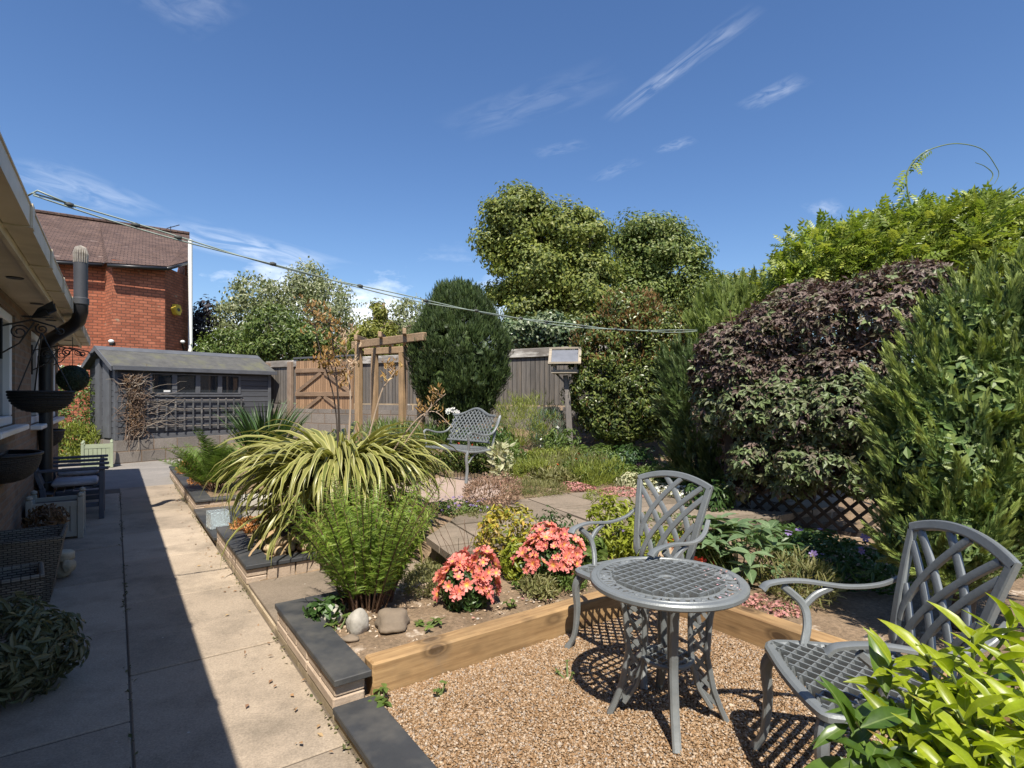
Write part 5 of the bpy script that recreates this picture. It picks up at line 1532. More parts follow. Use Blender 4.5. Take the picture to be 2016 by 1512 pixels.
k_ = (P[:,2] > 1.55)&(rng.random(len(P)) < np.clip((P[:,2]-1.2)*.6,0,.8)*(.5+.5*np.sin(P[:,0]*5+1)*np.sin(P[:,2]*6)))|(rng.random(len(P)) < .04)
emit('foliage', T_LEAF, P[~k_], tang(N[~k_],.2), jit(N[~k_],.6), size((~k_).sum(),.05,.1), .5, LF_PHO, root)
emit('russet_tips', T_LEAF, P[k_], N[k_]*.5+Z*.8+.5*sph(k_.sum()), jit(N[k_],.8), size(k_.sum(),.04,.09), .42, LF_BRN, root)
trunk(root, (0,0,0), C, .06, M_BARK, 16)

LF_CYP = m_leaf('cypress_spray', [(.05,.095,.025),(.085,.14,.036),(.135,.19,.05),(.19,.24,.065)], .15, .5, None, 2.2, .35)
LF_JUN = m_leaf('juniper_spray', [(.04,.068,.02),(.06,.1,.028),(.09,.135,.04),(.13,.17,.06)], .12, .5, None, 2, .3)
LF_LIME = m_leaf('lime_conifer_spray', [(.1,.15,.03),(.15,.2,.045),(.21,.26,.07)], .25, .5, None, 1.5, .25)
def conifer(name, label, base, blobs, nc, per, cr, ln, mat, r0, out=.6, upw=.7, seed=0, asp=.5, tips=None, core=0):
    root = empty(name, base, 0, label, 'conifer')
    bl = [(b[0]-base[0],b[1]-base[1],b[2]-base[2],b[3],b[4],b[5]) for b in blobs]
    # sprays gather into plumes: each plume has an axis, and its sprays fan from it
    C, N = shell(bl, nc, .72, .7)
    ax = nz(N*out+Z*upw+.3*sph(nc))
    L = cr*(.7+.8*rng.random(nc))
    u = rng.random((nc,per))
    d = sph(nc*per).reshape(nc,per,3)
    P = C[:,None,:]+ax[:,None,:]*(u*L[:,None]*2-L[:,None]*.8)[:,:,None]+d*(L[:,None]*.3*(1.08-u))[:,:,None]
    A = nz(ax[:,None,:]*1.0+d*.55*(1.1-u[:,:,None]))
    Nn = nz(np.cross(A, d)+.5*sph(nc*per).reshape(nc,per,3)+.35*N[:,None,:])
    P, A, Nn, u = P.reshape(-1,3), A.reshape(-1,3), Nn.reshape(-1,3), u.ravel()
    hi = (u > .68) if tips else np.zeros(len(u), dtype=bool)
    emit('foliage', T_FEATHER, P[~hi], A[~hi], Nn[~hi], size((~hi).sum(), ln*.6, ln*1.2), asp, mat, root)
    if tips: emit('tip_foliage', T_FEATHER, P[hi], A[hi], Nn[hi], size(hi.sum(), ln*.6, ln*1.2), asp*.8, tips, root)
    if core:
        P, N = shell(bl, core, .55, .35); P -= N*.05
        emit('core_foliage', T_QUAD, P, tang(N)+.3*Z, jit(N,.7,0), size(core,.06,.11), .5, mat, root)
    P, N = shell(bl, nc*4, .45, .4)
    emit('inner_foliage', T_FEATHER, P, tang(N)+N*.5, jit(N), size(len(P),ln*.9,ln*1.5), .45, mat, root)
    trunk(root, (0,0,0), C, r0, M_BARK, 14)
    return root
cb = gp(1890,3.6)
conifer('cypress_shrub', 'large feathery bright green conifer at the right edge behind the right-hand chair', cb,
        [blob(1905,690,3.75,85,115,.45), blob(1965,650,3.9,80,110,.5), blob(1865,800,3.65,100,120,.5), blob(1980,780,3.6,120,160,.55), blob(1850,930,3.5,105,125,.45), blob(1970,960,3.5,130,170,.55), blob(1850,1060,3.4,90,90,.4), blob(1800,850,3.8,46,85,.35), blob(2080,700,3.7,110,190,.65)],
        760, 120, .12, .046, LF_CYP, .07, tips=LF_CYT, core=15000)
conifer('juniper_shrub', 'dark upright juniper between the glossy hedge and the purple climber', gp(1375,8.0),
        [blob(1365,800,8.0,55,90,.5), blob(1380,880,7.8,65,80,.5), blob(1345,740,8.4,40,50,.45), blob(1400,930,7.6,55,50,.4)], 420, 44, .17, .09, LF_JUN, .05)
conifer('golden_conifer', 'lime green feathery conifer rising behind the purple climber', gp(1455,9.5),
        [blob(1455,620,9.5,75,46,.6), blob(1420,650,9.4,60,50,.6), blob(1500,620,9.6,46,50,.5), blob(1450,700,9.5,90,60,.6)], 320, 44, .2, .12, LF_LIME, .06, .25, 1.0)

# trellis with the purple climber, wisteria over it
M_DKW = m_plain('dark_stained_wood', (.035,.026,.02), (.02,.015,.012), .8, 6, .2, 40)
tA = gp(1438,6.7); tB = gp(1760,5.7); tv = tB-tA; tv.z = 0; tl = tv.length; trot = math.atan2(tv.y,tv.x)
tre = empty('lattice_trellis', tA, trot, 'dark diamond lattice trellis under the purple climber with paving showing through', 'trellis')
for x in (0, tl): MB().box((x,0,1.1),(.11,.11,2.3),None,.008).build('post', M_DKW, tre)
k = MB(); h0, h1 = .06, 1.5
for fam in (-1,1):
    for i in range(-14,26):
        x0 = i*.165; 
        pts = [(x0+fam*(z-h0), z) for z in (h0,h1)]
        (xa,za),(xb,zb) = pts
        def cl_(x): return min(max(x,.06),tl-.06)
        ca, cb_ = cl_(xa), cl_(xb)
        if abs(ca-cb_) < .05: continue
        za2 = za+(ca-xa)*fam; zb2 = zb+(cb_-xb)*fam
        k.bar((ca,.008*fam,za2),(cb_,.008*fam,zb2),.012,.034,(0,0,1)) if False else k.bar((ca,.008*fam,za2),(cb_,.008*fam,zb2),.036,.012,(0,-1,0))
k.build('lattice', M_DKW, tre)
for z in (h0-.03, h1+.03): k = MB(); k.bar((.06,0,z),(tl-.06,0,z),.03,.05); k.build('rail', M_DKW, tre)
LF_CLE = m_leaf('purple_climber_leaf', [(.07,.044,.037),(.105,.068,.055),(.15,.105,.085),(.11,.1,.055)], .14, .55, (1.0,.6,.4), 1.4, .2, .5)
LF_CLG = m_leaf('bronze_green_climber_leaf', [(.11,.11,.06),(.11,.155,.06),(.15,.2,.075),(.14,.13,.08)], .18, .5, None, 1.4, .2, .5)
cb = Vector((tA.x+tv.x*.5, tA.y+tv.y*.5, tA.z))
root = empty('purple_climber', cb, 0, 'mass of purple-brown climbing plant hanging over the dark trellis', 'climber')
def cblob(px, py, rpx, rpz, ry, dy=0):
    # follow the trellis in depth
    y = 6.7-(px-1438)/322*1.0+dy
    return blob(px, py, y, rpx, rpz, ry)
top_ = [cblob(1440,690,70,55,.4,.05), cblob(1530,660,90,70,.45,.1), cblob(1630,640,95,80,.5,.1), cblob(1720,620,90,85,.5,.1), cblob(1790,570,70,55,.5,.3), cblob(1590,600,80,45,.5,.4), cblob(1400,740,40,50,.3), cblob(1480,730,80,55,.36,-.02), cblob(1660,720,90,60,.4,.0), cblob(1570,740,80,50,.36,-.02)]
low_ = [cblob(1480,800,70,62,.4,-.12), cblob(1570,810,80,80,.42,-.14), cblob(1660,800,85,80,.44,-.14), cblob(1620,905,105,48,.36,-.14), cblob(1500,900,70,44,.34,-.12), cblob(1720,850,40,80,.36,-.1), cblob(1400,800,36,60,.3), cblob(1530,770,60,40,.4,-.12), cblob(1620,765,60,40,.42,-.12), cblob(1560,950,46,26,.24,-.1), cblob(1690,945,40,28,.24,-.1), cblob(1455,950,26,30,.22,-.1)]
def rel(bl, b): return [(q[0]-b[0],q[1]-b[1],q[2]-b[2],q[3],q[4],q[5]) for q in bl]
P, N = shell(rel(top_,cb), 8600, .76, .76); P2, N2 = shell(rel(low_,cb), 3600, .66, .7, True)
g = rng.random(len(P)) < np.clip((2.1-P[:,2])*.5, .14, .6); g2 = rng.random(len(P2)) < .78
def cle(name, P, N, mat, dr, a, b): emit(name, T_TRI, P, N*.35-Z*dr+.6*sph(len(P))+np.array([0,-.3,0]), jit(N,.55,.4), size(len(P),a,b), 1.0, mat, root)
cle('purple_foliage', np.concatenate([P[~g],P2[~g2]]), np.concatenate([N[~g],N2[~g2]]), LF_CLE, .4, .05, .1)
cle('green_foliage', np.concatenate([P[g],P2[g2]]), np.concatenate([N[g],N2[g2]]), LF_CLG, .6, .055, .11)
P, N = shell(rel([cblob(1480,870,70,110,.16,.25),cblob(1600,850,120,130,.16,.25),cblob(1690,850,60,120,.2,.2)],cb), 900, .5, .5)
emit('inner_foliage', T_TRI, P, tang(N,.6), jit(N), size(900,.1,.14), 1.0, LF_CLE, root)
k = MB()
for i in range(26):
    a_ = Vector(rel([cblob(R.uniform(1440,1740), R.uniform(800,1000), 1,1,.1)],cb)[0][:3]); b_3 = Vector(rel([cblob(R.uniform(1420,1760), R.uniform(620,760), 1,1,.1,-.1)],cb)[0][:3])
    k.sweep(spl([a_, a_.lerp(b_3,.5)+Vector((R.gauss(0,.12),R.gauss(0,.1),.1)), b_3, b_3+Vector((R.gauss(0,.2),-.1,R.gauss(.05,.1)))], 5), [.013-.0006*i_ for i_ in range(16)], None, (0,1,0), 5)
k.build('vine_stem', M_BSTEM, root)

LF_WIS = m_leaf('wisteria_leaf', [(.1,.15,.02),(.16,.22,.03),(.23,.29,.045),(.31,.34,.07)], .32, .4, None, 1.2, .25)
wb = gp(1760,7.3)
root = empty('wisteria', wb, 0, 'bright green wisteria with loose waving shoots spilling over the top of the trellis', 'climber')
wl = [blob(1620,520,7.6,60,55,.6), blob(1700,500,7.5,80,50,.7), blob(1800,478,7.4,85,48,.7), blob(1900,465,7.2,90,50,.7), blob(1990,462,7.0,80,50,.7), blob(1760,540,7.4,140,60,.8), blob(1930,520,7.0,120,80,.8), blob(1570,560,7.8,46,42,.5)]
wl = rel(wl, wb)
P, N, C, _ = clumps(wl, 560, 11, .16, .7, .7, .8)
emit('foliage', T_PINNATE, P, N*.8+Z*.15+.6*sph(len(P))+np.array([.25,0,0]), jit(N,.5,.6), size(len(P),.14,.24), 1.0, LF_WIS, root)
P, N = shell(wl, 2600, .4, .45)
emit('inner_foliage', T_LEAF, P, tang(N,.4), jit(N), size(2600,.07,.12), .4, LF_WIS, root)
trunk(root, (0,0,0), C, .05, M_BARK, 14)
k = MB(); PP = []
def shoot(px, w_=.016, y=7.0, leafy=0):
    pts = spl([at(a,b,y)-wb for a, b in px], 8); n = len(pts)
    k.sweep(pts, list(np.linspace(w_,w_*.4,n)), None, (0,1,0), 5)
    for i in range(2, int(n*leafy), 3): PP.append(pts[i])
shoot([(1795,410),(1786,370),(1788,335),(1812,305),(1850,288),(1890,283),(1935,295),(1962,330),(1966,345),(1958,362)], .018, 7.0, .42)
shoot([(1935,395),(1940,370),(1955,345),(1940,328),(1920,320)], .018, 7.0)
shoot([(1940,400),(1970,390),(2000,392),(2040,400)], .014, 7.0, .9)
shoot([(1580,520),(1555,480),(1557,455)], .014, 7.5, .9); shoot([(1575,540),(1545,520),(1525,500)], .012, 7.5, .9); shoot([(1560,560),(1530,545),(1510,540)], .012, 7.6, .9)
k.build('shoot', M_STEM, root)
P = np.array([list(p) for p in PP]); n = len(P)
emit('shoot_leaf', T_PINNATE, P, sph(n)*[1,.5,.3]+np.array([0,-.2,-.7]), sph(n)*.5+np.array([0,-1,.4]), size(n,.14,.22), 1.0, LF_WIS, root)

# --- ferns
def fern(name, label, base, n, ln, lean, pl_, pairs, mat, crinkle=.4, group=None, seed=0, rb=.1, bow=.5):
    root = empty(name, base, 0, label, 'fern')
    Ps, As, Ns, Ls = [], [], [], []; k = MB()
    for i in range(n):
        az = rng.random()*2*pi; le = lean[0]+(lean[1]-lean[0])*rng.random()**.8; L = ln*(.65+.4*rng.random())
        h = np.array([math.cos(az), math.sin(az), 0]); s = np.array([-math.sin(az), math.cos(az), 0])
        s = s*math.cos(rng.normal()*.5)+0; s = nz(s+.35*rng.normal(size=3))
        m = pairs; u = np.linspace(0,1,m)
        a = le+bow*u**2.2
        dx = np.cumsum(np.sin(a))*L/m; dz = np.cumsum(np.cos(a))*L/m
        b0 = np.array([h[0],h[1],0])*rb*rng.random()+np.array([0,0,-.02])
        pts = b0+h*dx[:,None]+Z*dz[:,None]
        t = nz(np.gradient(pts, axis=0)); nn_ = nz(np.cross(s, t)); sd = np.cross(t, nn_)
        k.sweep([Vector(q) for q in pts[::4]], list(np.linspace(.014,.004,len(pts[::4]))), None, tuple(h), 4)
        g = u > .2
        w_ = np.sin(np.clip((u-.12)/.88,0,1)**.7*pi*.93+.12)**.8*pl_
        for sg in (-1,1):
            A = sd*sg+.35*t+crinkle*rng.normal(size=pts.shape)*.6
            Ps.append(pts[g]); As.append(A[g]); Ns.append((nn_+crinkle*rng.normal(size=pts.shape))[g]); Ls.append((w_*(.8+.4*rng.random(m)))[g])
    P, A, N, L = map(np.concatenate, (Ps, As, Ns, Ls))
    emit('frond', T_PINNA, P, A, N, L, .42, mat, root)
    k.build('stalk', M_BSTEM, root)
    return root
LF_FERN = m_leaf('fern_pinna', [(.08,.135,.014),(.13,.21,.022),(.19,.275,.038),(.27,.34,.06)], .3, .5, None, 3, .25)
LF_FERN2 = m_leaf('bright_fern_pinna', [(.08,.14,.022),(.12,.19,.035),(.16,.24,.05)], .35, .5, None, 3, .2)
b = on(725,1195,.17)
fern('large_fern', 'large crinkled green fern fanning up from brown stalks in the front bed', b, 92, 1.04, (.03,.6), .075, 60, LF_FERN, .6, None, 0, .17, .3)
b = on(432,962,.2); b.y -= .1
fern('small_fern', 'smaller bright green fern above the farthest slate coping', b, 34, 1.05, (.05,.8), .18, 36, LF_FERN2, .2, None, 1, .08, .6)

# --- the big variegated spiky plant in its bed
def strap_plant(name, label, base, n, L0, L1, wd, mat, lean=(.1,1.0), grav=1.5, cat='plant', seg=11, droop_pow=1.6, group=None):
    root = empty(name, base, 0, label, cat, group)
    V, F_, UVs = [], [], []
    u = np.linspace(0,1,seg)
    prof = np.clip(np.minimum(.55+u*2.2, 1)*np.minimum(1,(1-u)*2.6+.04),0,1)
    cv = np.array([(-.5,.16),(0,0),(.5,.16)])
    Vs = []
    for i in range(n):
        az = rng.random()*2*pi; le = lean[0]+(lean[1]-lean[0])*rng.random()**.75; L = L0+(L1-L0)*rng.random()
        h = np.array([math.cos(az), math.sin(az), 0]); a = le+grav*(.72+.5*rng.random())*u**droop_pow
        dx = np.cumsum(np.sin(a))*L/seg; dz = np.cumsum(np.cos(a))*L/seg
        tw = rng.normal()*.25
        sd = np.array([-math.sin(az+tw), math.cos(az+tw), 0])
        pts = h*(.02+.12*rng.random())+h*dx[:,None]+Z*dz[:,None]+sd*(rng.normal()*.12*u**2)[:,None]
        t = nz(np.gradient(pts,axis=0)); roll = rng.normal()*.45*u[:,None]
        s_ = nz(sd+np.cross(t,sd)*roll); nn_ = np.cross(s_, t)*-1
        nn_ = np.cross(t, s_)
        w_ = wd*(.75+.5*rng.random())
        q = pts[:,None,:]+s_[:,None,:]*(cv[None,:,0:1]*(w_*prof)[:,None,None])+nn_[:,None,:]*(cv[None,:,1:2]*(w_*prof)[:,None,None])
        Vs.append(q.reshape(-1,3))
    V = np.concatenate(Vs)
    tf = []
    for j in range(seg-1):
        for c in range(2): tf += [j*3+c, j*3+c+1, (j+1)*3+c+1, (j+1)*3+c]
    tf = np.array(tf); idx = (np.arange(n)[:,None]*seg*3+tf[None]).ravel()
    vuv = np.stack([np.repeat(u,3), np.tile([0,.5,1],seg)], axis=1)
    raw_mesh('leaf_blade', V, np.full(n*(seg-1)*2,4), idx, mat, root, True, np.tile(vuv[tf],(n,1)))
    return root
LF_PHOR = m_leaf('variegated_strap_leaf', [(.13,.15,.03),(.17,.185,.04),(.23,.22,.07),(.11,.13,.03)], .22, .38, None, 1, .15, .45, ((.36,.345,.12),.26,.36))
LF_PHDRY = m_leaf('dry_strap_leaf', [(.3,.2,.1),(.38,.27,.14),(.22,.14,.075)], .15, .6)
pb_ = Vector((at(672,1000,5.85).x, 5.85, .3))
ph = strap_plant('variegated_flax', 'huge arching green and cream striped strap-leaved plant in the raised bed', pb_, 560, 1.12, 1.76, .062, LF_PHOR, (.0,.45), 2.5, droop_pow=1.8)
k2r = strap_plant('dry_tmp', 'x', pb_, 34, .8, 1.3, .032, LF_PHDRY, (.5,1.3), 1.6)
k3r = strap_plant('low_tmp', 'x', pb_, 170, .9, 1.45, .055, LF_PHOR, (.35,1.0), 2.5, droop_pow=1.6); dl = k3r.children[0]; dl.parent = ph; bpy.data.objects.remove(k3r)
dl = k2r.children[0]; dl.parent = ph; dl.name = 'dry_blade'; bpy.data.objects.remove(k2r)
M_POD = m_leaf('orange_seed_pod', [(.3,.16,.04),(.36,.22,.07),(.22,.1,.03),(.42,.3,.12)], .2, .5)
M_PODP = m_leaf('pale_seed_pod', [(.5,.38,.26),(.42,.28,.16),(.58,.48,.36)], .2, .5)
def stalk(px, podn, pm, sm_, y, w_=.02, spread=.13):
    q = [at(a,b,y)-pb_ for a, b in px]
    k = MB(); pts = spl([Vector((q[0].x*.3,q[0].y*.3,.25))]+q, 6); n = len(pts); k.sweep(pts, list(np.linspace(w_,w_*.35,n)), None, (0,1,0), 6)
    Pp, Aa = [], []
    for i in range(podn):
        u = .5+.5*rng.random()**.8; c = pts[int(u*(n-1))]; az = rng.random()*6.28; l = spread*(.4+.8*rng.random())
        tip = c+Vector((math.cos(az)*l, math.sin(az)*l, l*R.uniform(.1,.9))); k.sweep([c, tip], [.008,.004], None, (0,1,0), 4)
        for j in range(7):
            Pp.append(list(tip+Vector(sph(1)[0]*.035))); Aa.append(sph(1)[0]*.7+Z*.8)
    k.build('flower_stalk', sm_, ph)
    Pp = np.array(Pp); emit('seed_head', T_LEAF, Pp, np.array(Aa), sph(len(Pp)), size(len(Pp),.035,.065), .4, pm, ph)
M_DKSTEM = m_plain('dark_flower_stem', (.05,.035,.025), (.03,.02,.016), .7, 8, .1, 40)
M_PSTEM = m_plain('pale_flower_stem', (.4,.3,.22), (.3,.22,.15), .7, 8, .1, 40)
stalk([(660,800),(630,690),(612,600)], 30, M_POD, M_DKSTEM, 6.1)
stalk([(668,820),(660,720),(648,620)], 26, M_POD, M_DKSTEM, 5.8)
stalk([(690,800),(683,720),(680,650)], 18, M_PODP, M_PSTEM, 5.9, .028, .1)
stalk([(665,780),(655,730),(640,690)], 14, M_POD, M_DKSTEM, 6.0)
stalk([(745,790),(765,750),(785,722)], 12, M_POD, M_PSTEM, 5.9, .02, .1)
stalk([(820,840),(850,800),(878,775)], 10, M_BRNP if False else M_POD, M_PSTEM, 5.7, .02, .1)
stalk([(800,850),(850,810),(890,840)], 0+4, M_POD, M_PSTEM, 5.6, .018, .06)
wp = pot(W(7.4,1.45,.07), .26, .36, m_plain('white_glazed_pot', (.6,.57,.5), (.5,.47,.41), .35, 5, .03, 30), 'white glazed pot half hidden under the arching striped leaves', 'flower_pot')
LF_IRIS = m_leaf('iris_leaf', [(.03,.07,.02),(.05,.1,.03),(.08,.14,.04)], .25, .4)
strap_plant('iris_clump', 'upright dark green sword-leaved clump between the shed and the striped plant', Vector((at(522,800,9.4).x,9.4,.28)), 240, 1.0, 1.45, .034, LF_IRIS, (.02,.42), .5)
# ================================================================ bed plants
def mound(name, label, cat, base, rx, h, n, leaf, mat, asp=.45, tm=T_LEAF, up=.3, out=.0, ry=None, inner=.55, fl=None, group=None, clump=None, stem=None, axis_up=0.0):
    root = empty(name, base, 0, label, cat, group)
    ry = ry or rx
    bl = [(0,0,h*.4,rx*.88,ry*.88,h*.52)]
    for i in range(5):
        a = rng.random()*6.28; q_ = .35+.4*rng.random(); bl.append((math.cos(a)*rx*q_, math.sin(a)*ry*q_, h*(.3+.3*rng.random()), rx*(.3+.35*rng.random()), ry*(.3+.35*rng.random()), h*(.35+.25*rng.random())))
    if clump: P, N, C, _ = clumps(bl, max(n//clump[0],1), clump[0], clump[1], inner, .65, .8)
    else: P, N = shell(bl, n, inner, .55)
    P[:,2] = np.maximum(P[:,2], .01)
    m = len(P)
    A = (N*out+axis_up*Z+sph(m)*.6) if (out or axis_up) else tang(N,.2)
    emit('foliage', tm, P, A, jit(N,.6,up), size(m,leaf*.65,leaf*1.25), asp, mat, root)
    k = MB()
    for i in range(9):
        q = P[rng.integers(m)]; k.sweep([(q[0]*.2,q[1]*.2,-.02),(q[0]*.6,q[1]*.6,q[2]*.6),tuple(q)], [.012,.008,.004], None, (0,1,0), 4)
    k.build('stem', stem or M_STEM, root)
    if fl:
        for (fn_, fm, ft, nf, fs, zmin, lift) in fl:
            P, N = shell(bl, nf*3, .97, .9); g = (P[:,2] > zmin*h*(.75+.9*rng.random(len(P)))) & ((np.sin(P[:,0]*7/rx+nf)+np.sin(P[:,1]*6/rx+P[:,2]*9) > -1.3) | (nf < 60)); P, N = P[g][:nf], N[g][:nf]
            P = P+N*lift*(.2+2.4*rng.random((len(P),1)))
            emit(fn_, ft, P, tang(N,0), jit(N,.75,.2), size(len(P),fs*.55,fs*1.25), 1.0, fm, root)
    return root
def m_flower(name, stops, trans=.25):                    # petals shade from the throat outward
    m, nt, out = nodes(name)
    uvn = nt.nodes.new('ShaderNodeUVMap'); s = nt.nodes.new('ShaderNodeSeparateXYZ'); nt.links.new(uvn.outputs[0], s.inputs[0])
    v1 = nd(nt, 'Math', operation='SUBTRACT'); nt.links.new(s.outputs['Y'], v1.inputs[0]); v1.inputs[1].default_value = .5
    p1 = nd(nt, 'Math', operation='MULTIPLY'); nt.links.new(s.outputs['X'], p1.inputs[0]); nt.links.new(s.outputs['X'], p1.inputs[1])
    p2 = nd(nt, 'Math', operation='MULTIPLY'); nt.links.new(v1.outputs[0], p2.inputs[0]); nt.links.new(v1.outputs[0], p2.inputs[1])
    ad = nd(nt, 'Math', operation='ADD'); nt.links.new(p1.outputs[0], ad.inputs[0]); nt.links.new(p2.outputs[0], ad.inputs[1])
    sq = nd(nt, 'Math', operation='SQRT'); nt.links.new(ad.outputs[0], sq.inputs[0])
    c = ramp(nt, stops, sq.outputs[0]).outputs['Color']
    g = nt.nodes.new('ShaderNodeNewGeometry')
    c = mixc(nt, c, ramp(nt, [(0,(.78,.75,.78)),(1,(1.15,1.2,1.1))], g.outputs['Random Per Island']).outputs['Color'], 1.0, 'MULTIPLY')
    p = nd(nt, 'BsdfPrincipled', Roughness=.55); nt.links.new(c, p.inputs['Base Color'])
    t = nt.nodes.new('ShaderNodeBsdfTranslucent'); nt.links.new(c, t.inputs['Color'])
    mx = nt.nodes.new('ShaderNodeMixShader'); mx.inputs[0].default_value = trans
    nt.links.new(p.outputs[0], mx.inputs[1]); nt.links.new(t.outputs[0], mx.inputs[2]); nt.links.new(mx.outputs[0], out.inputs['Surface'])
    return m
FL_COR = m_flower('coral_petal', [(0,(.8,.5,.07)),(.25,(.8,.36,.1)),(.45,(.74,.2,.16)),(1,(.78,.27,.24))])
FL_RED = m_flower('red_petal', [(0,(.5,.1,.02)),(1,(.7,.035,.02))])
FL_WHITE = m_flower('white_petal', [(0,(.75,.7,.4)),(.3,(.8,.8,.76)),(1,(.82,.82,.8))])
FL_PURP = m_flower('violet_petal', [(0,(.25,.17,.33)),(1,(.2,.14,.38))])
FL_PINK = m_flower('pink_petal_star', [(0,(.45,.2,.18)),(1,(.56,.27,.26))])
FL_YEL = m_flower('yellow_petal', [(0,(.6,.5,.1)),(1,(.75,.68,.25))])
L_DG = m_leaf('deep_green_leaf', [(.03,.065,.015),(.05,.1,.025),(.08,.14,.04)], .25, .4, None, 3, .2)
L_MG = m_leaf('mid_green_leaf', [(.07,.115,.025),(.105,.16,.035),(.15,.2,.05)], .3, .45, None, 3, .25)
L_YG = m_leaf('yellow_green_leaf', [(.17,.21,.02),(.24,.28,.03),(.32,.34,.05)], .35, .45, None, 3, .2)
L_VAR = m_leaf('variegated_yellow_leaf', [(.1,.15,.02),(.36,.31,.03),(.5,.42,.06),(.14,.17,.03),(.56,.36,.08)], .3, .45, None, 3, .15)
L_PUR = m_leaf('purple_leaf', [(.035,.014,.025),(.055,.022,.035),(.08,.035,.045)], .15, .4)
L_HEA = m_leaf('heather_leaf', [(.28,.17,.12),(.38,.24,.17),(.24,.16,.1),(.44,.31,.23)], .2, .6)
L_OLV = m_leaf('olive_leaf', [(.14,.15,.05),(.19,.19,.07),(.24,.22,.1)], .3, .55, None, 3, .25)
L_ACID = m_leaf('acid_green_leaf', [(.15,.19,.03),(.21,.25,.045),(.27,.3,.06)], .35, .5, None, 3, .2)
L_BLU = m_leaf('blue_green_leaf', [(.07,.13,.08),(.1,.17,.1),(.14,.21,.13)], .25, .5, None, 3, .2)
L_PALE = m_leaf('pale_woolly_leaf', [(.33,.35,.2),(.42,.43,.27),(.5,.47,.3)], .25, .7)
L_ORG = m_leaf('orange_stonecrop', [(.4,.16,.05),(.48,.24,.08),(.3,.13,.05)], .2, .5)
L_SEDP = m_leaf('pink_stonecrop', [(.4,.17,.15),(.5,.25,.22),(.3,.14,.1),(.24,.2,.08)], .2, .6)

def G_(px, y): return gp(px, y)
def T_(px, y, z): return Vector(((px-1008)/F*y, y, z))
mound('alstroemeria', 'nearest dome of coral pink lily-like flowers with yellow throats by the timber sleeper', 'flowering plant', G_(922,4.0), .21, .33, 1300, .06, L_DG, .42, fl=[('flower', FL_COR, T_FLOWER, 200, .043, .36, .018)], group='coral flower clumps')
mound('alstroemeria', 'farther dome of coral pink lily-like flowers in front of the yellow variegated shrub', 'flowering plant', G_(1084,4.5), .24, .4, 1200, .06, L_DG, .42, fl=[('flower', FL_COR, T_FLOWER, 225, .044, .36, .018)], group='coral flower clumps')
mound('euonymus', 'yellow variegated bushy shrub behind the coral flowers', 'shrub', G_(1008,4.85), .29, .62, 1900, .05, L_VAR, .5, clump=(10,.06))
mound('golden_plant', 'small yellow-green leafy plant tucked between the variegated shrub and the coral flowers', 'plant', G_(1022,4.6), .19, .36, 500, .06, L_YG, .45)
mound('choisya', 'glossy yellow-green rounded shrub on the edge of the terrace behind the round table', 'shrub', G_(1196,5.2), .28, .52, 1300, .075, L_YG, .34, clump=(9,.06))
mound('heuchera', 'dark purple crinkled-leaved plant behind the nearest coral flowers', 'plant', G_(938,4.35), .19, .24, 420, .075, L_PUR, .8)
hs = G_(915,4.5); k = MB()
for i in range(16):
    a = R.uniform(-.2,.2); k.sweep(spl([(a*.4,0,0),(a,R.gauss(0,.05),.25),(a*1.5+R.gauss(0,.03),R.gauss(0,.06),R.uniform(.35,.55))],4), .004, None, (0,1,0), 4)
o = k.build('wiry_grass', M_BSTEM); o.location = hs; tag(o, 'sprig of thin wiry brown stems above the purple plant', 'grass')
mound('heather', 'pinkish-brown faded heather mound on the pink gravel in front of the bench', 'shrub', T_(965,6.75,.34), .38, .36, 2600, .04, L_HEA, .35, T_QUAD, out=.8, axis_up=.5, stem=M_BSTEM)
mound('campanula', 'low violet-flowered plant at the terrace edge beside the large fern', 'flowering plant', T_(905,6.55,.3), .33, .16, 900, .04, L_MG, .5, fl=[('flower', FL_PURP, T_FLOWER, 70, .018, .4, .015)])
mound('thyme_tuft', 'low olive grassy tuft on the far edge of the terrace', 'plant', T_(1062,7.55,.33), .42, .17, 2200, .07, L_OLV, .09, T_BLADE, out=.7, axis_up=.6)
for i, (px, y, rr, lb) in enumerate(((1012,8.35,.28,'pink stonecrop mat nearest the bench legs'), (1134,8.0,.24,'pink stonecrop mat between two grassy tufts behind the terrace'), (1228,7.6,.34,'pink stonecrop mat on the terrace edge behind the rounded yellow-green shrub'))):
    mound('stonecrop_mat', lb, 'flowering plant', T_(px,y,.33), rr, .07, 500, .03, L_SEDP, .6, T_QUAD, fl=[('flower', FL_PINK, T_FLOWER, 420, .014, .2, .004)], group='pink stonecrop mats')
mound('spurge', 'yellow-green feathery mound just right of the bench', 'plant', G_(1043,8.75), .42, .34, 1900, .08, L_ACID, .12, T_BLADE, out=.5, axis_up=.7, clump=(12,.09))
mound('spurge', 'yellow-green feathery mound behind the middle stonecrop mat', 'plant', G_(1172,8.5), .48, .34, 2200, .08, L_ACID, .12, T_BLADE, out=.5, axis_up=.7, clump=(12,.09))
mound('dead_nettle', 'pale cream-edged low plant at the right end of the middle bed', 'plant', G_(1258,8.1), .33, .26, 700, .06, L_PALE, .5)
mound('lupin_leaves', 'bright green leafy plant right of the grassy mound near the dark juniper', 'plant', G_(1222,8.7), .32, .34, 700, .08, L_MG, .4)
mound('purple_sage', 'dusky purple-leaved plant at the foot of the glossy hedge', 'plant', G_(1268,8.9), .25, .3, 500, .06, L_PUR, .45)
mound('fennel_clump', 'tall feathery yellow-green clump against the back fence behind the bench', 'plant', G_(1030,10.7), .62, .95, 3200, .11, L_ACID, .07, T_BLADE, out=.4, axis_up=.9, clump=(14,.12))
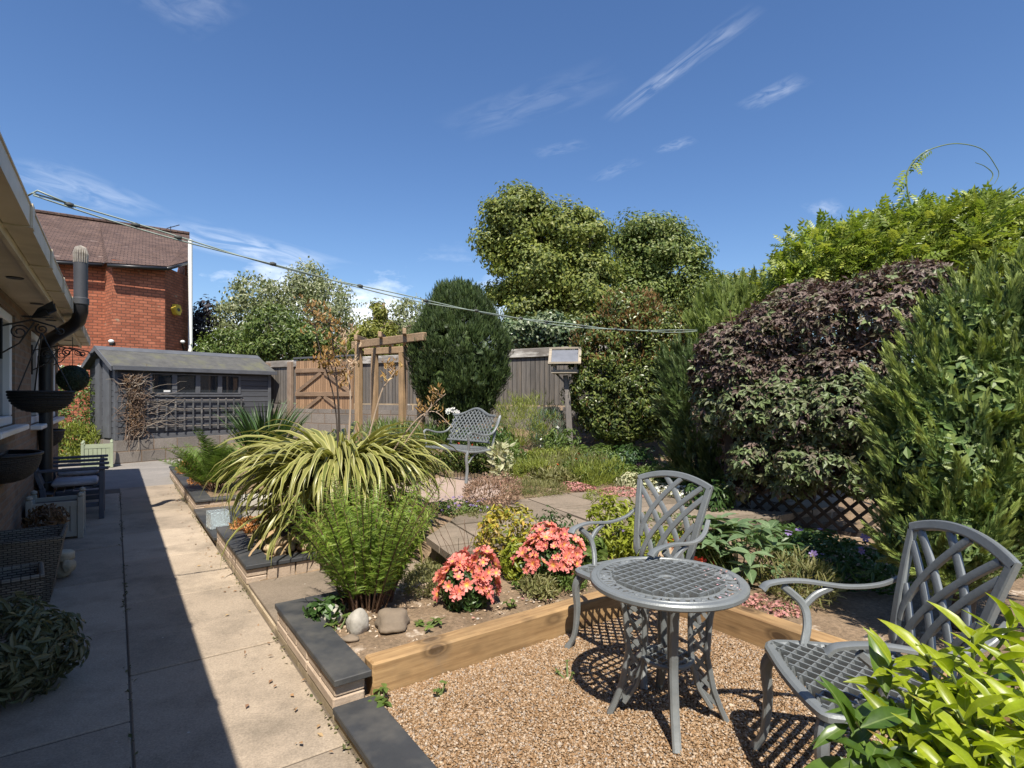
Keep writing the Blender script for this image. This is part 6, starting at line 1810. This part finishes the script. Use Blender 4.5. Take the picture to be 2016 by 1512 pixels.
mound('blue_spurge', 'blue-green feathery clump against the back fence left of the bird table', 'plant', G_(1085,10.5), .42, .78, 1700, .1, L_BLU, .1, T_BLADE, out=.4, axis_up=.9, clump=(12,.12))
mound('daisy_clump', 'leafy clump with a few white daisies beside the bird table post', 'flowering plant', G_(1108,9.8), .35, .55, 900, .08, L_MG, .4, fl=[('flower', FL_WHITE, T_FLOWER, 9, .035, .6, .05)])
mound('aster_clump', 'green leafy clump at the bird table foot in front of the glossy hedge', 'plant', G_(1168,9.4), .55, .42, 1700, .1, L_MG, .3, clump=(10,.1))
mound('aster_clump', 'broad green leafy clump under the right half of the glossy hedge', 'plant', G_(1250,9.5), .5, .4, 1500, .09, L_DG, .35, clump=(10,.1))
mound('wispy_grass', 'brownish wispy flowering grass in the middle of the far bed', 'grass', G_(1118,9.0), .7, .36, 2200, .16, L_OLV, .035, T_BLADE, out=.4, axis_up=1.0, stem=M_BSTEM, fl=[('flower', FL_RED, T_FLOWER, 10, .03, .4, .02)])
mound('stachys', 'pale woolly-leaved plant beside the right end of the bench', 'plant', T_(986,8.7,.38), .16, .55, 160, .14, L_PALE, .45, out=.5, axis_up=.2)
mound('geranium_bed', 'green and orange mixed low plants seen through and under the bench', 'flowering plant', T_(935,9.75,.42), .62, .5, 1900, .08, L_MG, .5, fl=[('flower', FL_RED, T_FLOWER, 16, .03, .4, .02)], clump=(10,.1))
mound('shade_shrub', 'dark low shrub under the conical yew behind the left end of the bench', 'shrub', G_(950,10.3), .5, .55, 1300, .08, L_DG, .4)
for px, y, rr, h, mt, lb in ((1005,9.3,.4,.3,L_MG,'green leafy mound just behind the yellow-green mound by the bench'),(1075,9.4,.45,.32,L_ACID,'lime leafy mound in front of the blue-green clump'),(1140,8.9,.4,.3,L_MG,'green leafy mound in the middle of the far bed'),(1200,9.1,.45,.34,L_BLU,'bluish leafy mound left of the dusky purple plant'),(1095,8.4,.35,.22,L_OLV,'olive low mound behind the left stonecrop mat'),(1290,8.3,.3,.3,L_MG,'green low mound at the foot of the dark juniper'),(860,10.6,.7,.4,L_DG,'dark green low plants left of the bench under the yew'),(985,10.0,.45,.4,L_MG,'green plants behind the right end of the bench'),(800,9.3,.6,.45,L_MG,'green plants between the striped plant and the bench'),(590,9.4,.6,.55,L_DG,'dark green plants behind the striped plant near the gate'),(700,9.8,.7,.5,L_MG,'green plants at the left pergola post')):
    mound('bed_plant', lb, 'plant', G_(px,y), rr, h, 1500, .075, mt, .35, clump=(10,.08), out=.3, axis_up=.4)
for px, y, rr, h, mt, lb in ((868,5.0,.2,.1,L_OLV,'low creeping plant at the front left corner of the terrace'),(1090,5.35,.22,.14,L_MG,'low green plant on the terrace edge left of the yellow-green shrub'),(1255,5.6,.26,.16,L_OLV,'olive creeping plant on the terrace edge right of the yellow-green shrub'),(1330,5.9,.3,.2,L_MG,'green edging plant behind the back of the chair at the round table'),(950,6.2,.24,.1,L_OLV,'creeping plant between paving slabs in front of the heather'),(1180,7.3,.3,.12,L_ACID,'lime creeping plant spreading over the far side of the terrace'),(1060,4.2,.16,.1,L_OLV,'creeping olive mat on the soil in front of the farther coral flowers'),(1120,4.35,.16,.12,L_MG,'small green plant at the right foot of the farther coral flowers'),(850,4.75,.22,.1,L_OLV,'grey-green mat on the soil by the stepping slabs')):
    mound('edging_plant', lb, 'plant', G_(px,y)+Vector((0,0,.02 if y < 5.2 else .04)), rr, h, 900, .04, mt, .35, clump=(9,.05), out=.3, axis_up=.3)
# white seed-headed poppies behind the bench
o = empty('poppy_heads', G_(890,9.9), 0, 'pair of tall white-headed poppies standing against the dark yew', 'flowering plant')
k = MB(); PP = []
for (dx, h) in ((-.05,.86),(.02,.88),(.07,.84)):
    k.sweep([(dx*.3,0,0),(dx,0,h*.5),(dx*1.3,0,h)], .012, None, (0,1,0), 5); PP.append((dx*1.3,0,h))
k.build('stem', M_STEM, o)
P = np.repeat(np.array(PP), 12, axis=0)+sph(36)*.02; emit('flower_head', T_FLOWER, P, sph(36), sph(36)+np.array([0,-.6,.5]), size(36,.03,.045), 1, FL_WHITE, o)
P = np.array([(d*.5,0,h) for d in (-.08,0,.1) for h in np.linspace(.35,.62,6)]); emit('leaf', T_LEAF, P, sph(18)*[1,1,.3], np.tile(Z,(18,1))+.4*sph(18), size(18,.08,.14), .5, L_PALE, o)
# around the table
def whorl(name, label, base, tips, ln, asp, mat, per=7, cat='plant', dz=.0, upb=.25, stem=None, nseg=1):
    root = empty(name, base, 0, label, cat)
    Pp, Aa, Nn = [], [], []; k = MB()
    for t in tips:
        t = np.array(t, dtype=float); 
        k.sweep(spl([(t[0]*.3,t[1]*.3,dz),(t[0]*.75,t[1]*.75,dz+(t[2]-dz)*.55),tuple(t)],4), [.012]*4+[.01]*4+[.008], None, (0,1,0), 5)
        for s in range(nseg):
            c = t-np.array([t[0]*.12,t[1]*.12,.045])*s; a0 = rng.random()*6.28
            for j in range(per):
                a = a0+2*pi*j/per+rng.normal()*.2; e = upb+.25*rng.normal()-.25*s
                Aa.append((math.cos(a),math.sin(a),e)); Nn.append((-.5*e*math.cos(a)+.2*rng.normal(),-.5*e*math.sin(a)+.2*rng.normal(),1)); Pp.append(c)
    n = len(Pp)
    emit('foliage', T_LANCE, np.array(Pp), np.array(Aa), np.array(Nn), size(n,ln*.65,ln*1.15), asp, mat, root, True)
    k.build('stem', stem or M_STEM, root)
    return root
L_HEL = m_leaf('hellebore_leaf', [(.1,.16,.075),(.14,.21,.1),(.19,.26,.14)], .2, .4, None, 3, .2, .4, None, (.24,.3,.17))
hb_ = G_(1452,4.55)
tips = [(R.gauss(0,.22), R.gauss(0,.18), R.uniform(.16,.46)) for _ in range(30)]
whorl('hellebore', 'large-leaved grey-green hellebore right of the round table in front of the trellis', hb_, tips, .19, .42, L_HEL, 6, 'plant')
mound('primrose', 'few pale yellow flowers behind the right arm of the chair at the round table', 'flowering plant', G_(1402,4.75), .17, .3, 260, .09, L_MG, .45, fl=[('flower', FL_YEL, T_FLOWER, 16, .035, .5, .02)])
mound('red_lily', 'clump with scarlet flowers seen through the chair behind the round table', 'flowering plant', G_(1362,4.6), .17, .3, 320, .08, L_MG, .3, fl=[('flower', FL_RED, T_FLOWER, 22, .045, .45, .02)])
mound('geum', 'yellow-green low foliage seen through the back of the chair behind the round table', 'plant', G_(1290,4.95), .32, .34, 1400, .06, L_YG, .3, clump=(10,.07), fl=[('flower', FL_PURP, T_FLOWER, 12, .025, .5, .02)])
mound('lady_mantle', 'mid green rounded-leaved plant between the farther coral flowers and the chair', 'plant', G_(1148,4.75), .2, .32, 380, .09, L_MG, .7)
mound('rosebush', 'spindly green stems with small leaves behind the farther coral flowers', 'plant', G_(1098,5.0), .2, .52, 420, .05, L_DG, .4)
o = MB().rock((0,0,.1),(.16,.12,.13),None,4).build('boulder', m_plain('tan_boulder', (.42,.31,.2), (.3,.22,.14), .9, 6, .4, 40), None, True); o.location = G_(1318,4.65); tag(o, 'rounded tan boulder seen through the back of the chair at the round table', 'stone')
mound('olive_tuft', 'sparse olive-green tuft in dappled light on the soil right of the hellebore', 'plant', G_(1565,4.2), .34, .3, 900, .08, L_OLV, .14, T_BLADE, out=.5, axis_up=.5)
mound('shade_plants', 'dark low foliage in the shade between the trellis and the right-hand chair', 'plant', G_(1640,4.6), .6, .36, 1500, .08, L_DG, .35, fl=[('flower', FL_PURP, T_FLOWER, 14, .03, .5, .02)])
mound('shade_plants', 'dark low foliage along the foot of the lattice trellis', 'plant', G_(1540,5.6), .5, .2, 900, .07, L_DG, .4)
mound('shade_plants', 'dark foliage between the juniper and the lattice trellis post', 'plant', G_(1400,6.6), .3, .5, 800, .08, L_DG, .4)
mound('white_stonecrop', 'small creamy white flowered mat on the terrace behind the chair back', 'flowering plant', T_(1345,7.4,.34), .3, .12, 300, .04, L_PALE, .6, fl=[('flower', FL_WHITE, T_FLOWER, 200, .018, .3, .005)])
for i, (px, y) in enumerate(((1480,4.0),(1545,3.85))):
    mound('stonecrop_mat', ('tiny pink stonecrop cushion on the soil just right of the round table','tiny pink stonecrop cushion nearest the right-hand chair arm')[i], 'flowering plant', G_(px,y), .12, .05, 160, .025, L_SEDP, .6, T_QUAD, fl=[('flower', FL_PINK, T_FLOWER, 60, .012, .3, .004)], group='pink stonecrop mats')
# copings: sedum, cobbles, cube
mound('stonecrop_mat', 'rust-red and lime stonecrop at the far corner of the path beds', 'plant', W(12.2,1.25,.2), .36, .2, 900, .06, L_ORG, .35, out=.5, axis_up=.4)
mound('lime_stonecrop', 'lime-yellow spiky stonecrop at the far end of the farthest slate coping', 'plant', W(12.9,1.3,.2), .3, .26, 500, .06, L_ACID, .35, out=.5, axis_up=.4)
mound('stonecrop_mat', 'rust-red stonecrop beside the small fern on the farthest coping', 'plant', W(10.6,1.2,.2), .26, .16, 600, .05, L_ORG, .35, out=.5, axis_up=.4)
mound('orange_stonecrop', 'bright orange stonecrop trailing over the slate beside the glass cube', 'plant', W(6.75,1.3,.17), .28, .14, 1200, .045, L_ORG, .4, out=.4, axis_up=.3)
M_COB = m_plain('tan_cobble', (.48,.36,.22), (.36,.26,.16), .75, 4, .1, 40)
M_COB2 = m_plain('cream_cobble', (.58,.5,.37), (.46,.38,.27), .75, 4, .1, 40)
cps = [(5.72,1.22,.05,0),(5.62,1.36,.05,1),(5.5,1.25,.05,0),(5.55,1.5,.05,0),(5.75,1.55,.05,1),(5.85,1.38,.06,1),(5.68,1.42,.12,1),(5.6,1.28,.12,0),(5.7,1.66,.05,0),(5.5,1.62,.05,1),(5.82,1.72,.05,0),(5.95,1.55,.06,1),(5.66,1.56,.12,0),(5.9,1.22,.05,1)]
for i, (s, t, z, c) in enumerate(cps):
    o = MB().rock((0,0,0),(R.uniform(.075,.1),R.uniform(.055,.075),R.uniform(.04,.055)),Matrix.Rotation(R.uniform(0,3),3,'Z'),i,8,12,.1).build('cobble', (M_COB,M_COB2)[c], None, True)
    o.location = W(s,t,.16+z); tag(o, 'smooth rounded cobble in the heap on the raised bed beside the slate coping', 'stone', 'cobbles heaped beside the striped plant')
M_GREYST = m_plain('pale_grey_stone', (.4,.37,.32), (.27,.25,.21), .85, 9, .5, 40)
M_BRST = m_plain('brown_rough_stone', (.22,.17,.12), (.14,.11,.08), .9, 5, .5, 30)
for (px, py, r_, m_, lb) in ((652,1222,(.085,.07,.06),M_GREYST,'pale rounded stone left of the large fern base on the slate edge'),(704,1243,(.07,.075,.085),M_GREYST,'upright pale stone directly in front of the large fern base'),(772,1232,(.14,.11,.06),M_BRST,'flat brown rough stone right of the large fern base'),(690,1262,(.05,.04,.025),M_BRST,'small dark stone below the upright pale stone')):
    o = MB().rock((0,0,r_[2]*.6),r_,None,px,14,20,.15).build('garden_stone', m_, None, True); o.location = on(px,py,.175); o.rotation_euler = (0,0,px*.1); tag(o, lb, 'stone')
def m_clear(name):
    m, nt, out = nodes(name)
    g = nt.nodes.new('ShaderNodeBsdfGlass'); g.inputs['Roughness'].default_value = .08; g.inputs['IOR'].default_value = 1.3; g.inputs['Color'].default_value = (.85,.92,.95,1)
    d = nd(nt, 'BsdfPrincipled', Roughness=.25); d.inputs['Base Color'].default_value = (.6,.66,.68,1)
    mx = nt.nodes.new('ShaderNodeMixShader'); mx.inputs[0].default_value = .4
    nt.links.new(g.outputs[0], mx.inputs[1]); nt.links.new(d.outputs[0], mx.inputs[2]); nt.links.new(mx.outputs[0], out.inputs['Surface'])
    return m
M_CLEAR = m_clear('cloudy_glass')
cu = empty('glass_cube', W(7.45,1.0,.1), ang+.1, 'small clear cube tealight holder standing on the lower slate slab', 'tealight holder')
for (c, d) in (((0,-.1,.1),(.21,.008,.19)),((0,.1,.1),(.21,.008,.19)),((-.1,0,.1),(.008,.19,.19)),((.1,0,.1),(.008,.19,.19)),((0,0,.008),(.19,.19,.012))):
    MB().box(c,d,None,.002).build('side_wall' if c[2] > .05 else 'bottom', M_CLEAR, cu)
# weeds, seedlings, petals, pebbles on the soil
k = 0
def weed(px, py, z, n, ln, label):
    b = on(px,py,z); tips = [(R.gauss(0,.035),R.gauss(0,.035),R.uniform(.015,.07)) for _ in range(n)]
    whorl('seedling', label, b, tips, ln, .6, L_MG, 4, 'weed', 0, .3)
weed(745,1385,.06,7,.05,'green weed sprouting where the timber sleeper meets the slate coping')
weed(665,1240,.17,4,.045,'pale seedling between the two pale stones under the large fern')
weed(832,1238,.17,6,.045,'seedling on the pebbly soil near the left end of the timber sleeper')
weed(1005,1195,.17,5,.03,'small seedling on the soil just right of the nearest coral flowers')
weed(1020,1160,.17,5,.035,'small seedling on bare soil between the two coral clumps')
weed(864,1370,.06,3,.03,'tiny weed growing through the gravel in front of the timber sleeper')
weed(1118,1340,.06,3,.022,'tiny weed in the gravel left of the round table shadow')
mound('creeping_thyme', 'low grey-green creeping plant on the soil between the large fern and the coral flowers', 'plant', G_(852,4.35), .28, .1, 1300, .035, L_OLV, .3, T_QUAD, out=.5, axis_up=.4)
mound('ivy_trail', 'dark ivy leaves trailing onto the slate coping left of the large fern', 'plant', W(3.75,1.13,.2), .14, .12, 140, .055, L_DG, .8)
n = 900; s_ = 2.98+1.15*rng.random(n); t_ = 1.12+2.6*rng.random(n)**1.6; x_, y_ = UX*s_+UY*t_, UY*s_-UX*t_
r_ = size(n,.006,.016); tag(stones('soil_pebbles', np.stack([x_,y_,soilz(x_,y_)+r_*.3],axis=1), r_, m_island('soil_pebble', [(0,(.2,.13,.08)),(.4,(.4,.29,.19)),(.8,(.55,.46,.36)),(1,(.3,.27,.24))])), kind='stuff')
n = 2600; s_ = 2.95+4.0*rng.random(n); t_ = 1.6+4.5*rng.random(n); x_, y_ = UX*s_+UY*t_, UY*s_-UX*t_
zz = soilz(x_,y_); g = zz > .1; x_, y_, zz = x_[g], y_[g], zz[g]; n = len(x_)
P = np.stack([x_,y_,zz+.006],axis=1)
tag(emit('soil_litter', T_QUAD, P, sph(n)*[1,1,.25], np.tile(Z,(n,1))+.5*sph(n), size(n,.012,.04), .5, m_leaf('litter', [(.2,.13,.08),(.3,.2,.12),(.12,.08,.05),(.13,.14,.04)], .1, .8)), kind='stuff')
n = 900; s_ = rng.random(n)*11.5+.8; e_ = rng.random(n); t_ = np.where(e_ < .35, .066+.012*rng.normal(size=n), np.where(e_ < .8, .9-.014*np.abs(rng.normal(size=n)), -.835+.03*np.abs(rng.normal(size=n))))
keep = np.sin(s_*2.3+1)+np.sin(s_*5.1) > -.3; s_, t_ = s_[keep], t_[keep]; n = len(s_)
P = np.stack([UX*s_+UY*t_, UY*s_-UX*t_, np.full(n,.004)], axis=1)
tag(emit('joint_moss', T_QUAD, P, sph(n)*[1,1,.5]+.3*Z, np.tile(Z,(n,1))+.6*sph(n), size(n,.012,.034), .6, m_leaf('joint_moss_leaf', [(.05,.06,.02),(.09,.1,.035),(.12,.1,.05),(.16,.15,.06)], .1, .8)), kind='stuff')
n = 26; P = np.array([list(on(R.uniform(900,1180), R.uniform(1120,1225), .185)) for _ in range(n)])
tag(emit('fallen_coral_petals', T_QUAD, P, sph(n)*[1,1,.1], np.tile(Z,(n,1))+.2*sph(n), size(n,.02,.035), .7, FL_PINK), kind='stuff')
n = 120; P = np.array([list(W(R.uniform(2,12), R.gauss(.8,.08), .012)) for _ in range(n)]); P = P[[st(p[0],p[1])[1] < .9 for p in P]]; n = len(P)
tag(emit('path_leaf_litter', T_QUAD, P, sph(n)*[1,1,.2], np.tile(Z,(n,1))+.4*sph(n), size(n,.015,.045), .5, m_leaf('path_litter', [(.3,.18,.09),(.18,.1,.06),(.38,.27,.14)], .1, .8)), kind='stuff')
# left back: roses and weeds at the end of the bungalow
mound('white_rose', 'rose bush with white blooms against the red brick beyond the bungalow corner', 'flowering plant', Vector((at(138,700,14.6).x,14.6,.3)), .62, 2.35, 2600, .09, L_MG, .5, clump=(10,.16), fl=[('flower', FL_WHITE, T_FLOWER, 34, .09, .75, .03)])
mound('nettle_patch', 'tall bright green weeds between the bungalow corner and the shed', 'weeds', Vector((at(150,880,14.3).x,14.3,0)), .75, 1.0, 2600, .12, L_ACID, .25, clump=(12,.14), out=.3, axis_up=.5)
mound('bank_grass', 'green grassy plants at the foot of the pergola behind the striped plant', 'grass', G_(800,11.0), 1.1, .5, 1500, .22, L_MG, .06, T_BLADE, out=.3, axis_up=1)

# --- the yellow-green shrub in the right foreground
L_FORE = m_leaf('foreground_leaf', [(.2,.27,.01),(.27,.34,.015),(.34,.4,.025),(.22,.28,.015)], .42, .36, None, 6, .2, .45, None, (.42,.46,.1))
L_FORED = m_leaf('shaded_foreground_leaf', [(.05,.1,.015),(.08,.14,.02),(.1,.17,.03)], .25, .3, None, 6, .15, .5, None, (.16,.22,.07))  # darker green for the lower leaves: their shade is put into the colour
fb = Vector((1.2,1.22,.05))
root = empty('foreground_shrub', fb, 0, 'bright yellow-green long-leaved shrub filling the lower right corner', 'shrub')
Pp, Aa, Nn, Pd, Ad, Nd_ = [], [], [], [], [], []; k = MB()
tipspx = [(1725,1262,1.32),(1790,1250,1.38),(1880,1215,1.3),(1960,1190,1.35),(2010,1215,1.25),(1840,1290,1.2),(1920,1270,1.2),(1990,1300,1.15),(1770,1330,1.25),(1850,1360,1.12),(1930,1350,1.1),(2000,1390,1.08),(1740,1400,1.2),(1800,1420,1.12),(1880,1430,1.05),(1960,1450,1.02),(1830,1480,1.05),(1910,1500,1.0),(1990,1510,1.0),(1760,1470,1.12),(2040,1330,1.2),(2040,1450,1.05),(1890,1320,1.3),(1960,1240,1.4),(1810,1390,1.3)]
for (px, py, y) in tipspx:
    t = at(px+34,py+38,y)-fb; t = np.array(t)
    stem = np.array([t[0]*.5,t[1]*.5,0]); d = nz(np.array([t[0]*.4,t[1]*.4-.08,.75])+.25*sph(1)[0])
    k.sweep(spl([tuple(np.array([t[0]*.25,t[1]*.25,0])), tuple(t-d*.32), tuple(t)],5), [.016-.001*i for i in range(11)], None, (.2,1,0), 6)
    m = 15
    for j in range(m):
        u = j/(m-1); c = t-d*(.2*(1-u)); a = j*2.399+rng.normal()*.2
        e1_ = nz(np.cross(d, [.3,.2,1.0])); e2_ = np.cross(d, e1_)
        rad = math.cos(a)*e1_+math.sin(a)*e2_
        el = .15+.85*u**1.6
        A = rad*(1.0-.45*u)+d*el*.8-.12*Z*(1-u); N = d-rad*el*.6+.15*rng.normal(size=3)
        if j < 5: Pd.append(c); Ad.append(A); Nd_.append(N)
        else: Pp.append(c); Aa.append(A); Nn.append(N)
n = len(Pp); emit('bright_foliage', T_LANCE, np.array(Pp), np.array(Aa), np.array(Nn), size(n,.078,.132), .27, L_FORE, root, True)
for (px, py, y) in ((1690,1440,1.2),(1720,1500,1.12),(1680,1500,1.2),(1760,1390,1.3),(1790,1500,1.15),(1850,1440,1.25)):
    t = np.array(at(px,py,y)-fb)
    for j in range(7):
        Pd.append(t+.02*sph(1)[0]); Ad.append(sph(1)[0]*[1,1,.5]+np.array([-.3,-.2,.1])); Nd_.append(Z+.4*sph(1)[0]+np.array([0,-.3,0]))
n = len(Pd); emit('shaded_foliage', T_LANCE, np.array(Pd), np.array(Ad), np.array(Nd_), size(n,.09,.15), .3, L_FORED, root, True)
k.build('stem', M_STEM, root)
